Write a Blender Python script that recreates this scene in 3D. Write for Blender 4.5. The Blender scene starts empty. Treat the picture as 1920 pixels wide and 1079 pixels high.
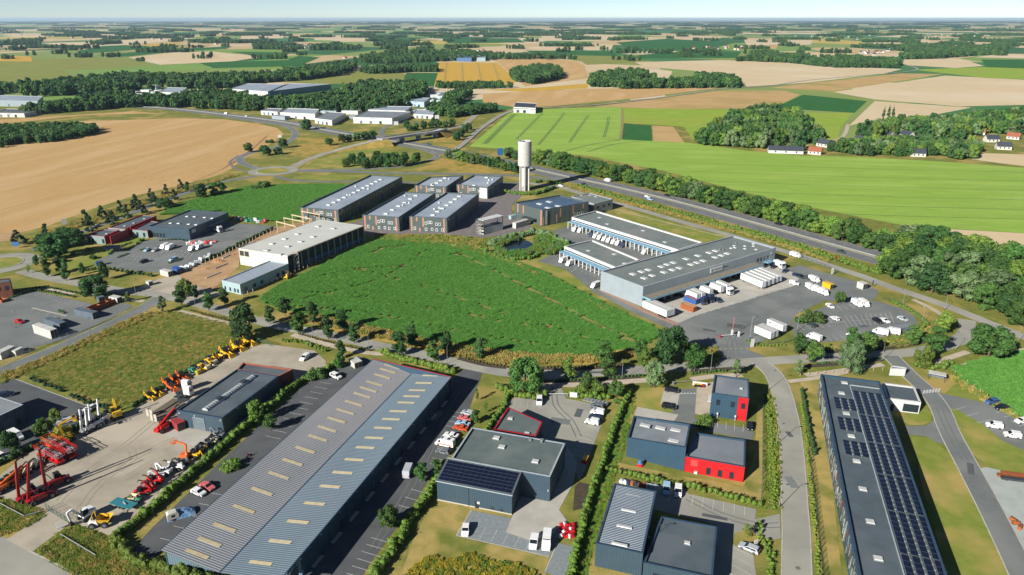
import bpy, bmesh, math, random
import numpy as np
from mathutils import Vector, Matrix
from mathutils.geometry import tessellate_polygon
random.seed(7)
RNG = np.random.default_rng(11)
PI = math.pi
rad = math.radians
SC = bpy.context.scene
COL = SC.collection
# ------------------------------------------------------------------ camera
CAM_H, FOC, CX, CY, HOR = 115.0,1340.0,960.0,539.5,35.0
PITCH = math.atan((CY - HOR) / FOC)
cam_d = bpy.data.cameras.new('camera')
cam_d.sensor_width = 36.0
cam_d.lens = FOC / 1920 * 36
cam_d.clip_start = 1.0
cam_d.clip_end = 90000
cam = bpy.data.objects.new('camera', cam_d)
COL.objects.link(cam)
cam.location = (0,0, CAM_H)
cam.rotation_euler = (PI / 2 - PITCH, 0,0)
SC.camera = cam
# ------------------------------------------------------------------ light
SUN_AZ, SUN_EL = rad(224), rad(27)        # compass-like angle from +Y clockwise, elevation
world = bpy.data.worlds.new('World'); SC.world = world; world.use_nodes = True
_n = world.node_tree.nodes; _bg = _n['Background']
_sky = _n.new('ShaderNodeTexSky'); _sky.sky_type = 'NISHITA'; _sky.sun_disc = False
_sky.sun_elevation = SUN_EL; _sky.sun_rotation = SUN_AZ
_sky.altitude = 100; _sky.air_density = 0.5; _sky.dust_density = 0.0; _sky.ozone_density = 1.0
world.node_tree.links.new(_sky.outputs[0], _bg.inputs[0])
_bg.inputs[1].default_value = 0.05
sun_d = bpy.data.lights.new('sun', 'SUN'); sun_d.energy = 5.0; sun_d.angle = rad(0.53); sun_d.color = (1.0,0.96,0.89)
sun = bpy.data.objects.new('sun', sun_d); COL.objects.link(sun)
_dirv = Vector((math.sin(SUN_AZ) * math.cos(SUN_EL), math.cos(SUN_AZ) * math.cos(SUN_EL), math.sin(SUN_EL)))
sun.rotation_euler = _dirv.to_track_quat('Z', 'Y').to_euler()
SC.view_settings.view_transform = 'Standard'; SC.view_settings.look = 'None'
SC.view_settings.exposure = 1.0; SC.view_settings.gamma = 1.0; SC.view_settings.use_curve_mapping = False
SC.render.engine = 'CYCLES'
SC.cycles.use_denoising = True
SC.cycles.max_bounces = 6; SC.cycles.diffuse_bounces = 3; SC.cycles.glossy_bounces = 2
SC.cycles.transmission_bounces = 3; SC.cycles.volume_bounces = 0; SC.cycles.transparent_max_bounces = 6
SC.cycles.caustics_reflective = False; SC.cycles.caustics_refractive = False

# ------------------------------------------------------------------ survey: photo pixel -> point on a level
_c, _s = math.cos(PITCH), math.sin(PITCH)
def P(x, y, z=0.0):
    a, b, c = x - CX, FOC, CY - y
    dy, dz = b * _c + c * _s, -b * _s + c * _c
    t = (z - CAM_H) / dz
    return Vector((a * t, dy * t, z))
def V2(p): return Vector((p[0], p[1]))
# ------------------------------------------------------------------ materials
MATS = {}
def lin(c):
    return tuple(((v / 255) / 12.92 if v / 255 <= .04045 else ((v / 255 + .055) / 1.055) ** 2.4) for v in c)
def M(name, col, col2=None, scale=1.0, detail=4.0, rough=0.8, metal=0.0, bump=0.0, bscale=None, var=0.0,
      coord='pos', ribs=None, spec=None, lo=.35, hi=.65, rvar=0.0, col3=None, scale3=.02, stretch=None):
    """procedural material: two-tone noise, optional large-scale third tone, ribs=(axis, pitch, depth), bump grain"""
    if name in MATS: return MATS[name]
    m = bpy.data.materials.new(name); m.use_nodes = True
    nt = m.node_tree; n = nt.nodes; L = nt.links.new
    b = n['Principled BSDF']; b.inputs['Roughness'].default_value = rough; b.inputs['Metallic'].default_value = metal
    if spec is not None: b.inputs['Specular IOR Level'].default_value = spec
    if coord == 'pos':
        src = n.new('ShaderNodeNewGeometry').outputs['Position']
    else:
        src = n.new('ShaderNodeTexCoord').outputs['Object']
    if stretch:
        mp = n.new('ShaderNodeMapping'); mp.vector_type = 'TEXTURE'; mp.inputs['Rotation'].default_value = (0,0, stretch[0]); mp.inputs['Scale'].default_value = (1,1 / stretch[1], 1)
        L(src, mp.inputs[0]); src = mp.outputs[0]
    if col2 is None: col2 = tuple(c * .8 for c in col)
    nz = n.new('ShaderNodeTexNoise'); nz.inputs['Scale'].default_value = scale; nz.inputs['Detail'].default_value = detail
    nz.inputs['Roughness'].default_value = .62
    L(src, nz.inputs['Vector'])
    mr = n.new('ShaderNodeMapRange'); mr.inputs[1].default_value = lo; mr.inputs[2].default_value = hi
    L(nz.outputs[0], mr.inputs[0])
    mx = n.new('ShaderNodeMix'); mx.data_type = 'RGBA'
    mx.inputs[6].default_value = (*col, 1); mx.inputs[7].default_value = (*col2,1)
    L(mr.outputs[0], mx.inputs[0]); out = mx.outputs[2]
    if col3:
        n3 = n.new('ShaderNodeTexNoise'); n3.inputs['Scale'].default_value = scale3; n3.inputs['Detail'].default_value = 3
        L(src, n3.inputs['Vector'])
        m3 = n.new('ShaderNodeMapRange'); m3.inputs[1].default_value = .48; m3.inputs[2].default_value = .66
        L(n3.outputs[0], m3.inputs[0])
        x3 = n.new('ShaderNodeMix'); x3.data_type = 'RGBA'; x3.inputs[7].default_value = (*col3,1)
        L(m3.outputs[0], x3.inputs[0]); L(out, x3.inputs[6]); out = x3.outputs[2]
    if rvar:
        oi = n.new('ShaderNodeObjectInfo')
        hs = n.new('ShaderNodeHueSaturation')
        a = n.new('ShaderNodeMapRange'); a.inputs[3].default_value = 1 - rvar; a.inputs[4].default_value = 1 + rvar
        L(oi.outputs['Random'], a.inputs[0]); L(a.outputs[0], hs.inputs['Value'])
        w = n.new('ShaderNodeMath'); w.operation = 'MULTIPLY'; w.inputs[1].default_value = 17.3; L(oi.outputs['Random'], w.inputs[0])
        fr = n.new('ShaderNodeMath'); fr.operation = 'FRACT'; L(w.outputs[0], fr.inputs[0])
        h = n.new('ShaderNodeMapRange'); h.inputs[3].default_value = .5 - rvar * .07; h.inputs[4].default_value = .5 + rvar * .05
        L(fr.outputs[0], h.inputs[0]); L(h.outputs[0], hs.inputs['Hue'])
        L(out, hs.inputs['Color']); out = hs.outputs[0]
    L(out, b.inputs['Base Color'])
    hgt = None
    if bump:
        nb = n.new('ShaderNodeTexNoise'); nb.inputs['Scale'].default_value = bscale or scale * 3; nb.inputs['Detail'].default_value = 3
        L(src, nb.inputs['Vector']); hgt = nb.outputs[0]
        bp = n.new('ShaderNodeBump'); bp.inputs['Strength'].default_value = 1; bp.inputs['Distance'].default_value = bump
        L(hgt, bp.inputs['Height']); L(bp.outputs[0], b.inputs['Normal'])
    if ribs:
        ax, pitch, dep = ribs
        tc = n.new('ShaderNodeTexCoord'); sx = n.new('ShaderNodeSeparateXYZ'); L(tc.outputs['Object'], sx.inputs[0])
        k = n.new('ShaderNodeMath'); k.operation = 'MULTIPLY'; k.inputs[1].default_value = 2 * PI / pitch; L(sx.outputs[ax], k.inputs[0])
        sn = n.new('ShaderNodeMath'); sn.operation = 'SINE'; L(k.outputs[0], sn.inputs[0])
        b2 = n.new('ShaderNodeBump'); b2.inputs['Distance'].default_value = dep; L(sn.outputs[0], b2.inputs['Height'])
        if bump: L(bp.outputs[0], b2.inputs['Normal'])
        L(b2.outputs[0], b.inputs['Normal'])
    MATS[name] = m
    return m
def foliage(name, c1, c2, rv=.3):
    m = M(name, c1, c2, scale=.9, rough=.65, rvar=rv, lo=.3, hi=.7, spec=.25)
    nt = m.node_tree; n = nt.nodes; b = n['Principled BSDF']
    tr = n.new('ShaderNodeBsdfTranslucent'); mx = n.new('ShaderNodeMixShader'); mx.inputs[0].default_value = .32
    src = b.inputs['Base Color'].links[0].from_socket
    nt.links.new(src, tr.inputs[0])
    nt.links.new(b.outputs[0], mx.inputs[1]); nt.links.new(tr.outputs[0], mx.inputs[2])
    nt.links.new(mx.outputs[0], n['Material Output'].inputs[0])
    return m
def glassy(name, col, rough=.08):
    return M(name, col, tuple(c * .7 for c in col), scale=.3, rough=rough, spec=.6)
# ------------------------------------------------------------------ object helpers
def tag(o, label=None, cat=None, group=None, kind=None):
    if label: o['label'] = label
    if cat: o['category'] = cat
    if group: o['group'] = group
    if kind: o['kind'] = kind
    return o
def thing(name, label, cat, loc=(0,0,0), rz=0.0, group=None):
    o = bpy.data.objects.new(name, None); COL.objects.link(o)
    o.location = loc; o.rotation_euler = (0,0, rz); o.empty_display_size = .5
    return tag(o, label, cat, group)
def link(name, me, parent=None, mat=None):
    o = bpy.data.objects.new(name, me); COL.objects.link(o)
    if mat is not None and not me.materials: me.materials.append(mat)
    if parent: o.parent = parent
    return o
def np_mesh(name, v, f, mat=None):
    """v (N,3), f (M,k) arrays -> mesh"""
    me = bpy.data.meshes.new(name)
    v = np.asarray(v, np.float32); f = np.asarray(f, np.int32)
    me.vertices.add(len(v)); me.vertices.foreach_set('co', v.ravel())
    me.loops.add(f.size); me.loops.foreach_set('vertex_index', f.ravel())
    me.polygons.add(len(f)); k = f.shape[1]
    me.polygons.foreach_set('loop_start', np.arange(0, f.size, k, dtype=np.int32))
    me.polygons.foreach_set('loop_total', np.full(len(f), k, np.int32))
    me.update(calc_edges=True)
    if mat: me.materials.append(mat)
    return me
class MB:
    def __init__(s): s.v = []; s.f = []; s.m = []; s.mi = 0
    def add(s, vs, fs):
        o = len(s.v); s.v += [tuple(q) for q in vs]
        for q in fs: s.f.append(tuple(i + o for i in q)); s.m.append(s.mi)
        return s
    def box(s, c, d, rz=0.0, tilt=None):
        hx, hy, hz = d[0] / 2, d[1] / 2, d[2] / 2
        vs = [Vector((x, y, z)) for z in (-hz, hz) for y in (-hy, hy) for x in (-hx, hx)]
        R = Matrix.Rotation(rz, 3, 'Z')
        if tilt: R = R @ Matrix.Rotation(tilt[0], 3, tilt[1])
        vs = [R @ q + Vector(c) for q in vs]
        return s.add(vs, [(0,2,3,1),(4,5,7,6),(0,1,5,4),(2,6,7,3),(0,4,6,2),(1,3,7,5)])
    def b2(s, x0, x1, y0, y1, z0, z1):
        return s.box(((x0 + x1) / 2,(y0 + y1) / 2,(z0 + z1) / 2),(x1 - x0, y1 - y0, z1 - z0))
    def tube(s, p, q, r, n=8, r2=None, caps=True):
        p, q = Vector(p), Vector(q); r2 = r if r2 is None else r2
        w = (q - p).normalized(); u = w.orthogonal().normalized(); t = w.cross(u)
        vs = []
        for c, rr in ((p, r),(q, r2)):
            for i in range(n):
                a = 2 * PI * i / n; vs.append(c + (u * math.cos(a) + t * math.sin(a)) * rr)
        fs = [(i, (i + 1) % n, n + (i + 1) % n, n + i) for i in range(n)]
        if caps: fs += [tuple(range(n))[::-1], tuple(range(n, 2 * n))]
        return s.add(vs, fs)
    def bar(s, p, q, w, h=None):
        p, q = Vector(p), Vector(q); h = h or w
        d = (q - p).normalized(); up = Vector((0,0,1)) if abs(d.z) < .95 else Vector((1,0,0))
        u = d.cross(up).normalized() * w / 2; t = u.normalized().cross(d) * h / 2
        vs = [c + a * u + b * t for c in (p, q) for a, b in ((-1,-1),(1,-1),(1,1),(-1,1))]
        return s.add(vs, [(0,1,2,3)[::-1], (4,5,6,7),(0,1,5,4),(1,2,6,5),(2,3,7,6),(3,0,4,7)])
    def prism(s, poly, z0, z1, bottom=False):
        n = len(poly); poly = [V2(q) for q in poly]
        if sum(poly[i].cross(poly[(i + 1) % n]) for i in range(n)) < 0: poly = poly[::-1]
        vs = [(q.x, q.y, z0) for q in poly] + [(q.x, q.y, z1) for q in poly]
        fs = [(i, (i + 1) % n, n + (i + 1) % n, n + i) for i in range(n)]
        tri = tessellate_polygon([[Vector((q.x, q.y, 0)) for q in poly]])
        for t in tri:
            a, b, c = (poly[i] for i in t)
            if (b - a).cross(c - a) < 0: t = t[::-1]
            fs.append(tuple(n + i for i in t))
            if bottom: fs.append(tuple(t[::-1]))
        return s.add(vs, fs)
    def extr(s, prof, y0, y1, ax='y'):
        """profile in (x,z) extruded along y"""
        n = len(prof)
        vs = [(a, y0, b) for a, b in prof] + [(a, y1, b) for a, b in prof]
        fs = [(i, (i + 1) % n, n + (i + 1) % n, n + i) for i in range(n)] + [tuple(range(n))[::-1], tuple(range(n, 2 * n))]
        if ax == 'x': vs = [(b_, a_, c_) for a_, b_, c_ in vs]
        return s.add(vs, fs)
    def sphere(s, c, r, n=8, m=5, sq=1.0):
        vs = [(c[0], c[1], c[2] - r * sq)]
        for j in range(1, m):
            t = PI * j / m - PI / 2
            for i in range(n):
                a = 2 * PI * i / n
                vs.append((c[0] + r * math.cos(t) * math.cos(a), c[1] + r * math.cos(t) * math.sin(a), c[2] + r * math.sin(t) * sq))
        vs.append((c[0], c[1], c[2] + r * sq)); top = len(vs) - 1
        fs = [(0,1 + (i + 1) % n, 1 + i) for i in range(n)]
        for j in range(m - 2):
            o = 1 + j * n
            fs += [(o + i, o + (i + 1) % n, o + n + (i + 1) % n, o + n + i) for i in range(n)]
        o = 1 + (m - 2) * n
        fs += [(o + i, o + (i + 1) % n, top) for i in range(n)]
        return s.add(vs, fs)
    def mesh(s, name, mats):
        me = bpy.data.meshes.new(name); me.from_pydata(s.v, [], s.f)
        for q in (mats if isinstance(mats, (list, tuple)) else [mats]): me.materials.append(q)
        if any(s.m): me.polygons.foreach_set('material_index', s.m)
        return me
    def build(s, name, mats, parent=None, smooth=False):
        me = s.mesh(name, mats)
        bm = bmesh.new(); bm.from_mesh(me); bmesh.ops.recalc_face_normals(bm, faces=bm.faces); bm.to_mesh(me); bm.free()
        if smooth: me.polygons.foreach_set('use_smooth', [True] * len(me.polygons))
        return link(name, me, parent)
def copy_tree(o, parent=None):
    c = o.copy(); COL.objects.link(c)
    if parent: c.parent = parent
    for ch in KIDS.get(o.name, ()): copy_tree(ch, c)
    return c
KIDS = {}
def note_kids(root):
    """remember the children of a prototype (walks once)"""
    for o in list(bpy.data.objects):
        if o.parent is not None: KIDS.setdefault(o.parent.name, [])
    KIDS[root.name] = list(root.children)
    for c in root.children:
        KIDS[c.name] = list(c.children)
class Proto:
    """one built thing plus its parts; use() gives the built one first, copies afterwards"""
    def __init__(s, root):
        s.root = root; s.n = 0; s.kids = [(c, list(c.children)) for c in root.children]
    def use(s, loc, rz, label, cat, group=None, scale=1.0, recol=None):
        if s.n == 0: r = s.root; kids = None
        else:
            r = s.root.copy(); COL.objects.link(r)
            for c, g in s.kids:
                d = c.copy(); COL.objects.link(d); d.parent = r
                for e in g:
                    e2 = e.copy(); COL.objects.link(e2); e2.parent = d
        s.n += 1
        r.location = loc; r.rotation_euler = (0,0, rz)
        r.scale = (scale,) * 3 if not isinstance(scale, (tuple, list)) else scale
        for k in ('label', 'category', 'group'):
            if k in r: del r[k]
        return tag(r, label, cat, group)
def smooth_line(pts, step=6.0, closed=False):
    """Catmull-Rom through world points"""
    pts = [V2(p) for p in pts]; out = []
    n = len(pts)
    for i in range(n if closed else n - 1):
        p1, p2 = pts[i], pts[(i + 1) % n]
        p0 = pts[i - 1] if (i > 0 or closed) else p1 * 2 - p2
        p3 = pts[(i + 2) % n] if (i + 2 < n or closed) else p2 * 2 - p1
        k = max(2, int((p2 - p1).length / step))
        for j in range(k):
            t = j / k
            out.append(.5 * ((2 * p1) + (p2 - p0) * t + (2 * p0 - 5 * p1 + 4 * p2 - p3) * t * t + (3 * p1 - p0 - 3 * p2 + p3) * t ** 3))
    if not closed: out.append(pts[-1])
    return out
def normals(L):
    r = []
    for i in range(len(L)):
        d = (L[min(i + 1, len(L) - 1)] - L[max(i - 1,0)]).normalized()
        r.append(Vector((-d.y, d.x)))
    return r
def ribbon(name, L, w, z, mat, parent=None, off=0.0, kind='structure', label=None, thick=0.0):
    """strip of width w along polyline L (world 2D), z number or list"""
    N = normals(L); v = []; f = []
    for i, (p, q) in enumerate(zip(L, N)):
        zz = z[i] if isinstance(z, (list, tuple)) else z
        a = p + q * (off + w / 2); b = p + q * (off - w / 2)
        v += [(a.x, a.y, zz),(b.x, b.y, zz)]
    k = len(L)
    f = [(2 * i, 2 * i + 1,2 * i + 3,2 * i + 2) for i in range(k - 1)]
    if thick:
        o = len(v); v += [(a, b, c - thick) for a, b, c in v]
        f += [(2 * i, 2 * i + 2, o + 2 * i + 2, o + 2 * i) for i in range(k - 1)] + [(2 * i + 1, o + 2 * i + 1, o + 2 * i + 3,2 * i + 3) for i in range(k - 1)]
        f += [(0, o, o + 1,1),(2 * k - 2,2 * k - 1, o + 2 * k - 1, o + 2 * k - 2)]
    me = bpy.data.meshes.new(name); me.from_pydata(v, [], f); me.materials.append(mat)
    o = link(name, me, parent)
    if not parent: tag(o, label, None, None, kind)
    return o
def sheet(name, pts, z, mat, parent=None, kind='structure', px=True, h=0.0, label=None):
    """flat polygon from photo pixels (or world points), optional real thickness h (sides)"""
    W = [V2(P(*p[:2], z)) for p in pts] if px else [V2(p) for p in pts]
    if h: o = MB().prism(W, z - h, z).mesh(name, mat)
    else:
        tri = tessellate_polygon([[Vector((q.x, q.y, 0)) for q in W]]); fs = []
        for t in tri:
            a, b, c = (W[i] for i in t)
            fs.append(t if (b - a).cross(c - a) > 0 else t[::-1])
        o = bpy.data.meshes.new(name); o.from_pydata([(q.x, q.y, z) for q in W], [], fs); o.materials.append(mat)
    ob = link(name, o, parent)
    if not parent: tag(ob, label, None, None, kind)
    return ob
def curved(pts, step=5.0):
    """closed smooth outline through photo pixels -> world points"""
    return smooth_line([P(*p) for p in pts], step, closed=True)
def inside(px_, py_, poly):
    """vectorised point in polygon"""
    c = np.zeros(len(px_), bool); n = len(poly)
    for i in range(n):
        x1, y1 = poly[i][:2]; x2, y2 = poly[i - 1][:2]
        k = ((y1 > py_) != (y2 > py_)) & (px_ < (x2 - x1) * (py_ - y1) / ((y2 - y1) or 1e-9) + x1)
        c ^= k
    return c
def fill(poly, gap, jit=.5, rng=RNG):
    """jittered grid of points inside a world polygon"""
    a = np.array([[p[0], p[1]] for p in poly]); lo, hi = a.min(0), a.max(0)
    xs = np.arange(lo[0], hi[0], gap); ys = np.arange(lo[1], hi[1], gap)
    X, Y = np.meshgrid(xs, ys); X = X.ravel() + rng.uniform(-jit, jit, X.size) * gap; Y = Y.ravel() + rng.uniform(-jit, jit, Y.size) * gap
    k = inside(X, Y, poly); return np.stack([X[k], Y[k]], 1)
# ------------------------------------------------------------------ scatter (stuff only)
_sg = {}
def scatter_group(coll):
    if coll.name in _sg: return _sg[coll.name]
    g = bpy.data.node_groups.new('scatter_' + coll.name, 'GeometryNodeTree')
    g.interface.new_socket('Geometry', in_out='INPUT', socket_type='NodeSocketGeometry')
    g.interface.new_socket('Geometry', in_out='OUTPUT', socket_type='NodeSocketGeometry')
    n = g.nodes; L = g.links.new
    i = n.new('NodeGroupInput'); o = n.new('NodeGroupOutput')
    ip = n.new('GeometryNodeInstanceOnPoints'); ci = n.new('GeometryNodeCollectionInfo')
    ci.inputs['Collection'].default_value = coll; ci.inputs['Separate Children'].default_value = True; ci.inputs['Reset Children'].default_value = True
    def attr(nm, ty):
        a = n.new('GeometryNodeInputNamedAttribute'); a.data_type = ty; a.inputs['Name'].default_value = nm; return a.outputs[0]
    cb = n.new('ShaderNodeCombineXYZ'); L(attr('rz', 'FLOAT'), cb.inputs[2])
    L(i.outputs[0], ip.inputs['Points']); L(ci.outputs[0], ip.inputs['Instance'])
    ip.inputs['Pick Instance'].default_value = True
    L(attr('idx', 'INT'), ip.inputs['Instance Index']); L(cb.outputs[0], ip.inputs['Rotation']); L(attr('scl', 'FLOAT_VECTOR'), ip.inputs['Scale'])
    L(ip.outputs[0], o.inputs[0])
    _sg[coll.name] = g; return g
PROTO_COLL = {}
def proto_coll(name, objs):
    c = bpy.data.collections.new(name)
    for o in objs: c.objects.link(o)
    PROTO_COLL[name] = (c, len(objs)); return c
def scatter(name, pts, coll, smin, smax, label=None, cat=None, parent=None, rz=None, zs=(.9,1.1), z=0.0, kind='stuff', group=None, rng=RNG):
    c, k = PROTO_COLL[coll]; n = len(pts)
    if n == 0: return None
    pts = np.asarray(pts, float)
    if pts.shape[1] == 2: pts = np.concatenate([pts, np.full((n, 1), z)], 1)
    me = bpy.data.meshes.new(name); me.vertices.add(n); me.vertices.foreach_set('co', pts.astype(np.float32).ravel())
    s = rng.uniform(smin, smax, n)
    sv = np.stack([s, s, s * rng.uniform(zs[0], zs[1], n)], 1)
    a = me.attributes.new('scl', 'FLOAT_VECTOR', 'POINT'); a.data.foreach_set('vector', sv.astype(np.float32).ravel())
    r = rng.uniform(0,2 * PI, n) if rz is None else rz + rng.choice([0, PI], n)
    a = me.attributes.new('rz', 'FLOAT', 'POINT'); a.data.foreach_set('value', r.astype(np.float32))
    a = me.attributes.new('idx', 'INT', 'POINT'); a.data.foreach_set('value', rng.integers(0, k, n).astype(np.int32))
    o = link(name, me, parent); md = o.modifiers.new('scatter', 'NODES'); md.node_group = scatter_group(c)
    o['kind'] = kind
    if not parent: tag(o, label, cat, group)
    return o
# ================================================================== surface materials
def A(r, g, b, k=.6): return tuple(v * k for v in lin((r, g, b)))
def _hd(a, b): d = P(*b) - P(*a); return math.atan2(d.y, d.x)
ASPH = M('asphalt_dark', A(134,139,136), A(120,124,122), scale=.12, detail=8, rough=.95, spec=.2, bump=.01, bscale=9, col3=A(142,145,141), scale3=.05)
ASPH2 = M('asphalt_worn', A(174,172,160), A(160,158,148), scale=.1, detail=8, rough=.95, spec=.2, bump=.01, bscale=9, col3=A(182,179,166), scale3=.06)
ASPHM = M('asphalt_motorway', A(128,131,131), A(116,119,120), scale=.06, detail=8, rough=.95, spec=.2, col3=A(130,131,133), scale3=.03)
ASPHD = M('asphalt_fresh', A(106,109,110), A(92,95,97), scale=.15, detail=8, rough=.95, spec=.2, bump=.01, bscale=10)
CONC = M('concrete_yard', A(198,188,166), A(166,156,138), scale=.09, detail=9, rough=.95, bump=.012, bscale=6, col3=A(204,192,170), scale3=.035)
CONCL = M('concrete_light', A(205,200,188), A(186,180,168), scale=.15, detail=8, rough=.95, bump=.006, bscale=6)
PAVE = M('paving_grey', A(150,160,162), A(132,140,142), scale=1.2, detail=6, rough=.9, bump=.01, bscale=8)
PAVEB = M('paving_brown', A(140,131,128), A(122,114,112), scale=.3, detail=7, rough=.9)
SAND = M('bare_soil', A(206,170,124), A(178,138,94), scale=.12, detail=9, rough=1, bump=.08, bscale=.8)
PATH = M('sandy_path', A(212,198,176), A(192,176,152), scale=.3, detail=7, rough=1)
GRASS = M('verge_grass', A(146,146,72), A(116,126,56), scale=.22, detail=9, rough=1, bump=.12, bscale=1.3, col3=A(186,164,96), scale3=.045, spec=.1)
LAWN = M('lawn', A(152,158,74), A(130,146,62), scale=.3, detail=8, rough=1, bump=.06, bscale=2.5, col3=A(190,168,100), scale3=.06, spec=.1)
LUSH = M('lush_grass', A(116,148,58), A(92,128,46), scale=.4, detail=8, rough=1, bump=.1, bscale=2, spec=.1)
DRY = M('dry_grass', A(206,170,96), A(164,146,70), scale=.2, detail=9, rough=1, bump=.12, bscale=1.2, col3=A(134,138,62), scale3=.06, spec=.1)
DARKB = M('mulch_bed', A(88,74,56), A(62,56,40), scale=.8, detail=8, rough=1, bump=.15, bscale=2)
KERB = M('kerb_stone', A(205,200,190), A(184,178,168), scale=.6, rough=.9)
WHITE_LINE = M('road_paint', A(226,226,222), A(196,196,192), scale=1.5, detail=6, rough=.7)
YELLOW_LINE = M('road_paint_yellow', A(214,200,120), A(190,178,110), scale=2, rough=.7)
WHEAT = M('wheat_crop', A(222,184,126), A(210,170,112), scale=.09, detail=9, rough=1, bump=.25, bscale=.9, col3=A(226,190,138), scale3=.006, spec=.05, stretch=(_hd((120,425),(330,352)),7))
WHEATP = M('wheat_pale', A(234,212,172), A(226,202,160), scale=.04, detail=8, rough=1, bump=.2, bscale=.6, col3=A(238,218,184), scale3=.004, spec=.05)
WHEATB = M('wheat_brown', A(216,182,128), A(202,168,112), scale=.04, detail=8, rough=1, bump=.2, bscale=.6, col3=A(184,164,100), scale3=.01, spec=.05)
GOLD = M('ripe_gold_crop', A(226,184,84), A(212,172,74), scale=.05, detail=8, rough=1, bump=.2, bscale=.6, spec=.05)
GREEN = M('bright_green_crop', A(166,198,90), A(152,186,78), scale=.06, detail=9, rough=1, bump=.35, bscale=.5, col3=A(174,202,98), scale3=.012, spec=.05, stretch=(_hd((1440,330),(1920,345)),4))
GREEN2 = M('pasture_green', A(164,190,76), A(150,178,66), scale=.05, detail=8, rough=1, bump=.3, bscale=.4, col3=A(168,180,80), scale3=.01, spec=.05)
DGREEN = M('dark_green_crop', A(68,124,66), A(56,110,56), scale=.08, detail=8, rough=1, bump=.4, bscale=.6, spec=.05)
OLIVE = M('olive_pasture', A(160,162,88), A(142,150,76), scale=.02, detail=7, rough=1, bump=.2, bscale=.4, spec=.05)
MSOIL = M('maize_floor', A(84,134,60), A(66,114,50), scale=.4, detail=6, rough=1, spec=.05)
TRACK = M('wheel_track', A(148,140,70), A(168,138,84), scale=.05, rough=1)
TRACKG = M('wheel_track_green', A(92,132,50), A(80,118,44), scale=.2, rough=1)
# far farmland: irregular parcels, each with a crop of its own
def farmland():
    m = bpy.data.materials.new('farmland_parcels'); m.use_nodes = True
    nt = m.node_tree; n = nt.nodes; L = nt.links.new; b = n['Principled BSDF']; b.inputs['Roughness'].default_value = 1; b.inputs['Specular IOR Level'].default_value = .05
    g = n.new('ShaderNodeNewGeometry'); mp = n.new('ShaderNodeMapping'); mp.inputs['Scale'].default_value = (1 / 380,1 / 620,0); mp.inputs['Rotation'].default_value = (0,0,.35)
    L(g.outputs['Position'], mp.inputs[0])
    v = n.new('ShaderNodeTexVoronoi'); v.distance = 'MANHATTAN'; v.inputs['Scale'].default_value = 1; L(mp.outputs[0], v.inputs['Vector'])
    sp = n.new('ShaderNodeSeparateColor'); L(v.outputs['Color'], sp.inputs[0])
    cr = n.new('ShaderNodeValToRGB'); cr.color_ramp.interpolation = 'CONSTANT'
    cols = [(0, A(228,204,162)),(.14, A(86,138,84)),(.32, A(150,168,96)),(.46, A(218,192,144)),(.58, A(72,120,74)),(.72, A(140,172,88)),(.85, A(234,214,178)),(.96, A(214,190,104))]
    e = cr.color_ramp.elements
    e[0].position = 0; e[0].color = (*cols[0][1], 1); e[1].position = cols[1][0]; e[1].color = (*cols[1][1], 1)
    for p_, c_ in cols[2:]:
        q = e.new(p_); q.color = (*c_, 1)
    L(sp.outputs[0], cr.inputs[0])
    nz = n.new('ShaderNodeTexNoise'); nz.inputs['Scale'].default_value = .01; nz.inputs['Detail'].default_value = 6; L(g.outputs['Position'], nz.inputs['Vector'])
    mr = n.new('ShaderNodeMapRange'); mr.inputs[3].default_value = .8; mr.inputs[4].default_value = 1.15; L(nz.outputs[0], mr.inputs[0])
    hs = n.new('ShaderNodeHueSaturation'); L(mr.outputs[0], hs.inputs['Value']); L(cr.outputs[0], hs.inputs['Color'])
    L(hs.outputs[0], b.inputs['Base Color']); return m
FARM = farmland()
# ================================================================== ground
g = MB(); g.add([(-42000,-600,0),(42000,-600,0),(42000,48000,0),(-42000,48000,0)], [(0,1,2,3)])
ground = g.build('ground', FARM); tag(ground, 'open farmland reaching to the horizon', kind='structure')
sheet('grass_land', [(-900,1200),(2900,1200),(2700,330),(1920,250),(1500,262),(1280,180),(960,206),(700,200),(560,205),(250,196),(-200,205),(-700,300)], .012, GRASS)
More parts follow.
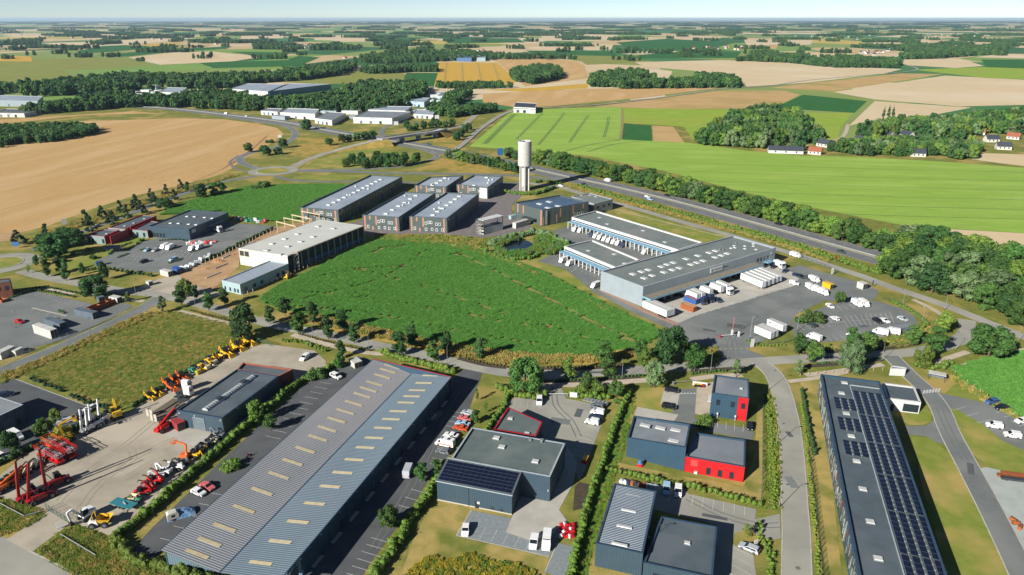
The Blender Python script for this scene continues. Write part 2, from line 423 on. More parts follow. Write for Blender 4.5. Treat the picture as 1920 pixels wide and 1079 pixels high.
# ---- fields: (name, material, outline)
FIELDS = [
 ('wheat_field', WHEAT, [(-60,246),(130,228),(250,225),(330,222),(420,224),(480,232),(520,240),(532,252),(500,275),(455,300),(432,318),(400,332),(330,350),(250,368),(170,393),(90,424),(40,436),(-60,446)]),
 ('wheat_field', WHEAT, [(-60,238),(60,227),(150,217),(240,214),(300,213),(250,209),(140,216),(-60,228)]),
 ('dirt_patch', SAND, [(-40,440),(30,436),(46,444),(20,452),(-40,456)]),
 ('crop_field', GREEN, [(880,275),(960,208),(1060,203),(1165,201),(1163,262),(1290,268),(1330,273),(1400,283),(1500,292),(1600,294),(1760,303),(1960,318),(1960,440),(1700,424),(1550,395),(1400,362),(1250,322),(1100,292),(1000,284)]),
 ('pasture', GREEN2, [(1168,203),(1290,205),(1380,206),(1360,240),(1300,262),(1282,238),(1168,230)]),
 ('vegetable_plot', DGREEN, [(1165,231),(1221,236),(1223,266),(1160,261)]),
 ('vegetable_plot', WHEATB, [(1223,236),(1262,238),(1285,270),(1225,267)]),
 ('pasture', GREEN2, [(1505,212),(1600,212),(1575,240),(1572,262),(1545,264)]),
 ('stubble_field', WHEATP, [(1690,422),(1780,430),(1960,440),(1960,490),(1800,462)]),
 ('stubble_field', WHEATP, [(1826,287),(1960,291),(1960,316),(1880,307),(1822,299)]),
 ('crop_field', DGREEN, [(1450,203),(1506,178),(1626,190),(1602,212)]),
 ('wheat_field', WHEATP, [(1592,236),(1640,190),(1730,196),(1822,202),(1750,216),(1650,223)]),
 ('wheat_field', WHEATB, [(1110,201),(1350,170),(1470,170),(1500,178),(1450,203),(1280,205)]),
 ('wheat_field', WHEAT, [(905,176),(980,172),(1100,167),(1280,163),(1350,165),(1200,184),(1040,199),(975,203),(905,192)]),
 ('crop_field', GOLD, [(900,169),(1000,165),(1102,157),(1102,166),(980,172)]),
 ('crop_field', GOLD, [(824,117),(932,118),(970,152),(960,159),(814,160)]),
 ('wheat_field', WHEAT, [(925,113),(1010,109),(1080,115),(1096,123),(1102,147),(985,162),(972,152),(935,118)]),
 ('crop_field', DGREEN, [(762,137),(821,137),(813,163),(752,161)]),
 ('wheat_field', WHEATB, [(465,154),(582,135),(566,146),(532,154)]),
 ('pasture', OLIVE, [(532,154),(592,138),(700,128),(762,139),(750,157),(600,158)]),
 ('wheat_field', WHEATP, [(1190,117),(1350,113),(1500,118),(1600,126),(1692,130),(1655,139),(1520,155),(1400,163),(1388,150),(1300,133),(1210,126)]),
 ('wheat_field', WHEATB, [(1445,165),(1530,155),(1690,138),(1772,139),(1560,172)]),
 ('wheat_field', WHEATP, [(1562,173),(1772,142),(1960,152),(1960,196),(1800,200),(1640,187)]),
 ('crop_field', DGREEN, [(1860,206),(1960,194),(1960,212),(1900,216)]),
 ('pasture', GREEN2, [(1712,131),(1840,126),(1960,130),(1960,150),(1850,147)]),
 ('crop_field', DGREEN, [(1840,112),(1960,112),(1960,130),(1850,126)]),
 ('wheat_field', WHEATP, [(1690,112),(1800,110),(1845,124),(1790,128),(1690,122)]),
 ('wheat_field', WHEATP, [(1825,108),(1880,101),(1960,102),(1960,111)]),
 ('crop_field', DGREEN, [(985,95),(1080,96),(1150,97),(1160,106),(1010,105)]),
 ('pasture', OLIVE, [(1070,104),(1180,106),(1200,110),(1190,118),(1100,122),(1085,113)]),
 ('crop_field', DGREEN, [(1200,103),(1290,96),(1390,98),(1380,109),(1190,110)]),
 ('wheat_field', WHEATP, [(985,90),(1060,82),(1150,84),(1145,95),(1010,94)]),
 ('crop_field', DGREEN, [(1155,80),(1250,73),(1380,80),(1330,92),(1190,94)]),
 ('wheat_field', WHEATP, [(1395,75),(1525,75),(1520,84),(1400,86)]),
 ('wheat_field', WHEAT, [(1385,86),(1460,86),(1455,92),(1380,91)]),
 ('wheat_field', WHEATP, [(1010,62),(1160,66),(1155,75),(1020,76)]),
 ('wheat_field', WHEATP, [(830,63),(980,64),(975,70),(840,69)]),
 ('wheat_field', WHEATP, [(1630,73),(1740,74),(1750,82),(1640,84)]),
 ('crop_field', DGREEN, [(830,72),(970,72),(985,80),(840,82)]),
 ('wheat_field', WHEATP, [(575,70),(640,66),(740,68),(735,78),(640,79)]),
 ('crop_field', DGREEN, [(690,70),(775,72),(770,80),(700,80)]),
 ('crop_field', GOLD, [(-40,103),(58,106),(62,116),(-40,115)]),
 ('pasture', OLIVE, [(-40,117),(160,108),(240,110),(290,122),(200,130),(-40,136)]),
 ('crop_field', DGREEN, [(146,96),(205,84),(290,87),(250,95),(150,101)]),
 ('wheat_field', WHEATP, [(75,81),(200,78),(330,69),(368,72),(250,84),(145,89)]),
 ('crop_field', GOLD, [(265,85),(330,80),(342,82),(290,89)]),
 ('wheat_field', WHEATB, [(215,97),(300,90),(392,83),(398,86),(300,95)]),
 ('crop_field', DGREEN, [(180,104),(330,92),(435,87),(425,92),(330,97),(240,106)]),
 ('wheat_field', WHEATP, [(240,108),(330,98),(400,97),(488,107),(440,115),(300,122)]),
 ('crop_field', DGREEN, [(432,97),(548,99),(520,111),(425,117),(490,108)]),
 ('wheat_field', WHEATP, [(150,65),(290,62),(370,66),(250,71),(160,71)]),
 ('wheat_field', WHEATP, [(455,62),(540,61),(530,72),(450,74)]),
 ('pasture', OLIVE, [(-40,140),(110,128),(140,142),(60,160),(-40,166)]),
 ('wheat_field', WHEATP, [(1100,60),(1180,59),(1175,63),(1095,64)]),
 ('crop_field', DGREEN, [(345,108),(400,117),(540,113),(560,105),(600,108),(560,124),(400,128)]),
]
for i, (nm, mt, pts) in enumerate(FIELDS):
    sheet(nm, pts, .05 + .05 * (i % 7) if pts[0][1] < 190 else .03 + .004 * (i % 5), mt)
# wheel tracks worn into the crops
def track(pts, w, mat, z=.09, name='wheel_track'):
    ribbon(name, smooth_line([P(*p) for p in pts], 8), w, z, mat)
for pts in ([(905,270),(932,243),(960,215)], [(910,270),(937,243),(966,214)], [(967,261),(990,238),(1015,213)], [(1008,272),(1035,240),(1057,212)],
            [(1066,268),(1085,240),(1102,216)], [(1131,258),(1137,236),(1140,219)], [(1060,283),(1110,271),(1160,263)], [(1100,285),(1150,271),(1200,266)]):
    a = [P(*q) for q in pts]
    track(pts, 1.0, TRACKG); track([(x + 3.2, y) for x, y in pts], 1.0, TRACKG)
for yy in (300,318,338,358,378,398):
    x0 = 1140 + (yy - 300) * 3.5
    track([(x0, yy),((x0 + 1920) / 2, yy + (1920 - x0) * .018),(1960, yy + (1960 - x0) * .03)], .9, TRACKG)
for pts in ([(120,425),(230,382),(330,352),(420,315),(470,282),(505,252)], [(-20,400),(90,372),(200,352),(300,322),(395,286)], [(0,300),(120,276),(240,258),(330,242),(420,232)], [(0,352),(140,322),(260,296),(360,272),(450,248)], [(115,429),(224,386),(324,356),(414,319),(464,286),(500,256)]):
    track(pts, 1.1, M('tramline', A(188,146,88), A(204,164,108), scale=.2, rough=1))
for pts in ([(832,158),(838,118)], [(868,159),(866,119)], [(903,158),(896,120)], [(937,157),(925,120)]):
    track(pts, 3, M('tramline_gold', A(196,164,78), rough=1),.42)
track([(1167,203),(1167,230),(1163,262)], 3.0, TRACK, .1); track([(1163,262),(1130,261)], 3, TRACK, .1)
track([(1542,264),(1572,262),(1585,250),(1590,234)], 4, PATH, .12)
# ================================================================== roads
ROADZ = [.060]
def road(name, pts, w, mat, kerb=False, edge=False, dash=None, closed=False, label=None, z=None, px=True):
    L = smooth_line([P(*p) for p in pts] if px else pts, 5.0, closed)
    if closed: L.append(L[0]); L.append(L[1])
    ROADZ[0] += .004; zz = z or ROADZ[0]
    r = ribbon(name, L, w, zz, mat, label=label)
    if kerb:
        for sd in (-1,1): ribbon('kerb', L, .3,.12, KERB, parent=r, off=sd * (w / 2 + .15), thick=.11)
    if edge:
        for sd in (-1,1): ribbon('edge_line', L, .22, zz + .03, WHITE_LINE, parent=r, off=sd * (w / 2 - .5))
    if dash:
        d0, d1, dw, off = dash; mb = MB(); acc = 0.0; N = normals(L)
        i = 0; seg = []; s = 0.0
        pos = [0]
        for a, b in zip(L, L[1:]): pos.append(pos[-1] + (b - a).length)
        def at(t):
            k = min(max(int(np.searchsorted(pos, t)) - 1,0), len(L) - 2); u = (t - pos[k]) / max(pos[k + 1] - pos[k], 1e-6)
            return L[k].lerp(L[k + 1], u) + N[k] * off
        t = 2.0
        while t + d0 < pos[-1]:
            a, b = at(t), at(t + d0); nn = (b - a).normalized(); nn = Vector((-nn.y, nn.x)) * dw / 2
            mb2 = MB(); mb2.add([(a.x + nn.x, a.y + nn.y, zz + .03),(a.x - nn.x, a.y - nn.y, zz + .03),(b.x - nn.x, b.y - nn.y, zz + .03),(b.x + nn.x, b.y + nn.y, zz + .03)], [(0,1,2,3)])
            me = mb2.mesh('lane_dash', WHITE_LINE); link('lane_dash', me, r)
            t += d0 + d1
    return r, L
MED = [(250,200),(333,205.5),(433,217),(533,230),(633,249),(700,259),(750,268),(800,277),(850,286),(900,296),(950,307),(996,317),(1077,335),(1165,354),(1280,382),(1440,426),(1550,457),(1652,485),(1780,520),(2000,582)]
MEDW = smooth_line([P(*p) for p in MED], 8)
_nm = normals(MEDW)
for sd, lab in ((1, 'far carriageway of the motorway'),(-1, 'near carriageway of the motorway')):
    Lc = [p + q * sd * 6.6 for p, q in zip(MEDW, _nm)]
    r, _ = road('motorway_carriageway', Lc, 10.2, ASPHM, edge=False, dash=(3.5,9,.22, sd * -.6), label=lab, px=False, z=.08 + .004 * sd)
    for o_ in (-4.3,3.0 if sd > 0 else 4.3):
        ribbon('edge_line', Lc, .24,.125, WHITE_LINE, parent=r, off=o_)
ribbon('median_strip', MEDW, 3.0,.07, M('median_gravel', A(192,184,150), A(166,160,112), scale=.4, rough=1), label='pale gravel strip between the carriageways')
b_ = ribbon('median_barrier', MEDW, .3,.85, M('galvanised', A(196,200,198), A(170,174,172), scale=1, rough=.5, metal=.3), kind='thing', thick=.45)
tag(b_, 'steel crash barrier between the two motorway carriageways', 'crash barrier')
road('avenue', [(40,508),(75,518),(150,532),(225,545),(285,552),(345,563),(400,578),(460,595),(525,612),(590,624),(650,636),(712,650),(775,662),(850,679),(910,692),(960,700),(1030,702),(1112,699),(1200,694),(1295,688),(1400,680),(1495,674),(1570,670),(1652,666),(1710,661),(1756,653),(1795,640),(1815,622),(1812,600)], 6.2, ASPH2, kerb=False, label='worn grey avenue running along the tree row')
road('street', [(1425,680),(1447,698),(1462,725),(1472,760),(1480,800),(1485,850),(1488,900),(1490,950),(1493,1000),(1494,1130)], 6.0, ASPH2, kerb=True, label='straight street beside the blue and red buildings')
road('service_road', [(985,343),(1015,347),(1050,351),(1082,361),(1130,375),(1175,387),(1280,417),(1370,442),(1455,467),(1515,485),(1565,502),(1615,518),(1665,537),(1740,562),(1790,580),(1848,604),(1920,632),(2000,665)], 6.0, ASPH2, label='service road beside the motorway')
road('lane', [(300,558),(262,582),(175,624),(100,657),(0,697),(-60,722)], 5.8, ASPH, kerb=True, label='lane beside the meadow')
road('access_road', [(1670,668),(1690,688),(1712,710),(1740,735),(1762,765),(1774,795),(1786,822),(1811,868),(1855,951),(1908,1058),(1950,1150)], 5.6, ASPH, kerb=True, label='access road curving past the solar building')
road('estate_road', [(478,331),(435,338),(395,347),(350,362),(300,380),(250,399),(200,418),(150,437),(105,456),(60,470)], 6.0, ASPH, label='road between the wheat field and the maize')
road('slip_road', [(480,316),(455,307),(450,297),(470,287),(515,277),(545,263),(554,249),(536,237),(493,230),(420,219)], 7.0, ASPH, label='winding slip road from the roundabout up to the motorway', edge=True)
road('cycle_path', [(473,322),(448,319),(435,311),(432,303),(448,292)], 2.6, PAVEB, label='brown cycle path beside the slip road')
road('link_road', [(560,321),(640,322),(725,325),(800,326),(880,327),(960,330),(1020,335),(1060,337)], 7.0, ASPH, label='link road behind the business park', edge=True)
road('back_road', [(515,331),(545,338),(600,341),(662,341),(760,343),(880,344),(985,344)], 5.0, ASPH, label='narrow road behind the grey halls')
road('loop_road', [(560,319),(640,319),(740,314),(798,304),(820,294),(808,286),(782,277)], 6.0, ASPH, label='loop ramp curling down to the motorway', edge=True)
road('slip_road', [(700,272),(722,261),(714,248),(727,237),(760,230),(800,232)], 6.0, ASPH, label='small curling ramp beyond the bridge')
road('country_road', [(840,292),(872,268),(900,243),(940,217),(973,207),(1040,202),(1123,197),(1207,188),(1280,178),(1360,167),(1440,162),(1527,150),(1680,137),(1720,130),(1690,120)], 6.0, ASPH2, label='country road between the crop fields', z=.6)
# overpass approach on both sides lies on embankments, the deck is its own thing
def deck_z(x):
    if x < 620: return .09
    if x < 720: return .09 + 6.4 * (x - 620) / 100
    if x < 815: return 6.5
    if x < 880: return 6.5 - 6.2 * (x - 815) / 65
    return .3
DK = [(545,316),(570,303),(600,291),(625,284),(650,277),(680,269),(723,259.5),(773,252),(815,246),(847,241),(868,236),(880,226),(895,214)]
DW = [P(x, y, deck_z(x)) for x, y in DK]
LZ = smooth_line([(a.x, a.y) for a in DW], 6)
_dx = [a.x for a in DW]
def zat(p):
    return float(np.interp(p.x, _dx, [a.z for a in DW]))
zl = [zat(p) for p in LZ]
emb = MB(); N_ = normals(LZ)
for i in range(len(LZ) - 1):
    for j in (i, i + 1): pass
vs, fs = [], []
for p, q, z_ in zip(LZ, N_, zl):
    e_ = 5.2; t_ = e_ + max(z_, 0) * 1.5
    vs += [(p.x + q.x * t_, p.y + q.y * t_, 0),(p.x + q.x * e_, p.y + q.y * e_, max(z_ - .15,.02)),(p.x - q.x * e_, p.y - q.y * e_, max(z_ - .15,.02)),(p.x - q.x * t_, p.y - q.y * t_, 0)]
bx0, bx1 = P(722,259,6.5).x, P(815,246,6.5).x
for i in range(len(LZ) - 1):
    if bx0 < LZ[i].x < bx1: continue
    fs += [(4 * i + k, 4 * i + k + 1,4 * i + k + 5,4 * i + k + 4) for k in range(3)]
me = bpy.data.meshes.new('embankment'); me.from_pydata(vs, [], fs); me.materials.append(DRY)
tag(link('embankment', me), 'grassy embankment carrying the overpass approaches', kind='structure')
ribbon('overpass_road', LZ, 7.0, [z_ + .02 for z_ in zl], ASPH2, label='pale road over the motorway bridge')
BR = [i for i, p in enumerate(LZ) if bx0 - 8 < p.x < bx1 + 8]
BL = [LZ[i] for i in BR]
bt = thing('road_bridge', 'white concrete road bridge crossing over the motorway', 'bridge', (BL[0].x, BL[0].y, 0))
def br_part(nm, off, w, z, th, mt):
    o = ribbon(nm, [p - BL[0] for p in BL], w, z, mt, parent=bt, off=off, thick=th); return o
CONCW = M('bridge_concrete', A(206,208,206), A(186,188,186), scale=.4, rough=.9)
br_part('deck', 0,10.6,6.36,1.1, CONCW)
for s_ in (-1,1):
    br_part('parapet', s_ * 5.0,.35,7.35,1.0, CONCW)
mid = BL[len(BL) // 2]
for t_ in (.3,.5,.72):
    q = BL[int(len(BL) * t_)] - BL[0]
    MB().box((q.x, q.y, 2.6),(1.1,9,5.4), rz=math.atan2(N_[BR[0]].y, N_[BR[0]].x) - PI / 2 + PI / 2 * 0).build('pier', CONCW, bt)
# roundabouts
def roundabout(cx, cy, rx, w, isl_mat, lab):
    c = P(cx, cy); r = P(cx + rx, cy).x - c.x
    ring = [c.xy + Vector((math.cos(a), math.sin(a))) * (r + w / 2) for a in np.linspace(0,2 * PI, 40)]
    ribbon('roundabout', ring, w, .115, ASPH2, label=lab)
    isl = [c.xy + Vector((math.cos(a), math.sin(a))) * r for a in np.linspace(0,2 * PI, 40)[:-1]]
    o = sheet('roundabout_island', isl, .25, isl_mat, px=False, h=.2, label='grass island inside the ' + lab)
    ring2 = [c.xy + Vector((math.cos(a), math.sin(a))) * (r + .25) for a in np.linspace(0,2 * PI, 40)]
    ribbon('kerb', ring2,.5,.27, KERB, parent=o, thick=.16)
roundabout(512,321,29,7.0, LAWN, 'roundabout beside the business park')
roundabout(-2,495,38,7.5, LAWN, 'roundabout at the left edge')
# ================================================================== foliage
F_MID = foliage('leaf_mid', A(96,132,62,.74), A(66,106,50,.74))
F_DARK = foliage('leaf_dark', A(80,118,62,.74), A(56,94,52,.74))
F_LIGHT = foliage('leaf_light', A(130,158,68,.74), A(98,132,54,.74))
F_SILV = foliage('leaf_silver', A(130,154,104,.74), A(98,128,82,.74))
F_HEDGE = foliage('leaf_hedge', A(130,156,62,.74), A(86,122,48,.74),.12)
F_YEL = foliage('leaf_yellowish', A(176,168,58,.74), A(128,138,50,.74),.2)
F_BROWN = foliage('leaf_brownish', A(120,108,68,.74), A(92,100,56,.74),.2)
F_MAIZE = foliage('leaf_maize', A(122,178,80,.74), A(88,150,60,.74),.08)
F_CON = foliage('needle_blue', A(70,98,64,.74), A(50,78,52,.74),.2)
BARK = M('bark', A(112,98,80), A(84,72,58), scale=3, rough=1, coord='obj')
def leaves(pos, nrm, size, rng, asp=1.0, jit=.55):
    n = len(pos); nr = nrm + rng.normal(0, jit, (n, 3)); nr /= np.linalg.norm(nr, axis=1)[:, None] + 1e-9
    up = rng.normal(0,1,(n, 3)); u = np.cross(nr, up); u /= np.linalg.norm(u, axis=1)[:, None] + 1e-9; w = np.cross(nr, u)
    s = (size * rng.uniform(.6,1.3, n))[:, None]
    a = pos + u * s * .5 * asp; b = pos + w * s * .5; c = pos - u * s * .5 * asp; d = pos - w * s * .5
    v = np.stack([a, b, c, d], 1).reshape(-1,3)
    f = np.arange(4 * n).reshape(n, 4)
    return v, f
def blob_leaves(cs, rs, n, size, rng, sq=1.0, core=True):
    cs = np.array(cs, float); rs = np.array(rs, float)
    k = rng.choice(len(cs), n, p=rs ** 2 / (rs ** 2).sum())
    d = rng.normal(0,1,(n, 3)); d[:, 2] = d[:, 2] * .9 + .15; d /= np.linalg.norm(d, axis=1)[:, None]
    rr = rs[k] * rng.uniform(.72,1.06, n)
    p = cs[k] + d * rr[:, None] * np.array([1,1, sq])
    v, f = leaves(p, d, size, rng)
    return v, f
def core_blobs(cs, rs, sq=1.0, fac=.72):
    v, f = [], []
    for c, r in zip(cs, rs):
        m = MB().sphere(c, r * fac, 6,4, sq); o = len(v); v += m.v
        for q in m.f:
            q = list(q) + [q[-1]] if len(q) == 3 else list(q)
            f.append([i + o for i in q])
    # triangles become their own list: keep as quads by splitting is avoided, return raw
    return v, [q for q in f]
def crown_mesh(name, cs, rs, n, size, rng, mat, sq=1.0, core=.7):
    v, f = blob_leaves(cs, rs, n, size, rng, sq)
    v = v.tolist(); f = f.tolist(); o = len(v)
    if core:
        for c, r in zip(cs, rs):
            m = MB().sphere(c, r * core, 7,5, sq); oo = len(v); v += [list(q) for q in m.v]; f += [[i + oo for i in q] for q in m.f]
    me = bpy.data.meshes.new(name); me.from_pydata(v, [], f); me.materials.append(mat); return me
def trunk_mesh(h, r, limbs, rng):
    m = MB(); m.tube((0,0,-.2),(0,0, h * .55), r, 7, r * .7); m.tube((0,0, h * .55),(rng.uniform(-.2,.2), rng.uniform(-.2,.2), h), r * .7,6, r * .25)
    for i in range(limbs):
        a = 2 * PI * i / limbs + rng.uniform(-.4,.4); z0 = h * rng.uniform(.4,.7)
        m.tube((0,0, z0),(math.cos(a) * h * .3, math.sin(a) * h * .3, z0 + h * rng.uniform(.15,.3)), r * .4,5, r * .12)
    return m.mesh('trunk', BARK)
def shape_blobs(kind, rng):
    cs, rs = [], []
    if kind == 'round':
        for i in range(32):
            a = rng.uniform(0,2 * PI); z = rng.uniform(1.1,7.7); w = math.sin(PI * min(1,(z + .7) / 9.6)) ** .7
            q = rng.uniform(.25,1) ** .5 * 3.0 * w; cs.append((math.cos(a) * q, math.sin(a) * q, z)); rs.append(rng.uniform(.75,1.5))
        return cs, rs, 8.8
    if kind == 'oval':
        for i in range(20):
            a = rng.uniform(0,2 * PI); z = rng.uniform(1.15,5.5); w = math.sin(PI * (z - .1) / 6.2) ** .8
            q = rng.uniform(.2,1) * 1.1 * w; cs.append((math.cos(a) * q, math.sin(a) * q, z)); rs.append(rng.uniform(.5,.85) * (.55 + .45 * w))
        return cs, rs, 6.0
    if kind == 'poplar':
        for i in range(26):
            a = rng.uniform(0,2 * PI); z = rng.uniform(1.5,18.5); w = (1 - abs(z - 8) / 14)
            q = rng.uniform(.2,1) * 1.5 * w; cs.append((math.cos(a) * q, math.sin(a) * q, z)); rs.append(rng.uniform(.8,1.5) * w + .2)
        return cs, rs, 19.0
    if kind == 'bush':
        for i in range(14):
            a = rng.uniform(0,2 * PI); q = rng.uniform(0,1) ** .5 * 1.5; z = rng.uniform(.3,1.9 - q * .5)
            cs.append((math.cos(a) * q, math.sin(a) * q, z)); rs.append(rng.uniform(.5,.9))
        return cs, rs, 2.6
    if kind == 'pine':
        for i in range(22):
            a = rng.uniform(0,2 * PI); z = rng.uniform(.9,5.6); w = (6.3 - z) / 5.4
            q = rng.uniform(.5,1) * 1.9 * w; cs.append((math.cos(a) * q, math.sin(a) * q, z)); rs.append(rng.uniform(.3,.55))
        return cs, rs, 6.2
TREES = {}
def tree_proto(key, kind, mat, n, size, seeds, core=.62, trunk=(.22,4)):
    TREES[key] = []
    for sd in seeds:
        rng = np.random.default_rng(sd); cs, rs, h = shape_blobs(kind, rng)
        cm = crown_mesh('crown', cs, rs, n, size, rng, mat, core=core); tm = trunk_mesh(h * .72, trunk[0], trunk[1], rng)
        TREES[key].append((cm, tm, h))
tree_proto('round', 'round', F_MID, 3200,.5,(1,2,3,4))
tree_proto('dark', 'round', F_DARK, 3000,.5,(5,6,7))
tree_proto('light', 'round', F_LIGHT, 2200,.5,(8,9))
tree_proto('silver', 'round', F_SILV, 2600,.45,(10,11))
tree_proto('brown', 'round', F_BROWN, 1800,.5,(12,))
tree_proto('oval', 'oval', F_MID, 1700,.3,(21,22,23,24), trunk=(.1,3))
tree_proto('ovald', 'oval', F_DARK, 1700,.3,(25,26,27), trunk=(.1,3))
tree_proto('ovall', 'oval', F_LIGHT, 1200,.3,(28,29), trunk=(.1,3))
tree_proto('sapling', 'oval', F_LIGHT, 420,.3,(31,32), core=.35, trunk=(.06,4))
tree_proto('poplar', 'poplar', F_DARK, 2600,.6,(41,42), trunk=(.3,2))
tree_proto('bush', 'bush', F_MID, 1100,.3,(51,52,53), trunk=(.08,4))
tree_proto('bushl', 'bush', F_LIGHT, 1000,.3,(54,55), trunk=(.08,4))
tree_proto('bushy', 'bush', F_YEL, 800,.3,(56,), trunk=(.06,4))
tree_proto('pine', 'pine', F_SILV, 1500,.34,(61,62), core=.45, trunk=(.12,4))
tree_proto('pined', 'pine', F_CON, 1500,.34,(63,64), core=.5, trunk=(.12,4))
N_TREE = [0]
def tree(key, x, y, h, label, group=None, wide=1.0, name='tree', cat='tree', world=False, rng=RNG):
    v = TREES[key]; cm, tm, h0 = v[int(rng.integers(len(v)))]; s = h / h0
    loc = (x, y, 0) if world else P(x, y)
    t = thing(name, label, cat, loc, float(rng.uniform(0,6.28)), group)
    t.scale = (s * wide, s * wide, s)
    link('trunk', tm, t); link('crown', cm, t); N_TREE[0] += 1
    return t
# prototypes for scattered masses (never linked to the scene themselves)
def far_proto(nm, mat, seed, kind='round', n=240, size=1.7):
    rng = np.random.default_rng(seed); cs, rs, h = shape_blobs(kind, rng)
    return bpy.data.objects.new(nm, crown_mesh(nm, cs, rs, n, size, rng, mat, core=.8))
proto_coll('wood', [far_proto('wood_tree', m_, s_) for s_, m_ in enumerate((F_MID, F_DARK, F_DARK, F_DARK, F_MID, F_DARK),70)])
proto_coll('grove', [far_proto('grove_tree', m_, s_, n=900, size=.8) for s_, m_ in enumerate((F_MID, F_DARK, F_LIGHT, F_DARK, F_SILV, F_MID),80)])
def blade_patch(nm, mat, seed, rows, n, w, h, blade, spread, bw=.09, lean=.5):
    rng = np.random.default_rng(seed); v, f = [], []
    for i in range(n):
        x = rng.uniform(-w / 2, w / 2)
        y = (int(rng.integers(rows)) + .5 - rows / 2) * (w / rows) + rng.normal(0, spread) if rows else rng.uniform(-w / 2, w / 2)
        a = rng.uniform(0,2 * PI); ln = rng.uniform(.5,1) * blade; z0 = rng.uniform(.1,.6) * h; z1 = z0 + rng.uniform(.3,.7) * h
        dx, dy = math.cos(a) * ln * lean, math.sin(a) * ln * lean; px_, py_ = -math.sin(a) * bw, math.cos(a) * bw
        o = len(v); v += [(x - px_, y - py_, z0),(x + px_, y + py_, z0),(x + dx + px_ * .8, y + dy + py_ * .8, z1),(x + dx - px_ * .8, y + dy - py_ * .8, z1)]
        f.append((o, o + 1, o + 2, o + 3))
        o = len(v); v += [(x + dx * 2, y + dy * 2, z1 - .15 * h)]; f.append((o - 1, o - 2, o))
    me = bpy.data.meshes.new(nm); me.from_pydata(v, [], f); me.materials.append(mat)
    return bpy.data.objects.new(nm, me)
proto_coll('maize', [blade_patch('maize_patch', F_MAIZE, 90 + i, 2,460,1.9,.8,.3,.2,.05) for i in range(5)])
F_STRAW = foliage('leaf_straw', A(206,184,108,.74), A(176,160,84,.74),.15)
F_TUFT = foliage('leaf_tuft', A(172,174,86,.74), A(146,156,72,.74),.12)
F_LUSH = foliage('leaf_lush', A(138,158,60,.74), A(112,138,50,.74),.15)
F_FLOW = foliage('leaf_flower', A(206,188,56,.74), A(148,148,56,.74),.15)
proto_coll('tuft', [blade_patch('grass_tuft', m_, 100 + i, 0,70,1.6,.75,.4,0,.07) for i, m_ in enumerate((F_TUFT, F_STRAW, F_TUFT, F_LUSH))])
proto_coll('mead', [blade_patch('meadow_tuft', m_, 105 + i, 0,90,1.6,.6,.35,0,.05) for i, m_ in enumerate((F_TUFT, F_LUSH, F_TUFT, F_LUSH, F_STRAW))])
proto_coll('straw', [blade_patch('straw_tuft', m_, 110 + i, 0,70,1.6,.9,.4,0,.07) for i, m_ in enumerate((F_STRAW, F_STRAW, F_TUFT))])
proto_coll('lush', [blade_patch('lush_tuft', m_, 115 + i, 0,80,1.4,.6,.35,0,.07) for i, m_ in enumerate((F_LUSH, F_LUSH, F_TUFT))])
proto_coll('weeds', [blade_patch('weed_clump', m_, 120 + i, 0,120,1.8,1.3,.5,0,.1) for i, m_ in enumerate((F_TUFT, F_LUSH, F_FLOW, F_STRAW, F_LUSH))])
proto_coll('goldweed', [blade_patch('gold_weed', m_, 126 + i, 0,120,1.8,1.3,.5,0,.1) for i, m_ in enumerate((F_FLOW, F_LUSH, F_FLOW))])
proto_coll('reed', [blade_patch('reed_clump', m_, 130 + i, 0,200,2.2,2.2,.5,0,.08,.25) for i, m_ in enumerate((F_LUSH, F_SILV, F_MAIZE))])
def hedge(label, pts, w, h, mat=None, per=26, size=.34, group=None, name='hedge', cat='hedge', rough=.25, seed=3, px=True, gaps=0.0):
    """one hedge: leafy volume along a line, origin at its first point"""
    rng = np.random.default_rng(seed + int(abs(pts[0][0]))); mat = mat or F_HEDGE
    L = smooth_line([P(*p) for p in pts] if px else pts, 1.2); o = L[0]
    N = normals(L); cs, rs = [], []
    for p, q in zip(L, N):
        if rng.random() < gaps: continue
        for k in range(2):
            j = rng.uniform(-.5,.5) * w * .5; r = min(w, h) * rng.uniform(.34,.52)
            cs.append((p.x - o.x + q.x * j, p.y - o.y + q.y * j, rng.uniform(.3,.8) * h * (1 + rng.normal(0, rough)) * .8)); rs.append(r)
        cs.append((p.x - o.x, p.y - o.y, h * .35)); rs.append(min(w * .5, h * .42))
    n = int(len(cs) * per)
    me = crown_mesh(name, cs, rs, n, size, rng, mat, core=.75)
    ob = link(name, me); ob.location = (o.x, o.y, 0)
    return tag(ob, label, cat, group)
# ------------------------------------------------------------------ maize field in the middle
MZ = [(720,447),(790,450),(880,462),(940,480),(1010,505),(1080,542),(1150,578),(1225,612),(1240,630),(1195,655),(1100,668),(1000,668),(900,655),(800,640),(720,622),(640,606),(560,588),(500,570),(487,560),(520,538),(600,500),(660,470)]
MZW = [P(*p) for p in MZ]
sheet('field_soil', MZ, .03, MSOIL, label='soil under the central maize field')
rowdir = (P(1190,640) - P(740,455)); RZ = math.atan2(rowdir.y, rowdir.x)
def rows(poly, rz, gap, step):
    R = np.array([[math.cos(rz),-math.sin(rz)], [math.sin(rz), math.cos(rz)]]); q = np.array([[p[0], p[1]] for p in poly]) @ R
    lo, hi = q.min(0), q.max(0); X, Y = np.meshgrid(np.arange(lo[0], hi[0], step), np.arange(lo[1], hi[1], gap)); g_ = np.stack([X.ravel() + RNG.uniform(-.3,.3, X.size) * step, Y.ravel() + RNG.normal(0,.07, X.size)], 1) @ R.T
    return g_[inside(g_[:, 0], g_[:, 1], poly)]
pts = rows(MZW, RZ, 1.9,1.3)
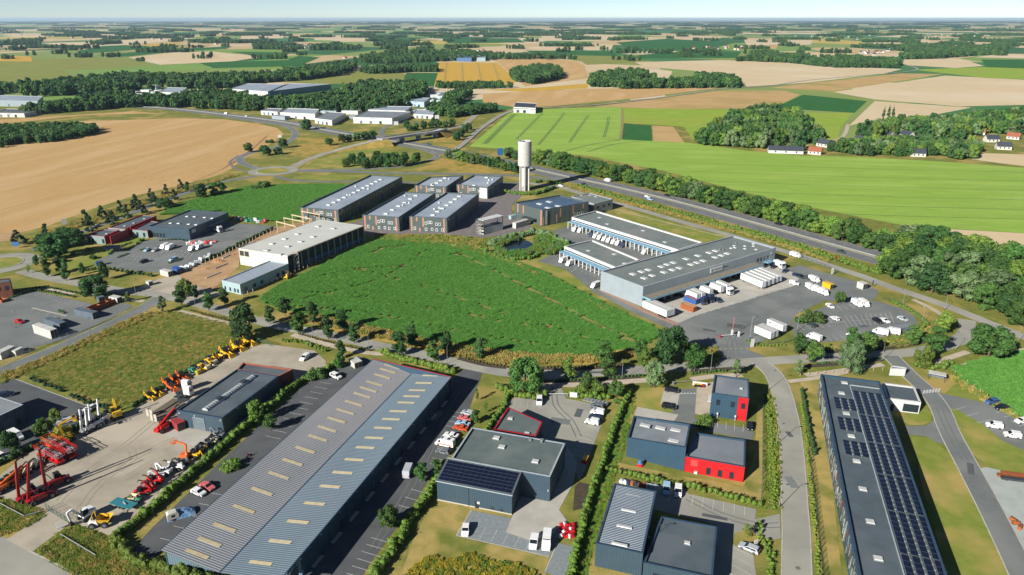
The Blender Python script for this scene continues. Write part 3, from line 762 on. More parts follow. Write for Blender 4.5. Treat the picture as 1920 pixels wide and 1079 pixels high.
def clear(pts, lines, r):
    for ln, rr in lines:
        L = smooth_line([P(*q) for q in ln], 1.5); a = np.array([[q.x, q.y] for q in L]); d = np.min(np.hypot(pts[:, None, 0] - a[None, :, 0], pts[:, None, 1] - a[None, :, 1]),1); pts = pts[d > rr * RNG.uniform(.5,1.3, len(d))]
    return pts
MZL = [([(860,475),(950,520),(1050,572),(1130,615),(1190,634)], 1.15),([(520,572),(640,545),(720,520),(800,470)], 1.0),([(540,575),(700,590),(900,630),(1080,655)], .8),([(650,500),(800,540),(980,600),(1120,640)], .8),([(700,475),(720,466),(760,462)], 1.6),([(852,478),(866,479)], 2.2),([(1165,636),(1190,640)], 1.8),([(600,520),(680,505),(760,500)], 1.0),([(560,548),(700,560),(860,590)], .7),([(880,590),(960,608),(1040,612)], .9)]
pts = clear(pts, MZL, 1)
o = scatter('maize_crop', pts, 'maize', .85,1.05, 'dense dark green maize filling the central field', 'crop', rz=RZ, zs=(.8,1.05))
for ln_, w_ in MZL: track(ln_, w_ * 2.2, TRACK, .05, 'dirt_track')
MZ2 = [(300,404),(330,386),(400,366),(470,350),(560,347),(640,347),(660,352),(600,372),(566,390),(563,412),(520,416),(430,408),(420,396)]
sheet('field_soil', MZ2,.03, MSOIL, label='soil under the maize behind the black shed')
scatter('maize_crop', rows([P(*p) for p in MZ2], .5,2.2,1.6), 'maize', 1.1,1.3, 'dark green maize behind the black shed', 'crop', rz=.5)
MZ3 = [(1786,690),(1850,672),(1940,655),(1960,790),(1905,778),(1850,740),(1800,712)]
sheet('field_soil', MZ3,.03, MSOIL, label='soil under the maize at the right edge')
scatter('maize_crop', rows([P(*p) for p in MZ3], .2,1.9,1.3), 'maize', .85,1.05, 'green maize plot at the right edge of the photo', 'crop', rz=.2)
# ------------------------------------------------------------------ woods that read as one mass
def wood(label, outline, gap, s0, s1, coll='wood', zs=(.8,1.2)):
    pts = fill([P(*p) for p in outline], gap, .45); k_ = 1 / (gap * 4.5); pts = pts[np.sin(pts[:, 0] * k_ + 1.3) * np.cos(pts[:, 1] * k_ * .8) + np.sin(pts[:, 0] * k_ * .37 - pts[:, 1] * k_ * .5) * .5 + RNG.normal(0,.25, len(pts)) > (-.75 if coll == 'wood' else -1.1)]
    scatter('wood', pts, coll, s0, s1, label, 'wood', zs=zs)
wood('dark wood across the valley at the left', [(-60,178),(60,166),(130,160),(200,152),(235,146),(300,150),(420,150),(520,143),(580,133),(650,122),(668,128),(640,142),(560,152),(480,157),(440,167),(300,168),(160,178),(-60,190)], 9.5,1.3,1.9)
wood('wood behind the wheat field road', [(40,214),(150,196),(215,178),(250,184),(282,200),(200,206),(60,217)], 8.5,1.1,1.6)
wood('belt of trees beside the motorway curve', [(268,193),(420,180),(500,196),(560,194),(640,182),(745,186),(765,200),(700,213),(640,213),(520,206),(480,209),(300,202)], 8,1.1,1.6)
wood('tall trees above the retail park', [(640,178),(700,160),(745,166),(800,166),(795,190),(760,198),(700,190)], 8.5,1.3,1.9)
wood('round copse inside the wheat field', [(-60,246),(60,240),(140,238),(180,243),(187,250),(120,264),(60,274),(-60,281)], 5.5,.75,1.0, zs=(.8,1.0))
wood('oval copse beside the golden field', [(957,143),(985,131),(1030,130),(1056,141),(1052,149),(1000,159),(968,154)], 9,1.3,1.8)
wood('trees around the brick farm', [(1102,163),(1110,148),(1160,142),(1200,140),(1228,150),(1224,157),(1300,158),(1300,148),(1345,147),(1388,158),(1385,166),(1105,168)], 9,1.2,1.8)
wood('long wood behind the pale wheat', [(1388,115),(1440,106),(1520,112),(1600,112),(1690,122),(1685,128),(1560,128),(1480,119)], 12,1.4,2.0)
wood('wood below the far village', [(1680,112),(1720,98),(1780,92),(1880,86),(1895,92),(1850,103),(1760,111)], 14,1.4,2.0)
wood('mixed grove beside the long white cottage', [(1302,268),(1340,252),(1372,226),(1420,216),(1490,222),(1515,245),(1545,268),(1500,284),(1470,276),(1420,280),(1310,273)], 6.5,1.1,1.9, 'grove')
wood('garden trees around the houses at the right', [(1606,258),(1650,244),(1760,236),(1860,226),(1960,218),(1960,252),(1890,254),(1850,250),(1800,262),(1780,258),(1740,262),(1690,254),(1640,262)], 6.5,1.1,1.8, 'grove')
wood('tree row below the houses at the right', [(1552,284),(1600,275),(1660,272),(1750,275),(1840,280),(1826,298),(1795,300),(1760,292),(1690,294),(1610,293)], 5.5,.9,1.3, 'grove')
wood('trees beside the golden field', [(672,136),(740,130),(760,137),(700,140)], 9,1.2,1.8)
wood('straight plantation beside the dark green field', [(758,136),(762,128),(818,128),(820,136)], 8,1.3,1.6)
wood('village trees in the middle distance', [(650,118),(700,105),(800,108),(870,98),(940,105),(1060,108),(1080,112),(930,113),(830,116),(720,122)], 17,1.1,1.7)
wood('hedge line under the golden field', [(820,161),(900,160),(962,161),(960,166),(880,168),(815,166)], 7,.7,1.1)
wood('trees behind the retail park', [(830,196),(842,180),(872,170),(884,178),(850,205),(860,212),(935,206),(930,212),(850,222),(800,216)], 7,.9,1.3)
rng = np.random.default_rng(5)
# hedgerows, copses and hamlets of the plain, thinning out to the horizon
allp = []
for i in range(900):
    y = 42 + 75 * rng.random() ** 2.3; x = rng.uniform(-200,2120)
    if y > 95 and rng.random() < .6: continue
    if y > 70 and 800 < x < 1700 and rng.random() < .35: continue
    half = rng.uniform(2,10) if rng.random() < .6 else rng.uniform(10,48); th = rng.uniform(.2,.9) * (.25 + (y - 38) / 26)
    d = P(x, y).y; gap = max(11, d / 380)
    a, b = P(x - half, y), P(x + half, y); c, e = P(x, y - th / 2).y, P(x, y + th / 2).y
    nn = int(min(1500, max(4,(b.x - a.x) * (c - e) / gap ** 2)))
    u = rng.uniform(-1,1, nn); w_ = rng.uniform(-1,1, nn) * np.sqrt(1 - u * u * .8)
    allp.append(np.stack([(a.x + b.x) / 2 + u * (b.x - a.x) / 2 + rng.normal(0, gap, nn),(c + e) / 2 + w_ * (c - e) / 2, np.zeros(nn), np.full(nn, gap)], 1))
allp = np.concatenate(allp)
for lab, k in (('hedgerows and copses of the nearer plain', allp[:, 3] < 13),('woods of the middle plain', (allp[:, 3] >= 13) & (allp[:, 3] < 24)),('dark woods along the horizon', allp[:, 3] >= 24)):
    q = allp[k]; s = float(np.median(q[:, 3])) / 7.5
    scatter('far_wood', q[:, :3], 'wood', s * .8, s * 1.2, lab, 'wood', zs=(1.15 / s, 2.0 / s))
print('far pts', len(allp))
# ================================================================== building kit
def clad(nm, c, ax=0, pitch=.5, dep=.02, rough=.45, metal=.0):
    return M(nm, c, tuple(v * .88 for v in c), scale=.25, detail=6, rough=rough, metal=metal, ribs=(ax, pitch, dep), coord='obj')
W_BLUE = clad('cladding_blue_grey', A(58,88,108),0)
W_DARK = clad('cladding_charcoal', A(92,104,102),0)
W_SLATE = clad('cladding_slate', A(66,88,102),0)
W_GREY = clad('cladding_silver', A(168,180,186),0,.35)
W_WHITE = clad('cladding_white', A(232,232,226),0,.8,.008)
W_RED = M('panel_red', A(214,32,40), A(196,28,36), scale=.4, rough=.45)
W_DRED = M('panel_dark_red', A(176,30,38), A(156,26,34), scale=.4, rough=.5)
W_BRICK = M('brick_red', A(152,76,56), A(128,62,46), scale=3, rough=.9)
W_CREAM = M('render_cream', A(232,228,216), A(218,214,202), scale=.5, rough=.9)
W_LB = clad('cladding_pale_blue', A(178,204,210),2,.5,.03)
COPPER = M('copper_panel', A(206,150,118), A(186,132,104), scale=1, rough=.5)
R_DARK = M('roof_dark_felt', A(88,102,110), A(76,89,97), scale=.25, detail=8, rough=.95, bump=.01, bscale=3, col3=A(98,110,116), scale3=.1)
R_GREEN = M('roof_green_felt', A(104,118,116), A(92,106,105), scale=.3, detail=8, rough=.95, bump=.01, bscale=3, col3=A(114,126,122), scale3=.12)
R_GREY = M('roof_grey_membrane', A(140,148,154), A(124,132,138), scale=.2, detail=8, rough=.7, col3=A(152,158,162), scale3=.1)
R_LIGHT = M('roof_pale_membrane', A(172,184,196), A(158,170,182), scale=.12, detail=7, rough=.6, col3=A(182,192,202), scale3=.05)
R_SORT = M('roof_olive_grey', A(128,140,136), A(114,126,123), scale=.15, detail=8, rough=.9, col3=A(138,142,136), scale3=.06)
R_CREAM = M('roof_cream_membrane', A(222,224,214), A(212,214,204), scale=.1, rough=.8)
R_TILE = M('roof_slate_tile', A(70,78,88), A(54,60,70), scale=1.2, rough=.7)
R_ORANGE = M('roof_orange_tile', A(176,104,74), A(150,86,60), scale=1.2, rough=.9)
CAP_D = M('coping_dark', A(74,98,122), A(62,84,106), scale=.5, rough=.4, metal=.2)
CAP_L = M('coping_light', A(196,204,208), A(178,186,190), scale=.5, rough=.4)
CAP_R = M('coping_red', A(196,34,44), A(176,30,40), scale=.5, rough=.45)
SKYL = M('rooflight_acrylic', A(226,228,222), A(206,208,204), scale=.8, rough=.3)
SKYC = M('rooflight_cream', A(226,210,170), A(208,192,152), scale=.9, rough=.5)
GLASS = glassy('window_glass', A(44,58,70))
GLASSB = glassy('window_glass_blue', A(90,130,160))
FRAME_W = M('frame_white', A(236,236,232), scale=1, rough=.5)
FRAME_D = M('frame_dark', A(40,46,52), scale=1, rough=.5)
STEEL = M('steel_galvanised', A(184,188,190), A(160,164,166), scale=1, rough=.45, metal=.4)
STEEL_D = M('steel_dark', A(70,76,80), A(56,60,64), scale=1, rough=.5)
LBLUE = M('canopy_blue', A(140,190,216), A(124,174,202), scale=.6, rough=.5)
PVF = M('panel_frame', A(96,104,116), scale=1, rough=.5, metal=.3)
PV = M('solar_cell', A(28,36,60), A(20,26,48), scale=2, rough=.18, spec=.6)
TIMBER = M('timber', A(214,198,164), A(196,176,140), scale=2, rough=.8)
SHUT = M('roller_shutter', A(104,120,128), A(90,106,114), scale=.5, rough=.5, ribs=(2,.25,.02), coord='obj')
class Bld: pass
def building(name, label, pts, h, wall, roof, cap=None, par=.45, t=.3, cat='building', group=None, walls=None, base=False, capw=.12):
    """pts: FL, FR, (BR), BL photo pixels of the top corners at height h (or h per corner); h list -> sloped"""
    hs = list(h) if isinstance(h, (list, tuple)) else [h] * 4
    if len(pts) == 3:
        W = [P(*pts[0], hs[0]), P(*pts[1], hs[1]), None, P(*pts[2], hs[3])]; W[2] = W[1] + W[3] - W[0]
    else: W = [P(*q, z) for q, z in zip(pts, hs)]
    return building_w(name, label, [V2(q) for q in W], hs, wall, roof, cap, par, t, cat, group, walls, capw)
def building_w(name, label, W, hs, wall, roof, cap=None, par=.45, t=.3, cat='building', group=None, walls=None, capw=.12):
    b = Bld(); o = W[0]; rz = math.atan2(W[1].y - o.y, W[1].x - o.x)
    R = Matrix.Rotation(-rz, 2); b.c = [R @ (q - o) for q in W]; b.h = hs; b.rz = rz; b.o = o; b.R = R; n = len(W)
    b.root = thing(name, label, cat, (o.x, o.y, 0), rz, group)
    cen = sum(b.c, Vector((0,0))) / n
    inn = []
    for i in range(n):
        e0 = (b.c[i] - b.c[i - 1]).normalized(); e1 = (b.c[(i + 1) % n] - b.c[i]).normalized()
        n0, n1 = Vector((-e0.y, e0.x)), Vector((-e1.y, e1.x)); m = (n0 + n1).normalized()
        inn.append(b.c[i] + m * (t / max(m.dot(n1),.3)))
    b.inn = inn
    for i in range(n):
        j = (i + 1) % n; A_, B_, C_, D_ = b.c[i], b.c[j], inn[j], inn[i]
        m = MB(); m.add([(A_.x, A_.y, 0),(B_.x, B_.y, 0),(C_.x, C_.y, 0),(D_.x, D_.y, 0),(A_.x, A_.y, hs[i]),(B_.x, B_.y, hs[j]),(C_.x, C_.y, hs[j]),(D_.x, D_.y, hs[i])],
                    [(0,1,5,4),(2,3,7,6),(4,5,6,7),(0,3,2,1)])
        # wall in its own frame so that the cladding ribs run upright
        ob = m.build('wall', (walls or {}).get(i, wall), b.root)
    m = MB(); vs = [(q.x, q.y, hs[i] - par) for i, q in enumerate(inn)]
    if n == 4: m.add(vs, [(0,1,2,3)])
    else:
        tri = tessellate_polygon([[Vector((q.x, q.y, 0)) for q in inn]]); m.add(vs, [tuple(q) for q in tri])
    b.roof = m.build('roof', roof, b.root)
    if cap:
        m = MB(); k = capw
        for i in range(n):
            j = (i + 1) % n; e = (b.c[j] - b.c[i]).normalized(); nn = Vector((e.y, -e.x))
            a_, b_ = b.c[i] + nn * .03, b.c[j] + nn * .03; c_, d_ = inn[j] - nn * k, inn[i] - nn * k
            z0, z1 = hs[i] + .004, hs[j] + .004
            m.add([(a_.x, a_.y, z0),(b_.x, b_.y, z1),(c_.x, c_.y, z1),(d_.x, d_.y, z0),(a_.x, a_.y, z0 + .09),(b_.x, b_.y, z1 + .09),(c_.x, c_.y, z1 + .09),(d_.x, d_.y, z0 + .09)],
                  [(0,1,5,4),(1,2,6,5),(2,3,7,6),(3,0,4,7),(4,5,6,7)])
        m.build('coping', cap, b.root)
    b.par = par
    return b
def wpt(b, side, u):
    n = len(b.c); A_, B_ = b.c[side], b.c[(side + 1) % n]; return A_.lerp(B_, u),(B_ - A_).normalized(),(B_ - A_).length
def panel(b, side, u, z, w, h, mat, name='panel', proud=.06, frame=None, fw=.12, fproud=.04, rec=0.0):
    """flat box on a wall; u = fraction along the wall (centre), z = bottom; frame adds a sub-part"""
    p, e, L = wpt(b, side, u); nn = Vector((e.y, -e.x)); q = p + nn * (proud / 2 - .02)
    ob = MB().box((0,0, h / 2),(w, proud + .04, h)).build(name, mat, b.root); ob.location = (q.x, q.y, z); ob.rotation_euler = (0,0, math.atan2(e.y, e.x))
    if frame:
        f = MB(); y = -(proud / 2 + .02) - fproud / 2 + .002
        for s in (-1,1): f.box((s * (w / 2 + fw / 2 - .02), y + .03, h / 2),(fw, .08 + fproud, h + 2 * fw - .04))
        for zz in (-fw / 2 + .02, h + fw / 2 - .02): f.box((0, y + .027, zz),(w - .04,.08 + fproud, fw))
        f.build('frame', frame, ob)
    return ob
def rooflight(b, p, w, d, h=.35, mat=None, kerb=True, name='rooflight', z=None, local=False, par=None):
    """p: photo pixel of the light's centre on the roof (or local xy)"""
    zr = (z if z is not None else max(b.h) - b.par)
    if local: q = Vector(p)
    else: q = b.R @ (V2(P(*p, zr + h)) - b.o)
    m = MB(); k = .12
    m.add([(-w / 2,-d / 2,0),(w / 2,-d / 2,0),(w / 2, d / 2,0),(-w / 2, d / 2,0),(-w / 2 + k, -d / 2 + k, h),(w / 2 - k, -d / 2 + k, h),(w / 2 - k, d / 2 - k, h),(-w / 2 + k, d / 2 - k, h)],
          [(0,1,5,4),(1,2,6,5),(2,3,7,6),(3,0,4,7),(4,5,6,7)])
    ob = m.build(name, mat or SKYL, b.root); ob.location = (q.x, q.y, zr + .02)
    if kerb:
        kb = MB(); 
        for sx, sy, ww, dd in ((0,-d / 2, w + .1,.1),(0, d / 2, w + .1,.1),(-w / 2,0,.1, d - .1),(w / 2,0,.1, d - .1)): kb.box((sx, sy, .08),(ww, dd, .2))
        kb.build('kerb', STEEL, ob)
    return ob
def roof_vent(b, p, z=None, r=.35, h=.8, mat=None):
    zr = z if z is not None else max(b.h) - b.par; q = b.R @ (V2(P(*p, zr + h)) - b.o)
    m = MB(); m.tube((0,0,0),(0,0, h), r, 8); m.box((0,0, h + .08),(r * 2.6, r * 2.6,.12))
    ob = m.build('roof_vent', mat or STEEL, b.root); ob.location = (q.x, q.y, zr); return ob
def local(b, p, z=0.0): return b.R @ (V2(P(*p, z)) - b.o)
def pv_panel_mesh(w, d, tilt=0.0):
    m = MB(); m.box((0,0,.05),(w, d, .05), tilt=(tilt, 'X') if tilt else None); m.mi = 1
    for s in (-1,1): m.box((0, s * (d / 2),.045),(w + .04,.05,.07)); m.box((s * w / 2,0,.045),(.025, d, .06))
    return m.mesh('solar_panel', [PV, PVF])
# ================================================================== foreground buildings
# ---- long blue-grey warehouse with striped roof lights
def warehouse():
    H0, RS = 6.2,2.1
    o = V2(P(301,1032, H0)); rz = rad(-17.6); R = Matrix.Rotation(-rz, 2)
    ne = R @ (V2(P(846,707, H0)) - o); nw = R @ (V2(P(697,673, H0)) - o); Wd = 30.0
    Lw, Le = nw.y, ne.y + (ne.x - Wd) * 0
    t = thing('warehouse', 'long blue-grey warehouse with ribbed roof and two rows of cream roof lights', 'warehouse', (o.x, o.y, 0), rz)
    def wl(a, b_, za, zb, mt, nm='wall'):
        e = (Vector(b_) - Vector(a)).normalized(); n_ = Vector((-e.y, e.x)) * .3
        v = [(a[0], a[1], 0),(b_[0], b_[1], 0),(b_[0] + n_.x, b_[1] + n_.y, 0),(a[0] + n_.x, a[1] + n_.y, 0)]
        v += [(x, y, z) for (x, y, _), z in zip(v, (za, zb, zb, za))]
        MB().add(v, [(0,1,5,4),(1,2,6,5),(2,3,7,6),(3,0,4,7),(4,5,6,7)]).build(nm, mt, t)
    hw = Wd / 2; zc = H0 - RS
    WS = clad('cladding_blue_pale', A(116,140,150),0)
    wl((.4,.6),(hw, 4.4), H0 - .35, zc - .3, WS); wl((hw, 4.4),(Wd - .4,8.2), zc - .3, H0 - .35, WS)
    wl((Wd - .4,8.2),(Wd - .4, Le), H0 - .15, H0 - .15, W_BLUE); wl((.4, Lw),(.4,.6), H0 - .15, H0 - .15, W_BLUE)
    wl((Wd, Le),(0, Lw), H0, H0, W_BLUE)
    # ribbed sheets falling to a middle valley gutter: trapezoid ribs across the slope, real relief
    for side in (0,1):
        rib_sheen = M('roof_ribbed_%d' % side, *((A(156,160,164), A(140,145,150)) if side == 0 else (A(130,146,156), A(116,132,143))), scale=.05, detail=6, rough=.5, metal=.15, coord='obj', col3=A(166,164,166) if side == 0 else A(124,144,156), scale3=.04, stretch=(0,.3))  # same sheeting: sheen difference between the slopes painted in as grey and blue
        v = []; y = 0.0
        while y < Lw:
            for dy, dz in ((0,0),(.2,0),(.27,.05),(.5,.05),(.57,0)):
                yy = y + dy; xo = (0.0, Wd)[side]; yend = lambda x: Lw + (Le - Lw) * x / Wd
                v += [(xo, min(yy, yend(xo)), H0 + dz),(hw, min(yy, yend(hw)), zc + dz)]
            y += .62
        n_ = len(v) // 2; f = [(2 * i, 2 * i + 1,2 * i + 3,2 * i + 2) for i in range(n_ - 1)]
        me = bpy.data.meshes.new('roof_sheet'); me.from_pydata(v, [], f); me.materials.append(rib_sheen); link('roof_sheet', me, t)
    MB().bar((hw, 0, zc + .06),(hw, (Lw + Le) / 2, zc + .06),.35,.06).build('valley_gutter', CAP_D, t)
    m = MB(); m.bar((0, Lw, H0 + .1),(Wd, Le, H0 + .06),.2,.12); m.build('fascia', CAP_R, t)
    MB().bar((-.12,0, H0 - .08),(-.12, Lw, H0 - .08),.24,.22).build('gutter', CAP_D, t); MB().bar((Wd + .12,0, H0 - .08),(Wd + .12, Le, H0 - .08),.24,.22).build('gutter', CAP_D, t)
    lg = [(731,687),(722,695),(711,705),(697,719),(687,730),(674,741),(659,756),(642,771),(626,787),(609,804),(591,821),(568,843),(544,866),(519,891),(487,921),(453,954),(418,989),(389,1016),(365,1038)]
    rg = [(802,704),(790,718),(778,732),(767,743),(757,755),(742,771),(729,786),(712,802),(697,821),(680,839),(660,862),(637,886),(614,912),(585,944),(554,978),(520,1015),(484,1055)]
    al = math.atan2(RS, hw)
    for px_, s in [(q, 0) for q in lg] + [(q, 1) for q in rg]:
        q = R @ (V2(P(*px_, H0 - RS * .5)) - o); x = hw * (.5 if s == 0 else 1.5); z = H0 - RS * .5 + .09
        ob = MB().box((0,0,.02),(5.8,1.0,.05)).build('rooflight', SKYC, t); ob.location = (x, q.y, z); ob.rotation_euler = (0,-al if s else al, 0)
    # loading doors on the shaded side
    for i in range(11):
        y = 5 + i * (Le - 12) / 10
        d = MB().box((.05,0,2.1),(.1,4.0,4.2)).build('loading_door', W_SLATE, t); d.location = (Wd - .4, y, 0)
        g_ = MB().box((.05,0,0),(.1,3.4,.6)).build('transom_window', GLASSB, t); g_.location = (Wd - .4, y, 4.75)
        s_ = MB().box((0,0,.03),(1.0,4.0,.05)).build('threshold', CONCL, d); s_.location = (.7,0,.08)
        l_ = MB().box((0,0,0),(.3,.35,.25)).build('wall_lamp', SKYL, t); l_.location = (Wd - .25, y + 3.1,5.0)
        if i % 2 == 0:
            pd = MB().box((.05,0,1.05),(.1,1.0,2.1)).build('side_door', GLASSB if i % 4 == 0 else FRAME_D, t); pd.location = (Wd - .4, y + 3.6,0)
    return t
warehouse()
# ---- plant-hire depot
dep = building('depot', 'charcoal depot building with barrel roof light and roller shutter', [(331,770),(416,785),(522,706),(444,693)], 5.4, W_SLATE, R_DARK, CAP_D, par=.35)
a1, a2 = local(dep, (384,769),5.3), local(dep, (475,706),5.3)
m = MB(); prof = [(-1.1,0),(-.9,.45),(-.5,.75),(0,.85),(.5,.75),(.9,.45),(1.1,0)]
m.extr(prof, 0,(a2 - a1).length); ob = m.build('barrel_rooflight', M('rooflight_ribbed', A(206,210,208), A(188,192,190), scale=1, rough=.4, ribs=(1,1.0,.04), coord='obj'), dep.root)
ob.location = (a1.x, a1.y, 5.08); d_ = a2 - a1; ob.rotation_euler = (0,0, math.atan2(d_.y, d_.x) - PI / 2)
for f_ in (.28,.78):
    q = MB().box((0,0,.95),(1.5,2.2,.25)).build('vent_hatch', STEEL_D, ob); q.location = (0,(a2 - a1).length * f_, 0)
panel(dep, 0,.47,0,3.6,4.0, SHUT, 'roller_shutter', .08, STEEL, .2); panel(dep, 0,.26,0,1.0,2.1, W_BLUE, 'side_door', .06)
for u in (.06,.4,.97): panel(dep, 0, u, 4.6,.35,.25, SKYL, 'wall_lamp', .25)
for u in (.25,.5,.75): panel(dep, 1, u, 4.95,.8,.2, SKYL, 'gutter_outlet', .15)
q = building('brick_annex', 'low red-brick block attached to the back of the depot', [(444,693),(522,706),(549,693),(456,680)], 4.9, W_BRICK, R_DARK, M('coping_terracotta', A(196,120,92), scale=1, rough=.7), par=.5)
panel(q, 1,.3,0,1.2,2.2, FRAME_D, 'side_door')
# ---- grey garage with lean-to solar roof
gar = building('garage_building', 'large grey-clad garage with three square roof lights', [(845.7,860.5),(1031.5,894.5),(1059.7,832),(884.6,802)], 7.5, W_SLATE, R_GREEN, CAP_L, par=.4)
for p_ in ((931,820),(941,837),(1004,864)): rooflight(gar, p_, 1.9,1.6,.4)
roof_vent(gar, (1016,825)); roof_vent(gar, (994,824), h=.4)
for u in (.3,.7): panel(gar, 1, u, 0,3.5,3.8, SHUT, 'roller_shutter', .07)
panel(gar, 0,.985,3.2,.25,.35, SKYL, 'wall_lamp', .25)
def leanto():
    f0, f1 = local(gar, (818.5,902),5.9), local(gar, (959.8,928.6),5.9)
    y1 = -.05; y0 = (f0.y + f1.y) / 2; x0, x1 = f0.x, f1.x; ze, zr = 5.9,7.35
    o = gar.root
    t = thing('lean_to_hall', 'slate-grey lean-to with a dark solar roof facing the lawn', 'building', gar.root.location, gar.rz)
    MB().b2(x0, x1, y0, y0 + .3,0, ze).build('wall', W_SLATE, t)
    for xa in (x0, x1 - .3):
        m = MB(); m.extr([(y0 + .3,0),(y1,0),(y1, zr),(y0 + .3, ze + .3 * (zr - ze) / (y1 - y0))], xa, xa + .3, ax='y')
        m.v = [(b_, a_, c_) for a_, b_, c_ in m.v]; m.build('wall', W_SLATE, t)
    L = math.hypot(y1 - y0, zr - ze); al = math.atan2(zr - ze, y1 - y0)
    rf = MB().box((0,0,0),(x1 - x0 + .5, L + .3,.16)).build('roof', R_DARK, t); rf.location = ((x0 + x1) / 2,(y0 + y1) / 2,(ze + zr) / 2 + .1); rf.rotation_euler = (al, 0,0)
    pw, pd = (x1 - x0 - .6) / 13,(L - .9) / 6; pm = pv_panel_mesh(pw - .05, pd - .05)
    for i in range(13):
        for j in range(6):
            q = link('solar_panel', pm, rf); q.location = (-(x1 - x0) / 2 + .3 + (i + .5) * pw, -L / 2 + .3 + (j + .5) * pd, .1)
    MB().bar((x0 - .25, y0 - .15, ze),(x1 + .25, y0 - .15, ze),.22,.2).build('gutter', CAP_L, t)
    MB().bar((x0 - .2, y1 + .0, zr + .28),(x1 + .2, y1 + .0, zr + .28),.3,.1).build('ridge_flashing', CAP_L, t)
    MB().bar((x0 + (x1 - x0) * .43, y0 - .06,0),(x0 + (x1 - x0) * .43, y0 - .06, ze - .1),.12).build('downpipe', STEEL_D, t)
    d = MB().b2(-.5,.5,-.06,.02,0,2.1).build('side_door', FRAME_D, t); d.location = (x0 + (x1 - x0) * .54, y0,0)
    d = MB().b2(-.35,.35,-.1,.02,0,.7).build('hatch', SKYL, t); d.location = (x0 + (x1 - x0) * .56, y0,1.35)
    for u in (.74,.86):
        d = MB().b2(-.35,.35,-.25,.02,0,.5).build('vent_hood', STEEL_D, t); d.location = (x0 + (x1 - x0) * u, y0,.7)
    for z in (1.6,): pass
    d = MB().b2(x0, x1, y0 - .03, y0,0,.35).build('plinth', CONCL, t)
leanto()
gb = building_w('showroom_annex', 'low wedge-shaped annex with crimson roof trim behind the grey garage', [V2(P(*q, 4.4)) for q in ((925,806),(1005,818),(1017,792),(953,764))], [4.4] * 4, W_SLATE, R_GREEN, CAP_R, par=.35)
for p_ in ((957,784),(988,812)): rooflight(gb, p_, 1.6,1.3,.35)
panel(gb, 2,.45,2.6,8,1.0, W_WHITE, 'shop_sign', .12); panel(gb, 2,.5,0,5,2.4, GLASS, 'shop_window')
panel(gb, 1,.5,0,3,2.4, GLASS, 'shop_window')
# ---- blue hall with red annex
bh = building_w('blue_hall', 'navy-clad hall with four white roof lights joined to the red annex', [V2(P(1174,856)), V2(P(1282,883.8)), V2(P(1294.4,796,7.4)), V2(P(1188.4,779,6.6))], [6.0,7.4,7.4,6.4], W_BLUE, R_GREY, CAP_D, par=.6)
for p_ in ((1210,797),(1238.5,802),(1267,806),(1263,826)): rooflight(bh, p_, 3.0,1.6,.35, z=6.3)
ra = building_w('red_annex', 'single-storey annex with bright red wall and three narrow windows', [V2(P(1282.5,884.2)), V2(P(1393,904.6)), V2(P(1398,825,4.7)), V2(P(1303,811.5,4.7))], [4.7] * 4, W_BLUE, R_GREY, CAP_D, par=.5, walls={0: W_RED})
for u in (.41,.605,.80): panel(ra, 0, u, .5,.95,1.9, GLASS, 'window', .02, FRAME_D, .1)
panel(ra, 0,.2,.1,.9,.7, SKYL, 'air_conditioner', .5); panel(ra, 0,.16,2.2,1.8,1.9, M('panel_red_pale', A(222,84,84), scale=1, rough=.5), 'wall_panel', .03)
# ---- blue office cube with red strip
oc = building_w('office_block', 'navy two-storey office cube with a vertical red facade strip', [V2(P(1329.8,779.7)), V2(P(1399,790.4)), V2(P(1404,712,7.9)), V2(P(1340,703,7.9))], [7.9] * 4, W_BLUE, R_GREY, CAP_D, par=.45)
panel(oc, 0,.855,.0,2.9,7.86, W_RED, 'facade_strip', .05)
for u in (.2,.59): panel(oc, 0, u, 4.2,1.0,1.7, GLASS, 'window', .03, FRAME_D, .1)
panel(oc, 0,.87,4.2,1.0,1.7, GLASS, 'window', .08, FRAME_D, .1); panel(oc, 1,.5,3.5,1.2,1.6, GLASS, 'window', .03, FRAME_D)
panel(oc, 3,.45,2.2,4.5,.2, W_WHITE, 'entrance_canopy', 1.1); panel(oc, 3,.45,0,2.4,2.2, GLASS, 'entrance_door', .04, FRAME_D)
rooflight(oc, (1390,728),1.1,.9,.35)
def planter(u):
    p, e, L = wpt(oc, 0, u); n_ = Vector((e.y, -e.x)); q = p + n_ * .8
    m = MB(); m.tube((0,0,0),(0,0,1.3),.1,8,.07); m.sphere((0,0,1.6),.34,8,6,1.2)
    w_ = Matrix.Rotation(oc.rz, 2) @ q + oc.o
    return m.build('globe_lamp', SKYL), w_
for u, s_ in ((.22, 'below the left window'),(.7, 'beside the red strip')):
    ob, w_ = planter(u); ob.location = (w_.x, w_.y, 0); tag(ob, 'small white globe lamp at the office wall ' + s_, 'lamp', 'globe lamps at the office cube')
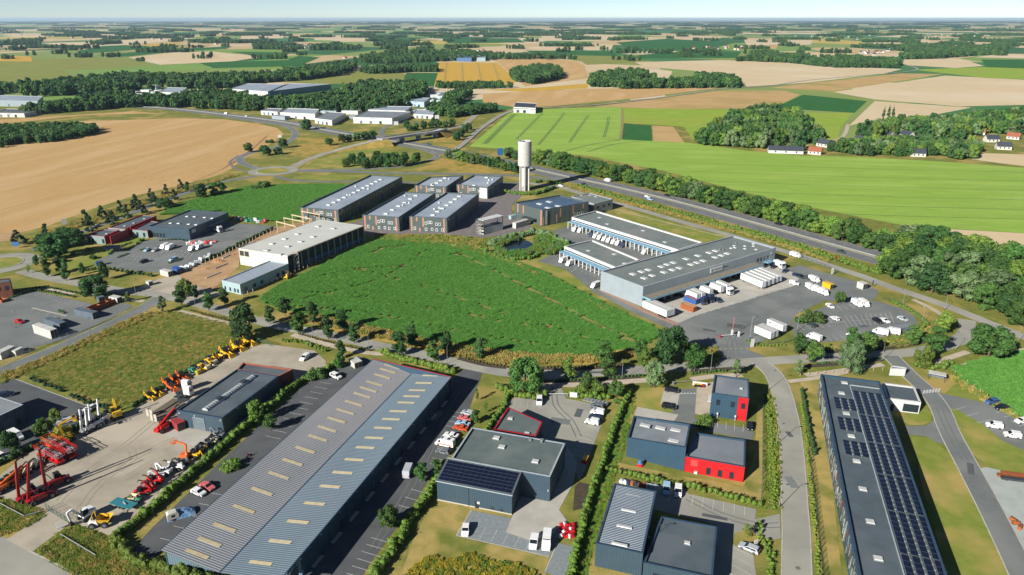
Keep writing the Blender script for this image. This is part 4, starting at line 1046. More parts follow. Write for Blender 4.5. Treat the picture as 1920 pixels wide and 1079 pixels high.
# ---- striped hall and low dark block in the lower middle
sh = building_w('striped_hall', 'grey hall with striped ribbed roof and four white roof lights', [V2(P(1117,1019.6,6.2)), V2(P(1205.6,1039,6.2)), V2(P(1231,921.5,6.8)), V2(P(1152,906.6,6.8))], [6.2,6.2,6.8,6.8], W_SLATE, R_GREY, CAP_D, par=.25)
def ribbed_top(b, mat, pitch=.55, amp=.07, pad=.35, along='x'):
    """ribbed metal sheet lying on the roof of a 4-corner building"""
    c = [b.inn[i] for i in range(4)]; v = []; n_ = int((c[3] - c[0]).length / pitch); ts = []
    for i in range(n_): ts += [(i / n_, 0),((i + .35) / n_, 0),((i + .45) / n_, amp),((i + .85) / n_, amp),((i + .95) / n_, 0)]
    for t_, dz in ts:
        a, d = c[0].lerp(c[3], t_), c[1].lerp(c[2], t_); z = b.h[0] + (b.h[3] - b.h[0]) * t_ - b.par + .06 + dz
        v += [(a.x, a.y, z),(d.x, d.y, z)]
    k = len(v) // 2; me = bpy.data.meshes.new('roof_sheet'); me.from_pydata(v, [], [(2 * i, 2 * i + 1,2 * i + 3,2 * i + 2) for i in range(k - 1)]); me.materials.append(mat)
    return link('roof_sheet', me, b.root)
ribbed_top(sh, M('roof_ribbed_grey', A(128,140,150), A(114,126,138), scale=.1, rough=.45, metal=.25, coord='obj'))
for p_ in ((1187,928.5),(1179,957),(1171,987),(1162,1020)): rooflight(sh, p_, 3.6,.9,.2, z=6.35, kerb=False)
panel(sh, 1,.42,3.0,.5,.5, SKYL, 'wall_lamp', .5)
db = building_w('flat_block', 'low flat-roofed dark block beside the striped hall', [V2(P(1206.5,1055.5,4.6)), V2(P(1336,1084,4.6)), V2(P(1344.8,988,4.6)), V2(P(1240,968.8,4.6))], [4.6] * 4, W_SLATE, R_DARK, CAP_D, par=.35)
rooflight(db, (1289,1017),1.4,1.2,.35)
for u in (.2,.55,.8): panel(db, 0, u, 1.0,1.2,1.3, GLASS, 'window', .03, FRAME_D)
ob = MB().tube((0,0,0),(0,0,2.0),.06).tube((0,0,2),(.9,0,2.3),.05).box((1.0,0,2.3),(.5,.25,.12)).build('wall_bracket_lamp', STEEL_D, db.root); ob.location = (*local(db, (1238,997),4.3),4.2)
# ---- long solar building at the right
def solar_building():
    h = 7.2; NW, NE = V2(P(1538.8,702, h)), V2(P(1649.5,716, h)); d = (V2(P(1610,1079, h)) - NW).normalized(); L = 104
    ex = (NE - NW); wv = ex.length; n_ = Vector((-d.y, d.x));
    SW, SE = NW + d * L, NE + d * L
    b = building_w('solar_building', 'long navy building topped with rows of solar panels', [SW, SE, NE, NW], [h] * 4, W_BLUE, R_DARK, CAP_D, par=.7, capw=.25)
    zr = h - .7
    # standing seams
    c = b.inn
    for p_ in ((1583.5,717),(1578,736.5),(1587,774.5),(1596.5,817),(1606.5,864),(1618,916),(1632,977),(1647,1046)):
        rooflight(b, p_, 1.9,1.6,.35)
    rot = -b.rz
    # panel grid: runs parallel to the long walls
    def grid(p_start, ncol, nrow, pitch_x, pw=1.55, pl=1.75, gap=.08, brk=0):
        s = local(b, p_start, zr + .5); pm = pv_panel_mesh(pw, pl, 0)
        for i in range(ncol):
            x = s.x + i * pitch_x
            for j in range(nrow):
                y = s.y - (j + .5) * (pl + gap) - (j // 8) * brk
                if y < 1: continue
                q = link('solar_panel', pm, b.root); q.location = (x + pw / 2, y, zr + .42); q.rotation_euler = (0, rad(6),0)
            rl = MB().box((0,0,0),(.3, nrow * (pl + gap) + (nrow // 8) * brk, .1)).build('ballast_rail', R_SORT, b.root)
            rl.location = (x + pw + .35, s.y - (nrow * (pl + gap) + (nrow // 8) * brk) / 2, zr + .09)
            for j in range(0, nrow, 1):
                yy = s.y - (j + .5) * (pl + gap) - (j // 8) * brk
                if yy < 1: continue
                br = link('bracket', BRK, rl); br.location = (-.05, yy - (s.y - (nrow * (pl + gap) + (nrow // 8) * brk) / 2),.14)
    BRK = MB().box((0,0,0),(.6,.12,.1)).mesh('bracket', R_LIGHT)
    grid((1599.5,732),4,48,2.12,1.42, brk=.55)
    for p_ in ((1563,744),(1570,781),(1580,824.5)): grid(p_, 3,4,2.1,1.42)
    a_ = local(b, (1593.5,722), zr + .2)
    MB().box((0,0,0),(.22, a_.y - 1,.2)).build('cable_tray', CAP_L, b.root).location = (a_.x, (a_.y + 1) / 2, zr + .12)
    e_ = local(b, (1649,729), zr + .2); MB().box((0,0,0),(abs(e_.x - a_.x),.22,.2)).build('cable_tray', CAP_L, b.root).location = ((a_.x + e_.x) / 2, a_.y + .1, zr + .12)
    # coloured slats on the long facade facing the street
    rg = random.Random(4); mats = [M('slat_grey', A(150,162,160), scale=1, rough=.6), M('slat_rust', A(120,66,52), scale=1, rough=.6), M('slat_pale', A(196,204,196), scale=1, rough=.6), M('slat_slate', A(84,96,100), scale=1, rough=.6)]
    ms = {}
    u = .5
    while u < L - 1:
        for k in range(2):
            ln = rg.choice((1.6,2.4,3.2)); z = rg.uniform(.4, h - ln - .5); mt = rg.choice((0,0,1,2,3,3,3)); key = (ln, mt)
            if key not in ms: ms[key] = MB().box((0,0, ln / 2),(.24,.1, ln)).mesh('facade_slat', mats[mt])
            q = link('facade_slat', ms[key], b.root); p_, e, LL = wpt(b, 3, u / L); nn = Vector((e.y, -e.x)); q.location = (p_.x + nn.x * .07, p_.y + nn.y * .07, z); q.rotation_euler = (0,0, math.atan2(e.y, e.x))
            u += .36
    panel(b, 3,.03, h - 2.2,3.5,.8, W_WHITE, 'name_sign', .1)
    panel(b, 1,.55,.2,30,2.0, GLASS, 'window_band', .04)
    return b
solar_building()
wb = building_w('white_annex', 'small white cube annex beside the solar building', [V2(P(1663,747.6,4)), V2(P(1727,755.4,4)), V2(P(1714.5,725.5,4)), V2(P(1654,718,4))], [4.0] * 4, W_WHITE, R_DARK, FRAME_W, par=.5, capw=.3)
panel(wb, 0,.74,.5,4.2,2.4, GLASS, 'window', .05, FRAME_D, .12); panel(wb, 0,.2,0,1.1,2.2, FRAME_D, 'side_door', .04)
ut = building_w('substation', 'small white transformer hut beside the access road', [V2(P(1672,700)), V2(P(1694,703)), V2(P(1697,692,2.6)), V2(P(1672,691,2.6))], [2.6] * 4, W_WHITE, R_GREY, FRAME_W, par=.1)
panel(ut, 1,.5,.1,1.0,2.0, STEEL_D, 'door', .04)
# ---- building at the left edge
lb = building_w('workshop', 'grey workshop with flat roof cut by the left edge of the photo', [V2(P(-70,812,5.6)), V2(P(43.7,759.5,5.6)), V2(P(-12,741,5.6)), V2(P(-130,790,5.6))], [5.6] * 4, W_SLATE, R_GREY, CAP_L, par=.4)
panel(lb, 0,.86,0,1.1,2.2, FRAME_D, 'side_door'); panel(lb, 0,.7,0,3.2,3.4, SHUT, 'roller_shutter')
rb = building_w('brown_block', 'rust-brown panelled block at the far left edge above the car park', [V2(P(-60,568)), V2(P(26,557)), V2(P(18,518,8)), V2(P(-60,526,8))], [7.0] * 4, M('corten_panel', A(128,72,48), A(104,58,40), scale=.6, rough=.8), R_DARK, CAP_D, par=.5)
for u in (.72,.9): panel(rb, 0, u, 3.6,1.2,1.6, GLASS, 'window', .03, FRAME_D)
# ================================================================== parcel depot
st = building('sorting_hall', 'big silver-grey parcel hall with dock canopy and white sign board', [(1127,509),(1206,538.5),(1455,465),(1375,442.5)], 9.0, W_GREY, R_SORT, CAP_L, par=.7, capw=.2)
for p_ in ((1187,513.5),(1203,509),(1216,505.5),(1208,521),(1223,516),(1240,499.5),(1251,495.5),(1263,492),(1245,510),(1261,505.5),(1274,502),(1287,485),(1309,479),(1296,495.5),(1307,492),(1319,488.5),(1330,473.5),(1342,470),(1341,482),(1353,478.5),(1364,475)):
    rooflight(st, p_, 3.0,2.2,.35, kerb=False)
for p_ in ((1371,465),(1377,460.5),(1378,464),(1397,461),(1397,466),(1413,457),(1413,461),(1418,467.5)): rooflight(st, p_, 1.4,1.2,.35, kerb=False)
for p_ in ((1350,467),(1356,468),(1380,455)): roof_vent(st, p_, h=.6)
# dock canopy along the yard side
p0, e_, L_ = wpt(st, 1,0); nn = Vector((e_.y, -e_.x)); ang = math.atan2(e_.y, e_.x)
cn = MB().box((L_ * .41,-2.3,0),(L_ * .82,4.6,.35)).build('dock_canopy', M('canopy_top', A(146,140,124), scale=.5, rough=.9), st.root); cn.location = (p0.x, p0.y, 4.6); cn.rotation_euler = (0,0, ang)
MB().box((L_ * .41,-4.66,0),(L_ * .82,.12,.7)).build('canopy_fascia', LBLUE, cn)
MB().box((-.06,-2.3,0),(.12,4.7,.7)).build('canopy_fascia', LBLUE, cn)
for i in range(17):
    u = .03 + i * .77 / 16; panel(st, 1, u, 1.1,3.0,3.0, STEEL_D, 'dock_door', .05, FRAME_D, .18)
    panel(st, 1, u, .2,2.4,.8, M('rubber', A(30,32,34), scale=1, rough=.9), 'dock_bumper', .45)
for i in range(4): panel(st, 1,.85 + i * .028,4.6,.9,1.5, GLASS, 'window', .03, FRAME_D)
sg = panel(st, 1,.515,6.0,8.6,2.3, FRAME_W, 'sign_board', .18)
MB().box((1.0,-.125,1.1),(5.4,.02,.32)).build('sign_lettering', STEEL_D, sg); MB().tube((-3.0,-.11,1.15),(-3.0,-.14,1.15),.55,12).build('sign_emblem', M('emblem_teal', A(110,140,148), scale=1, rough=.6), sg)
panel(st, 1,.585,7.0,3.6,.35, STEEL_D, 'sign_lettering', .1)
lg = panel(st, 1,.965,6.2,1.6,1.9, W_GREY, 'logo_plate', .05); MB().bar((-.5,-.07,.4),(.5,-.07,.95),.28,.05).bar((.5,-.07,.95),(-.5,-.07,1.5),.28,.05).build('logo_mark', FRAME_W, lg)
cp = panel(st, 1,.93,3.2,4.6,.3, LBLUE, 'entrance_canopy', 2.6); panel(st, 1,.93,0,3.2,2.6, GLASS, 'entrance_door', .05)
for u in (.2,.8): panel(st, 0, u, 7.6,.4,.3, SKYL, 'wall_lamp', .3)
def delivery_annex(label, pts, h, u1, name='delivery_annex'):
    b = building(name, label, pts, h, W_WHITE, R_SORT, FRAME_W, par=.8, capw=.35)
    p0, e, L = wpt(b, 0,0); n_ = Vector((e.y, -e.x)); a = math.atan2(e.y, e.x)
    c = MB().box((L * u1 / 2,-1.6,0),(L * u1,3.2,.3)).build('bay_canopy', LBLUE, b.root); c.location = (p0.x, p0.y, h - 2.3); c.rotation_euler = (0,0, a)
    k = int(L * u1 / 3.1)
    for i in range(k + 1):
        q = MB().box((i * 3.1 + .4,-2.9,0),(.45,.45, h - 2.4)).build('bay_pillar', FRAME_W, b.root); q.location = (p0.x, p0.y, (h - 2.4) / 2); q.rotation_euler = (0,0, a)
    for i in range(k): panel(b, 0,(i + .5) * 3.1 / L, .2,2.2,2.6, STEEL_D if i % 3 else SHUT, 'bay_door', .05)
    w_ = panel(b, 0,.5 * u1, h - 1.9, L * u1 - 1,.6, GLASS, 'clerestory_window', .04)
    return b
d1 = delivery_annex('long white van-loading wing of the parcel depot nearest the motorway', [(1072,407.5),(1272,469),(1319,455),(1117.5,395.5)], 6.2,.95)
for p_ in ((1125,408),(1139,420),(1206.5,432.5),(1247,454)): rooflight(d1, p_, 2.4,1.8,.35)
d2 = delivery_annex('shorter white van-loading wing beside the maize field', [(1058,462),(1155,502),(1200,487.5),(1110,450)], 6.0,.93)
for p_ in ((1103.5,470),(1152,476.5),(1172,494)): rooflight(d2, p_, 2.4,1.8,.35)
# ================================================================== hall under construction
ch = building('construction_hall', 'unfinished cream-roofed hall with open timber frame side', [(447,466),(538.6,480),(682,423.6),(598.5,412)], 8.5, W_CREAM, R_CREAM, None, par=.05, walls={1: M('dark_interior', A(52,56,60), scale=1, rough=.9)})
p0, e, L = wpt(ch, 1,0); n_ = Vector((e.y, -e.x))
for i in range(12):
    u = .07 + i * .92 / 11; panel(ch, 1, u, 0,.45,8.3, TIMBER, 'timber_column', .35)
panel(ch, 1,.58,.6, L * .78,2.0, M('panel_teal_blue', A(60,112,146), A(50,98,130), scale=.4, rough=.6), 'wall_panel', .25)
panel(ch, 1,.5,8.2, L, .3, TIMBER, 'eaves_beam', .4)
for u in (.06,.165): panel(ch, 0, u, 4.9,2.6,2.6, M('dark_interior', A(52,56,60), scale=1), 'window_opening', .03, TIMBER, .25)
for p_ in ((447 + 93,440) if False else (510,456),(534,447),(558,438),(540,461),(564,452),(587,443),(596,423.5),(625,427.5),(500,468.5),(525,476)): rooflight(ch, p_, 2.6,2.0,.5, z=8.45, kerb=False, mat=SKYL)
lw = building('site_office_block', 'low pale-blue ribbed block in front of the unfinished hall', [(415.7,526),(449.6,534),(540,495),(505.5,489)], 4.9, W_LB, R_LIGHT, CAP_L, par=.3)
for u in (.15,.42,.68,.85): panel(lw, 0, u, .8,.8,1.5, GLASS, 'window', .03, FRAME_D)
for u in (.1,.27,.42,.76,.88): panel(lw, 1, u, 1.0,1.6,1.5, GLASS, 'window', .03, FRAME_D)
# free-standing timber frames beside it
for k, (a_, b_) in enumerate((((521,437),(557,447)),((535,430),(573,438)),((550,424),(584,432)),((568,417),(602,424)))):
    A_, B_ = P(*a_), P(*b_); z = 6.5
    t = thing('timber_frame', ['nearest pale timber portal frame left of the unfinished hall', 'second timber portal frame left of the unfinished hall', 'third timber portal frame left of the unfinished hall', 'farthest timber portal frame left of the unfinished hall'][k], 'timber frame', (A_.x, A_.y, 0),0, 'timber portal frames')
    d = B_ - A_
    MB().box((0,0, z / 2),(.4,.4, z)).build('post', TIMBER, t); MB().box((d.x * .95, d.y * .95, z / 2),(.4,.4, z)).build('post', TIMBER, t)
    MB().bar((-.3,0, z + .3),(d.x, d.y, z + .3),.3,.6).build('beam', TIMBER, t)
# aluminium scaffold tower at the open corner
t = thing('scaffold_tower', 'aluminium scaffold tower at the corner of the unfinished hall', 'scaffold', P(552,508), rad(25))
m = MB(); S = 2.6
for x in (0, S):
    for y in (0, S): m.tube((x, y, 0),(x, y, 8.6),.09,6)
m.build('upright', STEEL, t)
m = MB()
for z in (2.1,4.2,6.3,8.4):
    for a_, b_ in (((0,0),(S, 0)),((S, 0),(S, S)),((S, S),(0, S)),((0, S),(0,0))): m.tube((*a_, z),(*b_, z),.07,6); m.tube((*a_, z - 2.1),(*b_, z),.06,6)
m.build('brace', STEEL, t)
m = MB()
for z in (4.3,8.5): m.box((S / 2, S / 2, z),(S, S, .08))
m.build('platform', TIMBER, t)
# ================================================================== business park halls (dark cladding, pale roofs)
def park_hall(label, pts, h, lights, front=True, side=True, seed=0, solidw=None):
    b = building('business_hall', label, pts, h, W_DARK, R_LIGHT, CAP_D, par=.8, capw=.15, group='business park halls')
    c = b.inn; n = lights; rg = random.Random(seed)
    for i in range(n):
        t_ = .12 + .78 * i / max(n - 1,1); q = (c[0].lerp(c[3], t_)).lerp(c[1].lerp(c[2], t_),.5)
        rooflight(b, (q.x, q.y),2.6,1.6,.6, local=True, kerb=False)
    for i in range(3):
        q = (c[0].lerp(c[3], rg.uniform(.1,.9))).lerp(c[1].lerp(c[2], rg.uniform(.1,.9)), rg.uniform(.15,.85))
        ob = MB().box((0,0,.45),(1.0,1.0,.9)).build('roof_unit', SKYL, b.root); ob.location = (q.x, q.y, h - .8)
    L = (b.c[1] - b.c[0]).length
    if front:
        for u, z0, hh in ((.06,.0, h - .4),(.37, h * .35, h * .62),(.92,.3, h - .6),(.2, h * .7, h * .28),(.27,0, h * .25)): panel(b, 0, u, z0,.9, hh, COPPER, 'copper_strip', .05)
        for u, z0 in ((.44,1.0),(.44,4.6),(.58,5.2),(.6,1.2),(.72,1.0),(.72,4.4),(.80,4.4),(.87,1.2),(.52,5.2),(.14,1.2)):
            if z0 + 1.4 < h: panel(b, 0, u, z0,.8,1.2, GLASS, 'window', .03, FRAME_W, .28)
    if side:
        Ls = (b.c[2] - b.c[1]).length; k = int(Ls / 4.2)
        for i in range(k):
            u = (i + .6) / k
            if rg.random() < .16: panel(b, 1, u, .1,3.2, h - 1.6, GLASSB, 'glazed_bay', .05)
            else:
                panel(b, 1, u, 1.0,1.0,1.9, GLASS, 'window', .03, FRAME_W, .16)
                if rg.random() < .8: panel(b, 1, u, 4.6,1.0,1.7, GLASS, 'window', .03, FRAME_W, .16)
        panel(b, 1,.05, h - 2.0,1.8,1.2, FRAME_W, 'unit_sign', .06)
    return b
park_hall('longest dark hall with pale roof beside the unfinished hall', [(562,389.4),(634,394.6),(754,332),(694.4,328.4)], 8.0,12, seed=1)
park_hall('dark hall with copper strips, left of the two front halls', [(679.5,403),(748,408),(816,362.5),(757,360)], 8.6,6, seed=2)
park_hall('dark hall with copper strips, right of the two front halls', [(767,406),(838,410),(897.6,364),(836.6,361)], 8.7,7, seed=3)
park_hall('small dark rear hall in the middle of the business park', [(777.5,347.6),(836.6,351),(869,329.5),(805,332)], 8.0,4, seed=4)
hb = park_hall('small dark rear hall nearest the water tower', [(856,346),(914.4,352),(943,331),(888,328.5)], 8.0,2, seed=5)
panel(hb, 0,.86,.2,5.5,7.2, W_WHITE, 'white_bay', .08)
fb = building('black_showroom', 'black building with copper strips and blue glazed roof by the water tower', [(965,380),(1017.5,394),(1104,379),(1050,366)], 10.0, W_DARK, M('roof_blue_membrane', A(92,116,138), A(80,102,124), scale=.2, rough=.35), CAP_D, par=.7)
for u in (.12,.32,.95): panel(fb, 0, u, .5 if u > .9 else 4.5,1.0,9.2 if u > .9 else 5.0, COPPER, 'copper_strip', .05)
for u, z0 in ((.02,.5),(.3,1.0),(.38,4.0),(.66,4.5),(.88,6.5)): panel(fb, 1, u, z0,.9,5.0 if z0 < 5 else 3, COPPER, 'copper_strip', .05)
for u in (.7,.78,.86): panel(fb, 1, u, 3.2,1.4,1.2, GLASS, 'window', .03, FRAME_W, .2)
panel(fb, 1,.08,.8,.9,8.5, STEEL, 'climbing_grid', .5); panel(fb, 0,.6,3.2,10,.3, STEEL_D, 'porch_roof', 4.0)
for p_ in ((1012,382),(1030,378),(1028,389.5),(1047,386)): rooflight(fb, p_, 4.0,2.2,.4, kerb=False)
f2 = building('grey_office', 'pale grey office block behind the black showroom', [(1072,369),(1114,383),(1149,374),(1105,362)], 7.0, W_GREY, R_SORT, CAP_L, par=.4)
for u in (.2,.5,.8): panel(f2,1, u, 3.6,1.6,1.5, GLASS, 'window', .03, FRAME_D); panel(f2,0, u, 3.6,1.6,1.5, GLASSB, 'window', .03, FRAME_D)
for p_ in ((1106,366),(1117,369),(1090,366)): rooflight(f2, p_, 1.4,1.2,.3, kerb=False)
# white training structure wrapped in scaffold
A_, B_ = P(907.5,441), P(942.5,431.7); d = B_ - A_; Lx = d.length; hh = 8.2
t = thing('scaffold_shelter', 'white open shelter with blue posts and scaffold stairs beside the pond', 'shelter', (A_.x, A_.y, 0), math.atan2(d.y, d.x))
MB().box((Lx / 2,2.2, hh + .2),(Lx + .6,5.2,.35)).build('roof', FRAME_W, t); MB().box((Lx / 2,0,2.0),(Lx, .15,4.0)).build('screen_wall', W_WHITE, t); MB().box((0,2.2,2.0),(.15,4.2,4.0)).build('screen_wall', W_WHITE, t)
BLUEP = M('post_blue', A(70,140,200), scale=1, rough=.5)
for x in (0, Lx):
    for y in (0,4.4): MB().box((x, y, hh / 2),(.3,.3, hh)).build('post', BLUEP, t)
m = MB()
for i in range(6): m.tube((Lx * i / 6,0, hh - 1.6),(Lx * (i + 1) / 6,0, hh - .1 if i % 2 else hh - 1.6),.1,6); m.tube((Lx * i / 6,0,4.1),(Lx * (i + .5) / 6,0,6),.1,6)
m.build('lattice_girder', STEEL, t); MB().box((Lx / 2,2.2,4.2),(Lx, 4.3,.2)).build('floor_deck', STEEL_D, t)
m = MB()
for x in (-2.6,-.4):
    for y in (-.2,1.6,3.6): m.tube((x, y, 0),(x, y, hh + 1.4),.09,6)
for z in (2,4,6,8):
    m.tube((-2.6,-.2, z),(-2.6,3.6, z),.07,6); m.tube((-2.6,-.2, z),(-.4,-.2, z),.07,6); m.tube((-2.6,-.2, z - 2),(-2.6,3.6, z),.07,6)
m.build('scaffold_stair', STEEL, t)
m = MB()
for z in (2,4,6): m.box((-1.5,1.7, z),(2.1,3.6,.1))
m.build('scaffold_deck', TIMBER, t)
# ================================================================== water tower
wt = thing('water_tower', 'tall white concrete water tower on fluted legs', 'water tower', P(983.5,357),0)
CONT = M('tower_concrete', A(214,212,205), A(199,197,190), scale=.25, detail=7, rough=.9, coord='obj')
r0 = 4.75
m = MB(); zt, zb = 35.0,17.8
for k in range(6):
    z0 = zb + (zt - zb) * k / 6; m.tube((0,0, z0 + .06),(0,0, z0 + (zt - zb) / 6), r0,40, caps=False); m.tube((0,0, z0),(0,0, z0 + .06), r0 - .08,40, caps=False)
tk = m.build('tank', CONT, wt, smooth=False)
MB().tube((0,0, zb),(0,0, zb + .05), r0,40).build('tank_floor', CONT, tk); MB().tube((0,0, zt - 1.2),(0,0, zt - 1.15), r0 - .1,40).build('tank_roof', CONCL, tk)
MB().tube((0,0, zb - 1.2),(0,0, zb),3.0,32, r0 - .2).build('tank_collar', CONT, wt)
MB().tube((0,0,0),(0,0, zb),2.7,24).build('shaft', CONT, wt)
for i in range(6):
    a = PI / 2 * 0 + i * PI / 3 + rad(30)
    MB().box((math.cos(a) * 3.3, math.sin(a) * 3.3, zb / 2),(1.3,.9, zb), rz=a).build('leg', CONT, wt)
MB().tube((0,0,0),(0,0,3.2),2.76,24).build('base_band', M('concrete_darker', A(176,176,164), scale=.6, rough=.9), wt)
rg = random.Random(2)
for i in range(9):
    a = rg.uniform(0,6.28); MB().tube((math.cos(a) * 4.2, math.sin(a) * 4.2, zt - 1.2),(math.cos(a) * 4.2, math.sin(a) * 4.2, zt + rg.uniform(.3,1.6)),.12,6).build('antenna', STEEL, wt)
MB().tube((-3,1, zt - 1),(-4.2,1.6, zt + 4),.08,6).build('aerial_mast', STEEL, wt); MB().box((-1,-1.5, zt - .6),(2.2,1.6,1.2)).build('equipment_box', STEEL_D, wt)
# ================================================================== red and black buildings at the left
bk = building('black_shed', 'black flat-roofed shed with seven white roof lights at the left', [(277.6,424.6),(354,430.6),(428,399),(356,394)], 6.2, W_SLATE, R_DARK, CAP_D, par=.5)
for p_ in ((320,418),(335,418.5),(354,420),(368,421),(351,405.5),(365,406),(384,407.5),(398,409)): rooflight(bk, p_, 1.8,1.5,.35, kerb=False)
for u in (.06,.13,.2,.28,.36): panel(bk, 0, u, .4,1.2,2.2, GLASS, 'window', .03, FRAME_D)
panel(bk, 1,.1,3.4,3.5,2.0, FRAME_W, 'sign_board', .1); panel(bk, 1,.6,3.8,14,.25, STEEL, 'loading_canopy', 2.0)
def red_unit(label, pts, h, wins):
    b = building('red_trim_unit', label, pts, h, clad('cladding_pale_green', A(150,172,170),0,.8,.05), R_DARK, CAP_R, par=.4, capw=.2, walls={1: W_DRED, 3: W_DRED})
    for u in wins: panel(b, 0, u, .6,1.2,2.2, GLASS, 'window', .03, FRAME_D)
    return b
u1 = red_unit('foremost low unit with dark red side walls left of the black shed', [(160.6,441),(195.3,444),(229,431) if False else (224,431.5),(193,430)], 4.5,(.15,.35,.9)); rooflight(u1,(200,438),1.4,1.2,.3)
u2 = red_unit('long low red-trimmed unit beside the estate road', [(202,427),(234.6,430),(293,405),(265.6,403.5)], 4.5,(.8,)); [rooflight(u2, p_, 1.4,1.2,.3) for p_ in ((234,423.5),(251,418),(271,410))]
u3 = red_unit('red-trimmed link unit touching the black shed', [(248,431),(276,433.5),(310,410) if False else (305,418),(281,414)], 4.2,(.3,.75))
for lab, a_, b_, h in (('free-standing dark red wall in front of the low units', (209,459),(243,445),4.8),('dark red fin wall on the roof of the low units', (247,442),(289,424),5.2)):
    A_, B_ = P(*a_), P(*b_); d = B_ - A_
    w_ = MB().box((d.length / 2,0, h / 2),(d.length, .5, h)).build('fin_wall', W_DRED); w_.location = (A_.x, A_.y, 0); w_.rotation_euler = (0,0, math.atan2(d.y, d.x)); tag(w_, lab, 'wall')
cpn = thing('solar_canopy', 'small slatted solar carport on the lawn beside the car park', 'carport', P(202,476), rad(20))
for i in range(4): q = MB().box((0,0,0),(7,1.2,.1)).build('solar_panel', PV, cpn); q.location = (2.5, i * 1.5,2.6); q.rotation_euler = (rad(15),0,0)
for x in (-.5,5.5): MB().box((x, 2.2,1.25),(.2,.2,2.5)).build('post', STEEL, cpn); MB().bar((x, -.5,2.45),(x, 5,2.45),.15,.2).build('beam', STEEL, cpn)
# ================================================================== retail park and farms in the middle distance
def simple(label, pts, h, wall, roof, name='industrial_unit', cat='building', group=None, cap=FRAME_W, par=.4):
    return building(name, label, pts, h, wall, roof, cap, par=par, cat=cat, group=group)
G_ = 'white units beyond the motorway'
for i, (lab, pts, h, w_, r_) in enumerate((
  ('white unit with four ridged roofs beside the motorway', [(525,211),(590,214),(598,205),(538,203)], 7, W_WHITE, CAP_L),
  ('long white shed second beyond the motorway', [(590,222),(622,226),(648,212),(615,210)], 6, W_WHITE, R_GREY),
  ('small white kiosk building at the motorway side', [(489,208),(520,210),(530,204),(500,203)], 5, FRAME_W, R_GREY),
  ('long white gabled hall right of the ramp', [(662,220),(735,222),(770,210),(690,208)], 7, W_WHITE, R_GREY),
  ('row of white roofed units behind the gabled hall', [(690,206),(760,208),(772,200),(705,199)], 6, W_WHITE, R_LIGHT),
  ('pale blue retail shed beside the crowded car park', [(763,190),(795,192),(806,184),(768,183)], 7, W_LB, R_LIGHT),
  ('blue and white showroom above the car park', [(820,180),(850,181),(856,175),(830,173)], 6, W_LB, R_GREY),
  ('white workshop behind the tree screen', [(775,214),(812,216),(816,207),(780,205)], 5, W_WHITE, R_LIGHT),
  ('large white sawtooth factory above the wood', [(430,167),(502,172),(535,158),(462,157)], 10, W_WHITE, R_LIGHT),
  ('second bay of the sawtooth factory', [(502,172),(560,165),(620,158),(540,157)], 9, W_GREY, R_LIGHT),
  ('low grey warehouse at the far left', [(-30,188),(70,190),(80,181),(-30,178)], 8, W_GREY, R_LIGHT),
  ('flat dark unit below the far-left warehouse', [(-10,212),(45,213),(80,206),(10,204)], 5, W_CREAM, R_DARK),
  ('white dealership left of the wood', [(210,181),(250,184),(270,176),(225,174)], 5, W_WHITE, R_LIGHT),
  ('grey dealership with white roof left of the wood', [(300,173),(340,174),(350,165),(312,164)], 6, W_WHITE, R_LIGHT),
  ('small white shop among the dealership cars', [(362,175),(392,176),(396,169),(368,168)], 5, W_WHITE, R_GREY),
  ('red-roofed shop at the far left', [(164,172),(186,172),(188,168),(168,167)], 4, W_CREAM, CAP_R),
  ('blue farm shed in the village', [(856,109),(884,110),(886,104),(858,103)], 9, M('shed_blue', A(70,110,160), rough=.6), M('shed_blue_roof', A(84,120,166), rough=.6)),
  ('pale blue farm shed in the village', [(894,109),(910,109),(911,102),(896,101)], 9, W_LB, R_LIGHT))):
    b = simple(lab, pts, h, w_, r_, group=G_)
    if pts[0][1] > 150:
        for u in (.2,.45,.7): panel(b, 0, u, .2,3.0,3.0, SHUT if u < .6 else GLASS, 'shopfront', .06)
        panel(b, 0,.5, h - 1.6,6,.9, LBLUE, 'shop_sign', .1)
rg = random.Random(12)
for i in range(34):
    x, y = (rg.uniform(495,660), rg.uniform(203,224)) if i < 8 else (rg.uniform(680,860), rg.uniform(176,214)) if i < 22 else (rg.uniform(170,400), rg.uniform(166,186))
    w_, d_, h_ = rg.uniform(8,22), rg.uniform(8,14), rg.uniform(3,6); o = P(x, y); a_ = rg.uniform(-.6,.3); u_ = Vector((math.cos(a_), math.sin(a_))); n_ = Vector((-u_.y, u_.x)); c0 = V2(o)
    c_ = rg.choice((('white', W_WHITE, R_LIGHT),('white', W_WHITE, R_LIGHT),('grey', W_GREY, R_GREY),('pale blue', W_LB, R_LIGHT),('cream', W_CREAM, R_GREY)))
    building_w('small_unit', 'small %s flat-roofed unit among the %s' % (c_[0], 'sheds beside the motorway' if i < 8 else 'retail park buildings' if i < 22 else 'dealerships on the left'), [c0, c0 + u_ * w_, c0 + u_ * w_ + n_ * d_, c0 + n_ * d_], [h_] * 4, c_[1], c_[2], None, .3,.3, 'building', 'small units in the distance')
wf = simple('white workshop with dark roof beside the crop field', [(963,201),(1004,203),(1006,194),(967,192)], 7, W_WHITE, R_TILE, name='workshop')
panel(wf, 0,.2,.2,4,3.5, STEEL_D, 'roller_shutter'); panel(wf, 0,.5,.2,4,3.5, GLASS, 'roller_shutter'); panel(wf, 0,.5,5,30,.8, STEEL_D, 'sign_band')
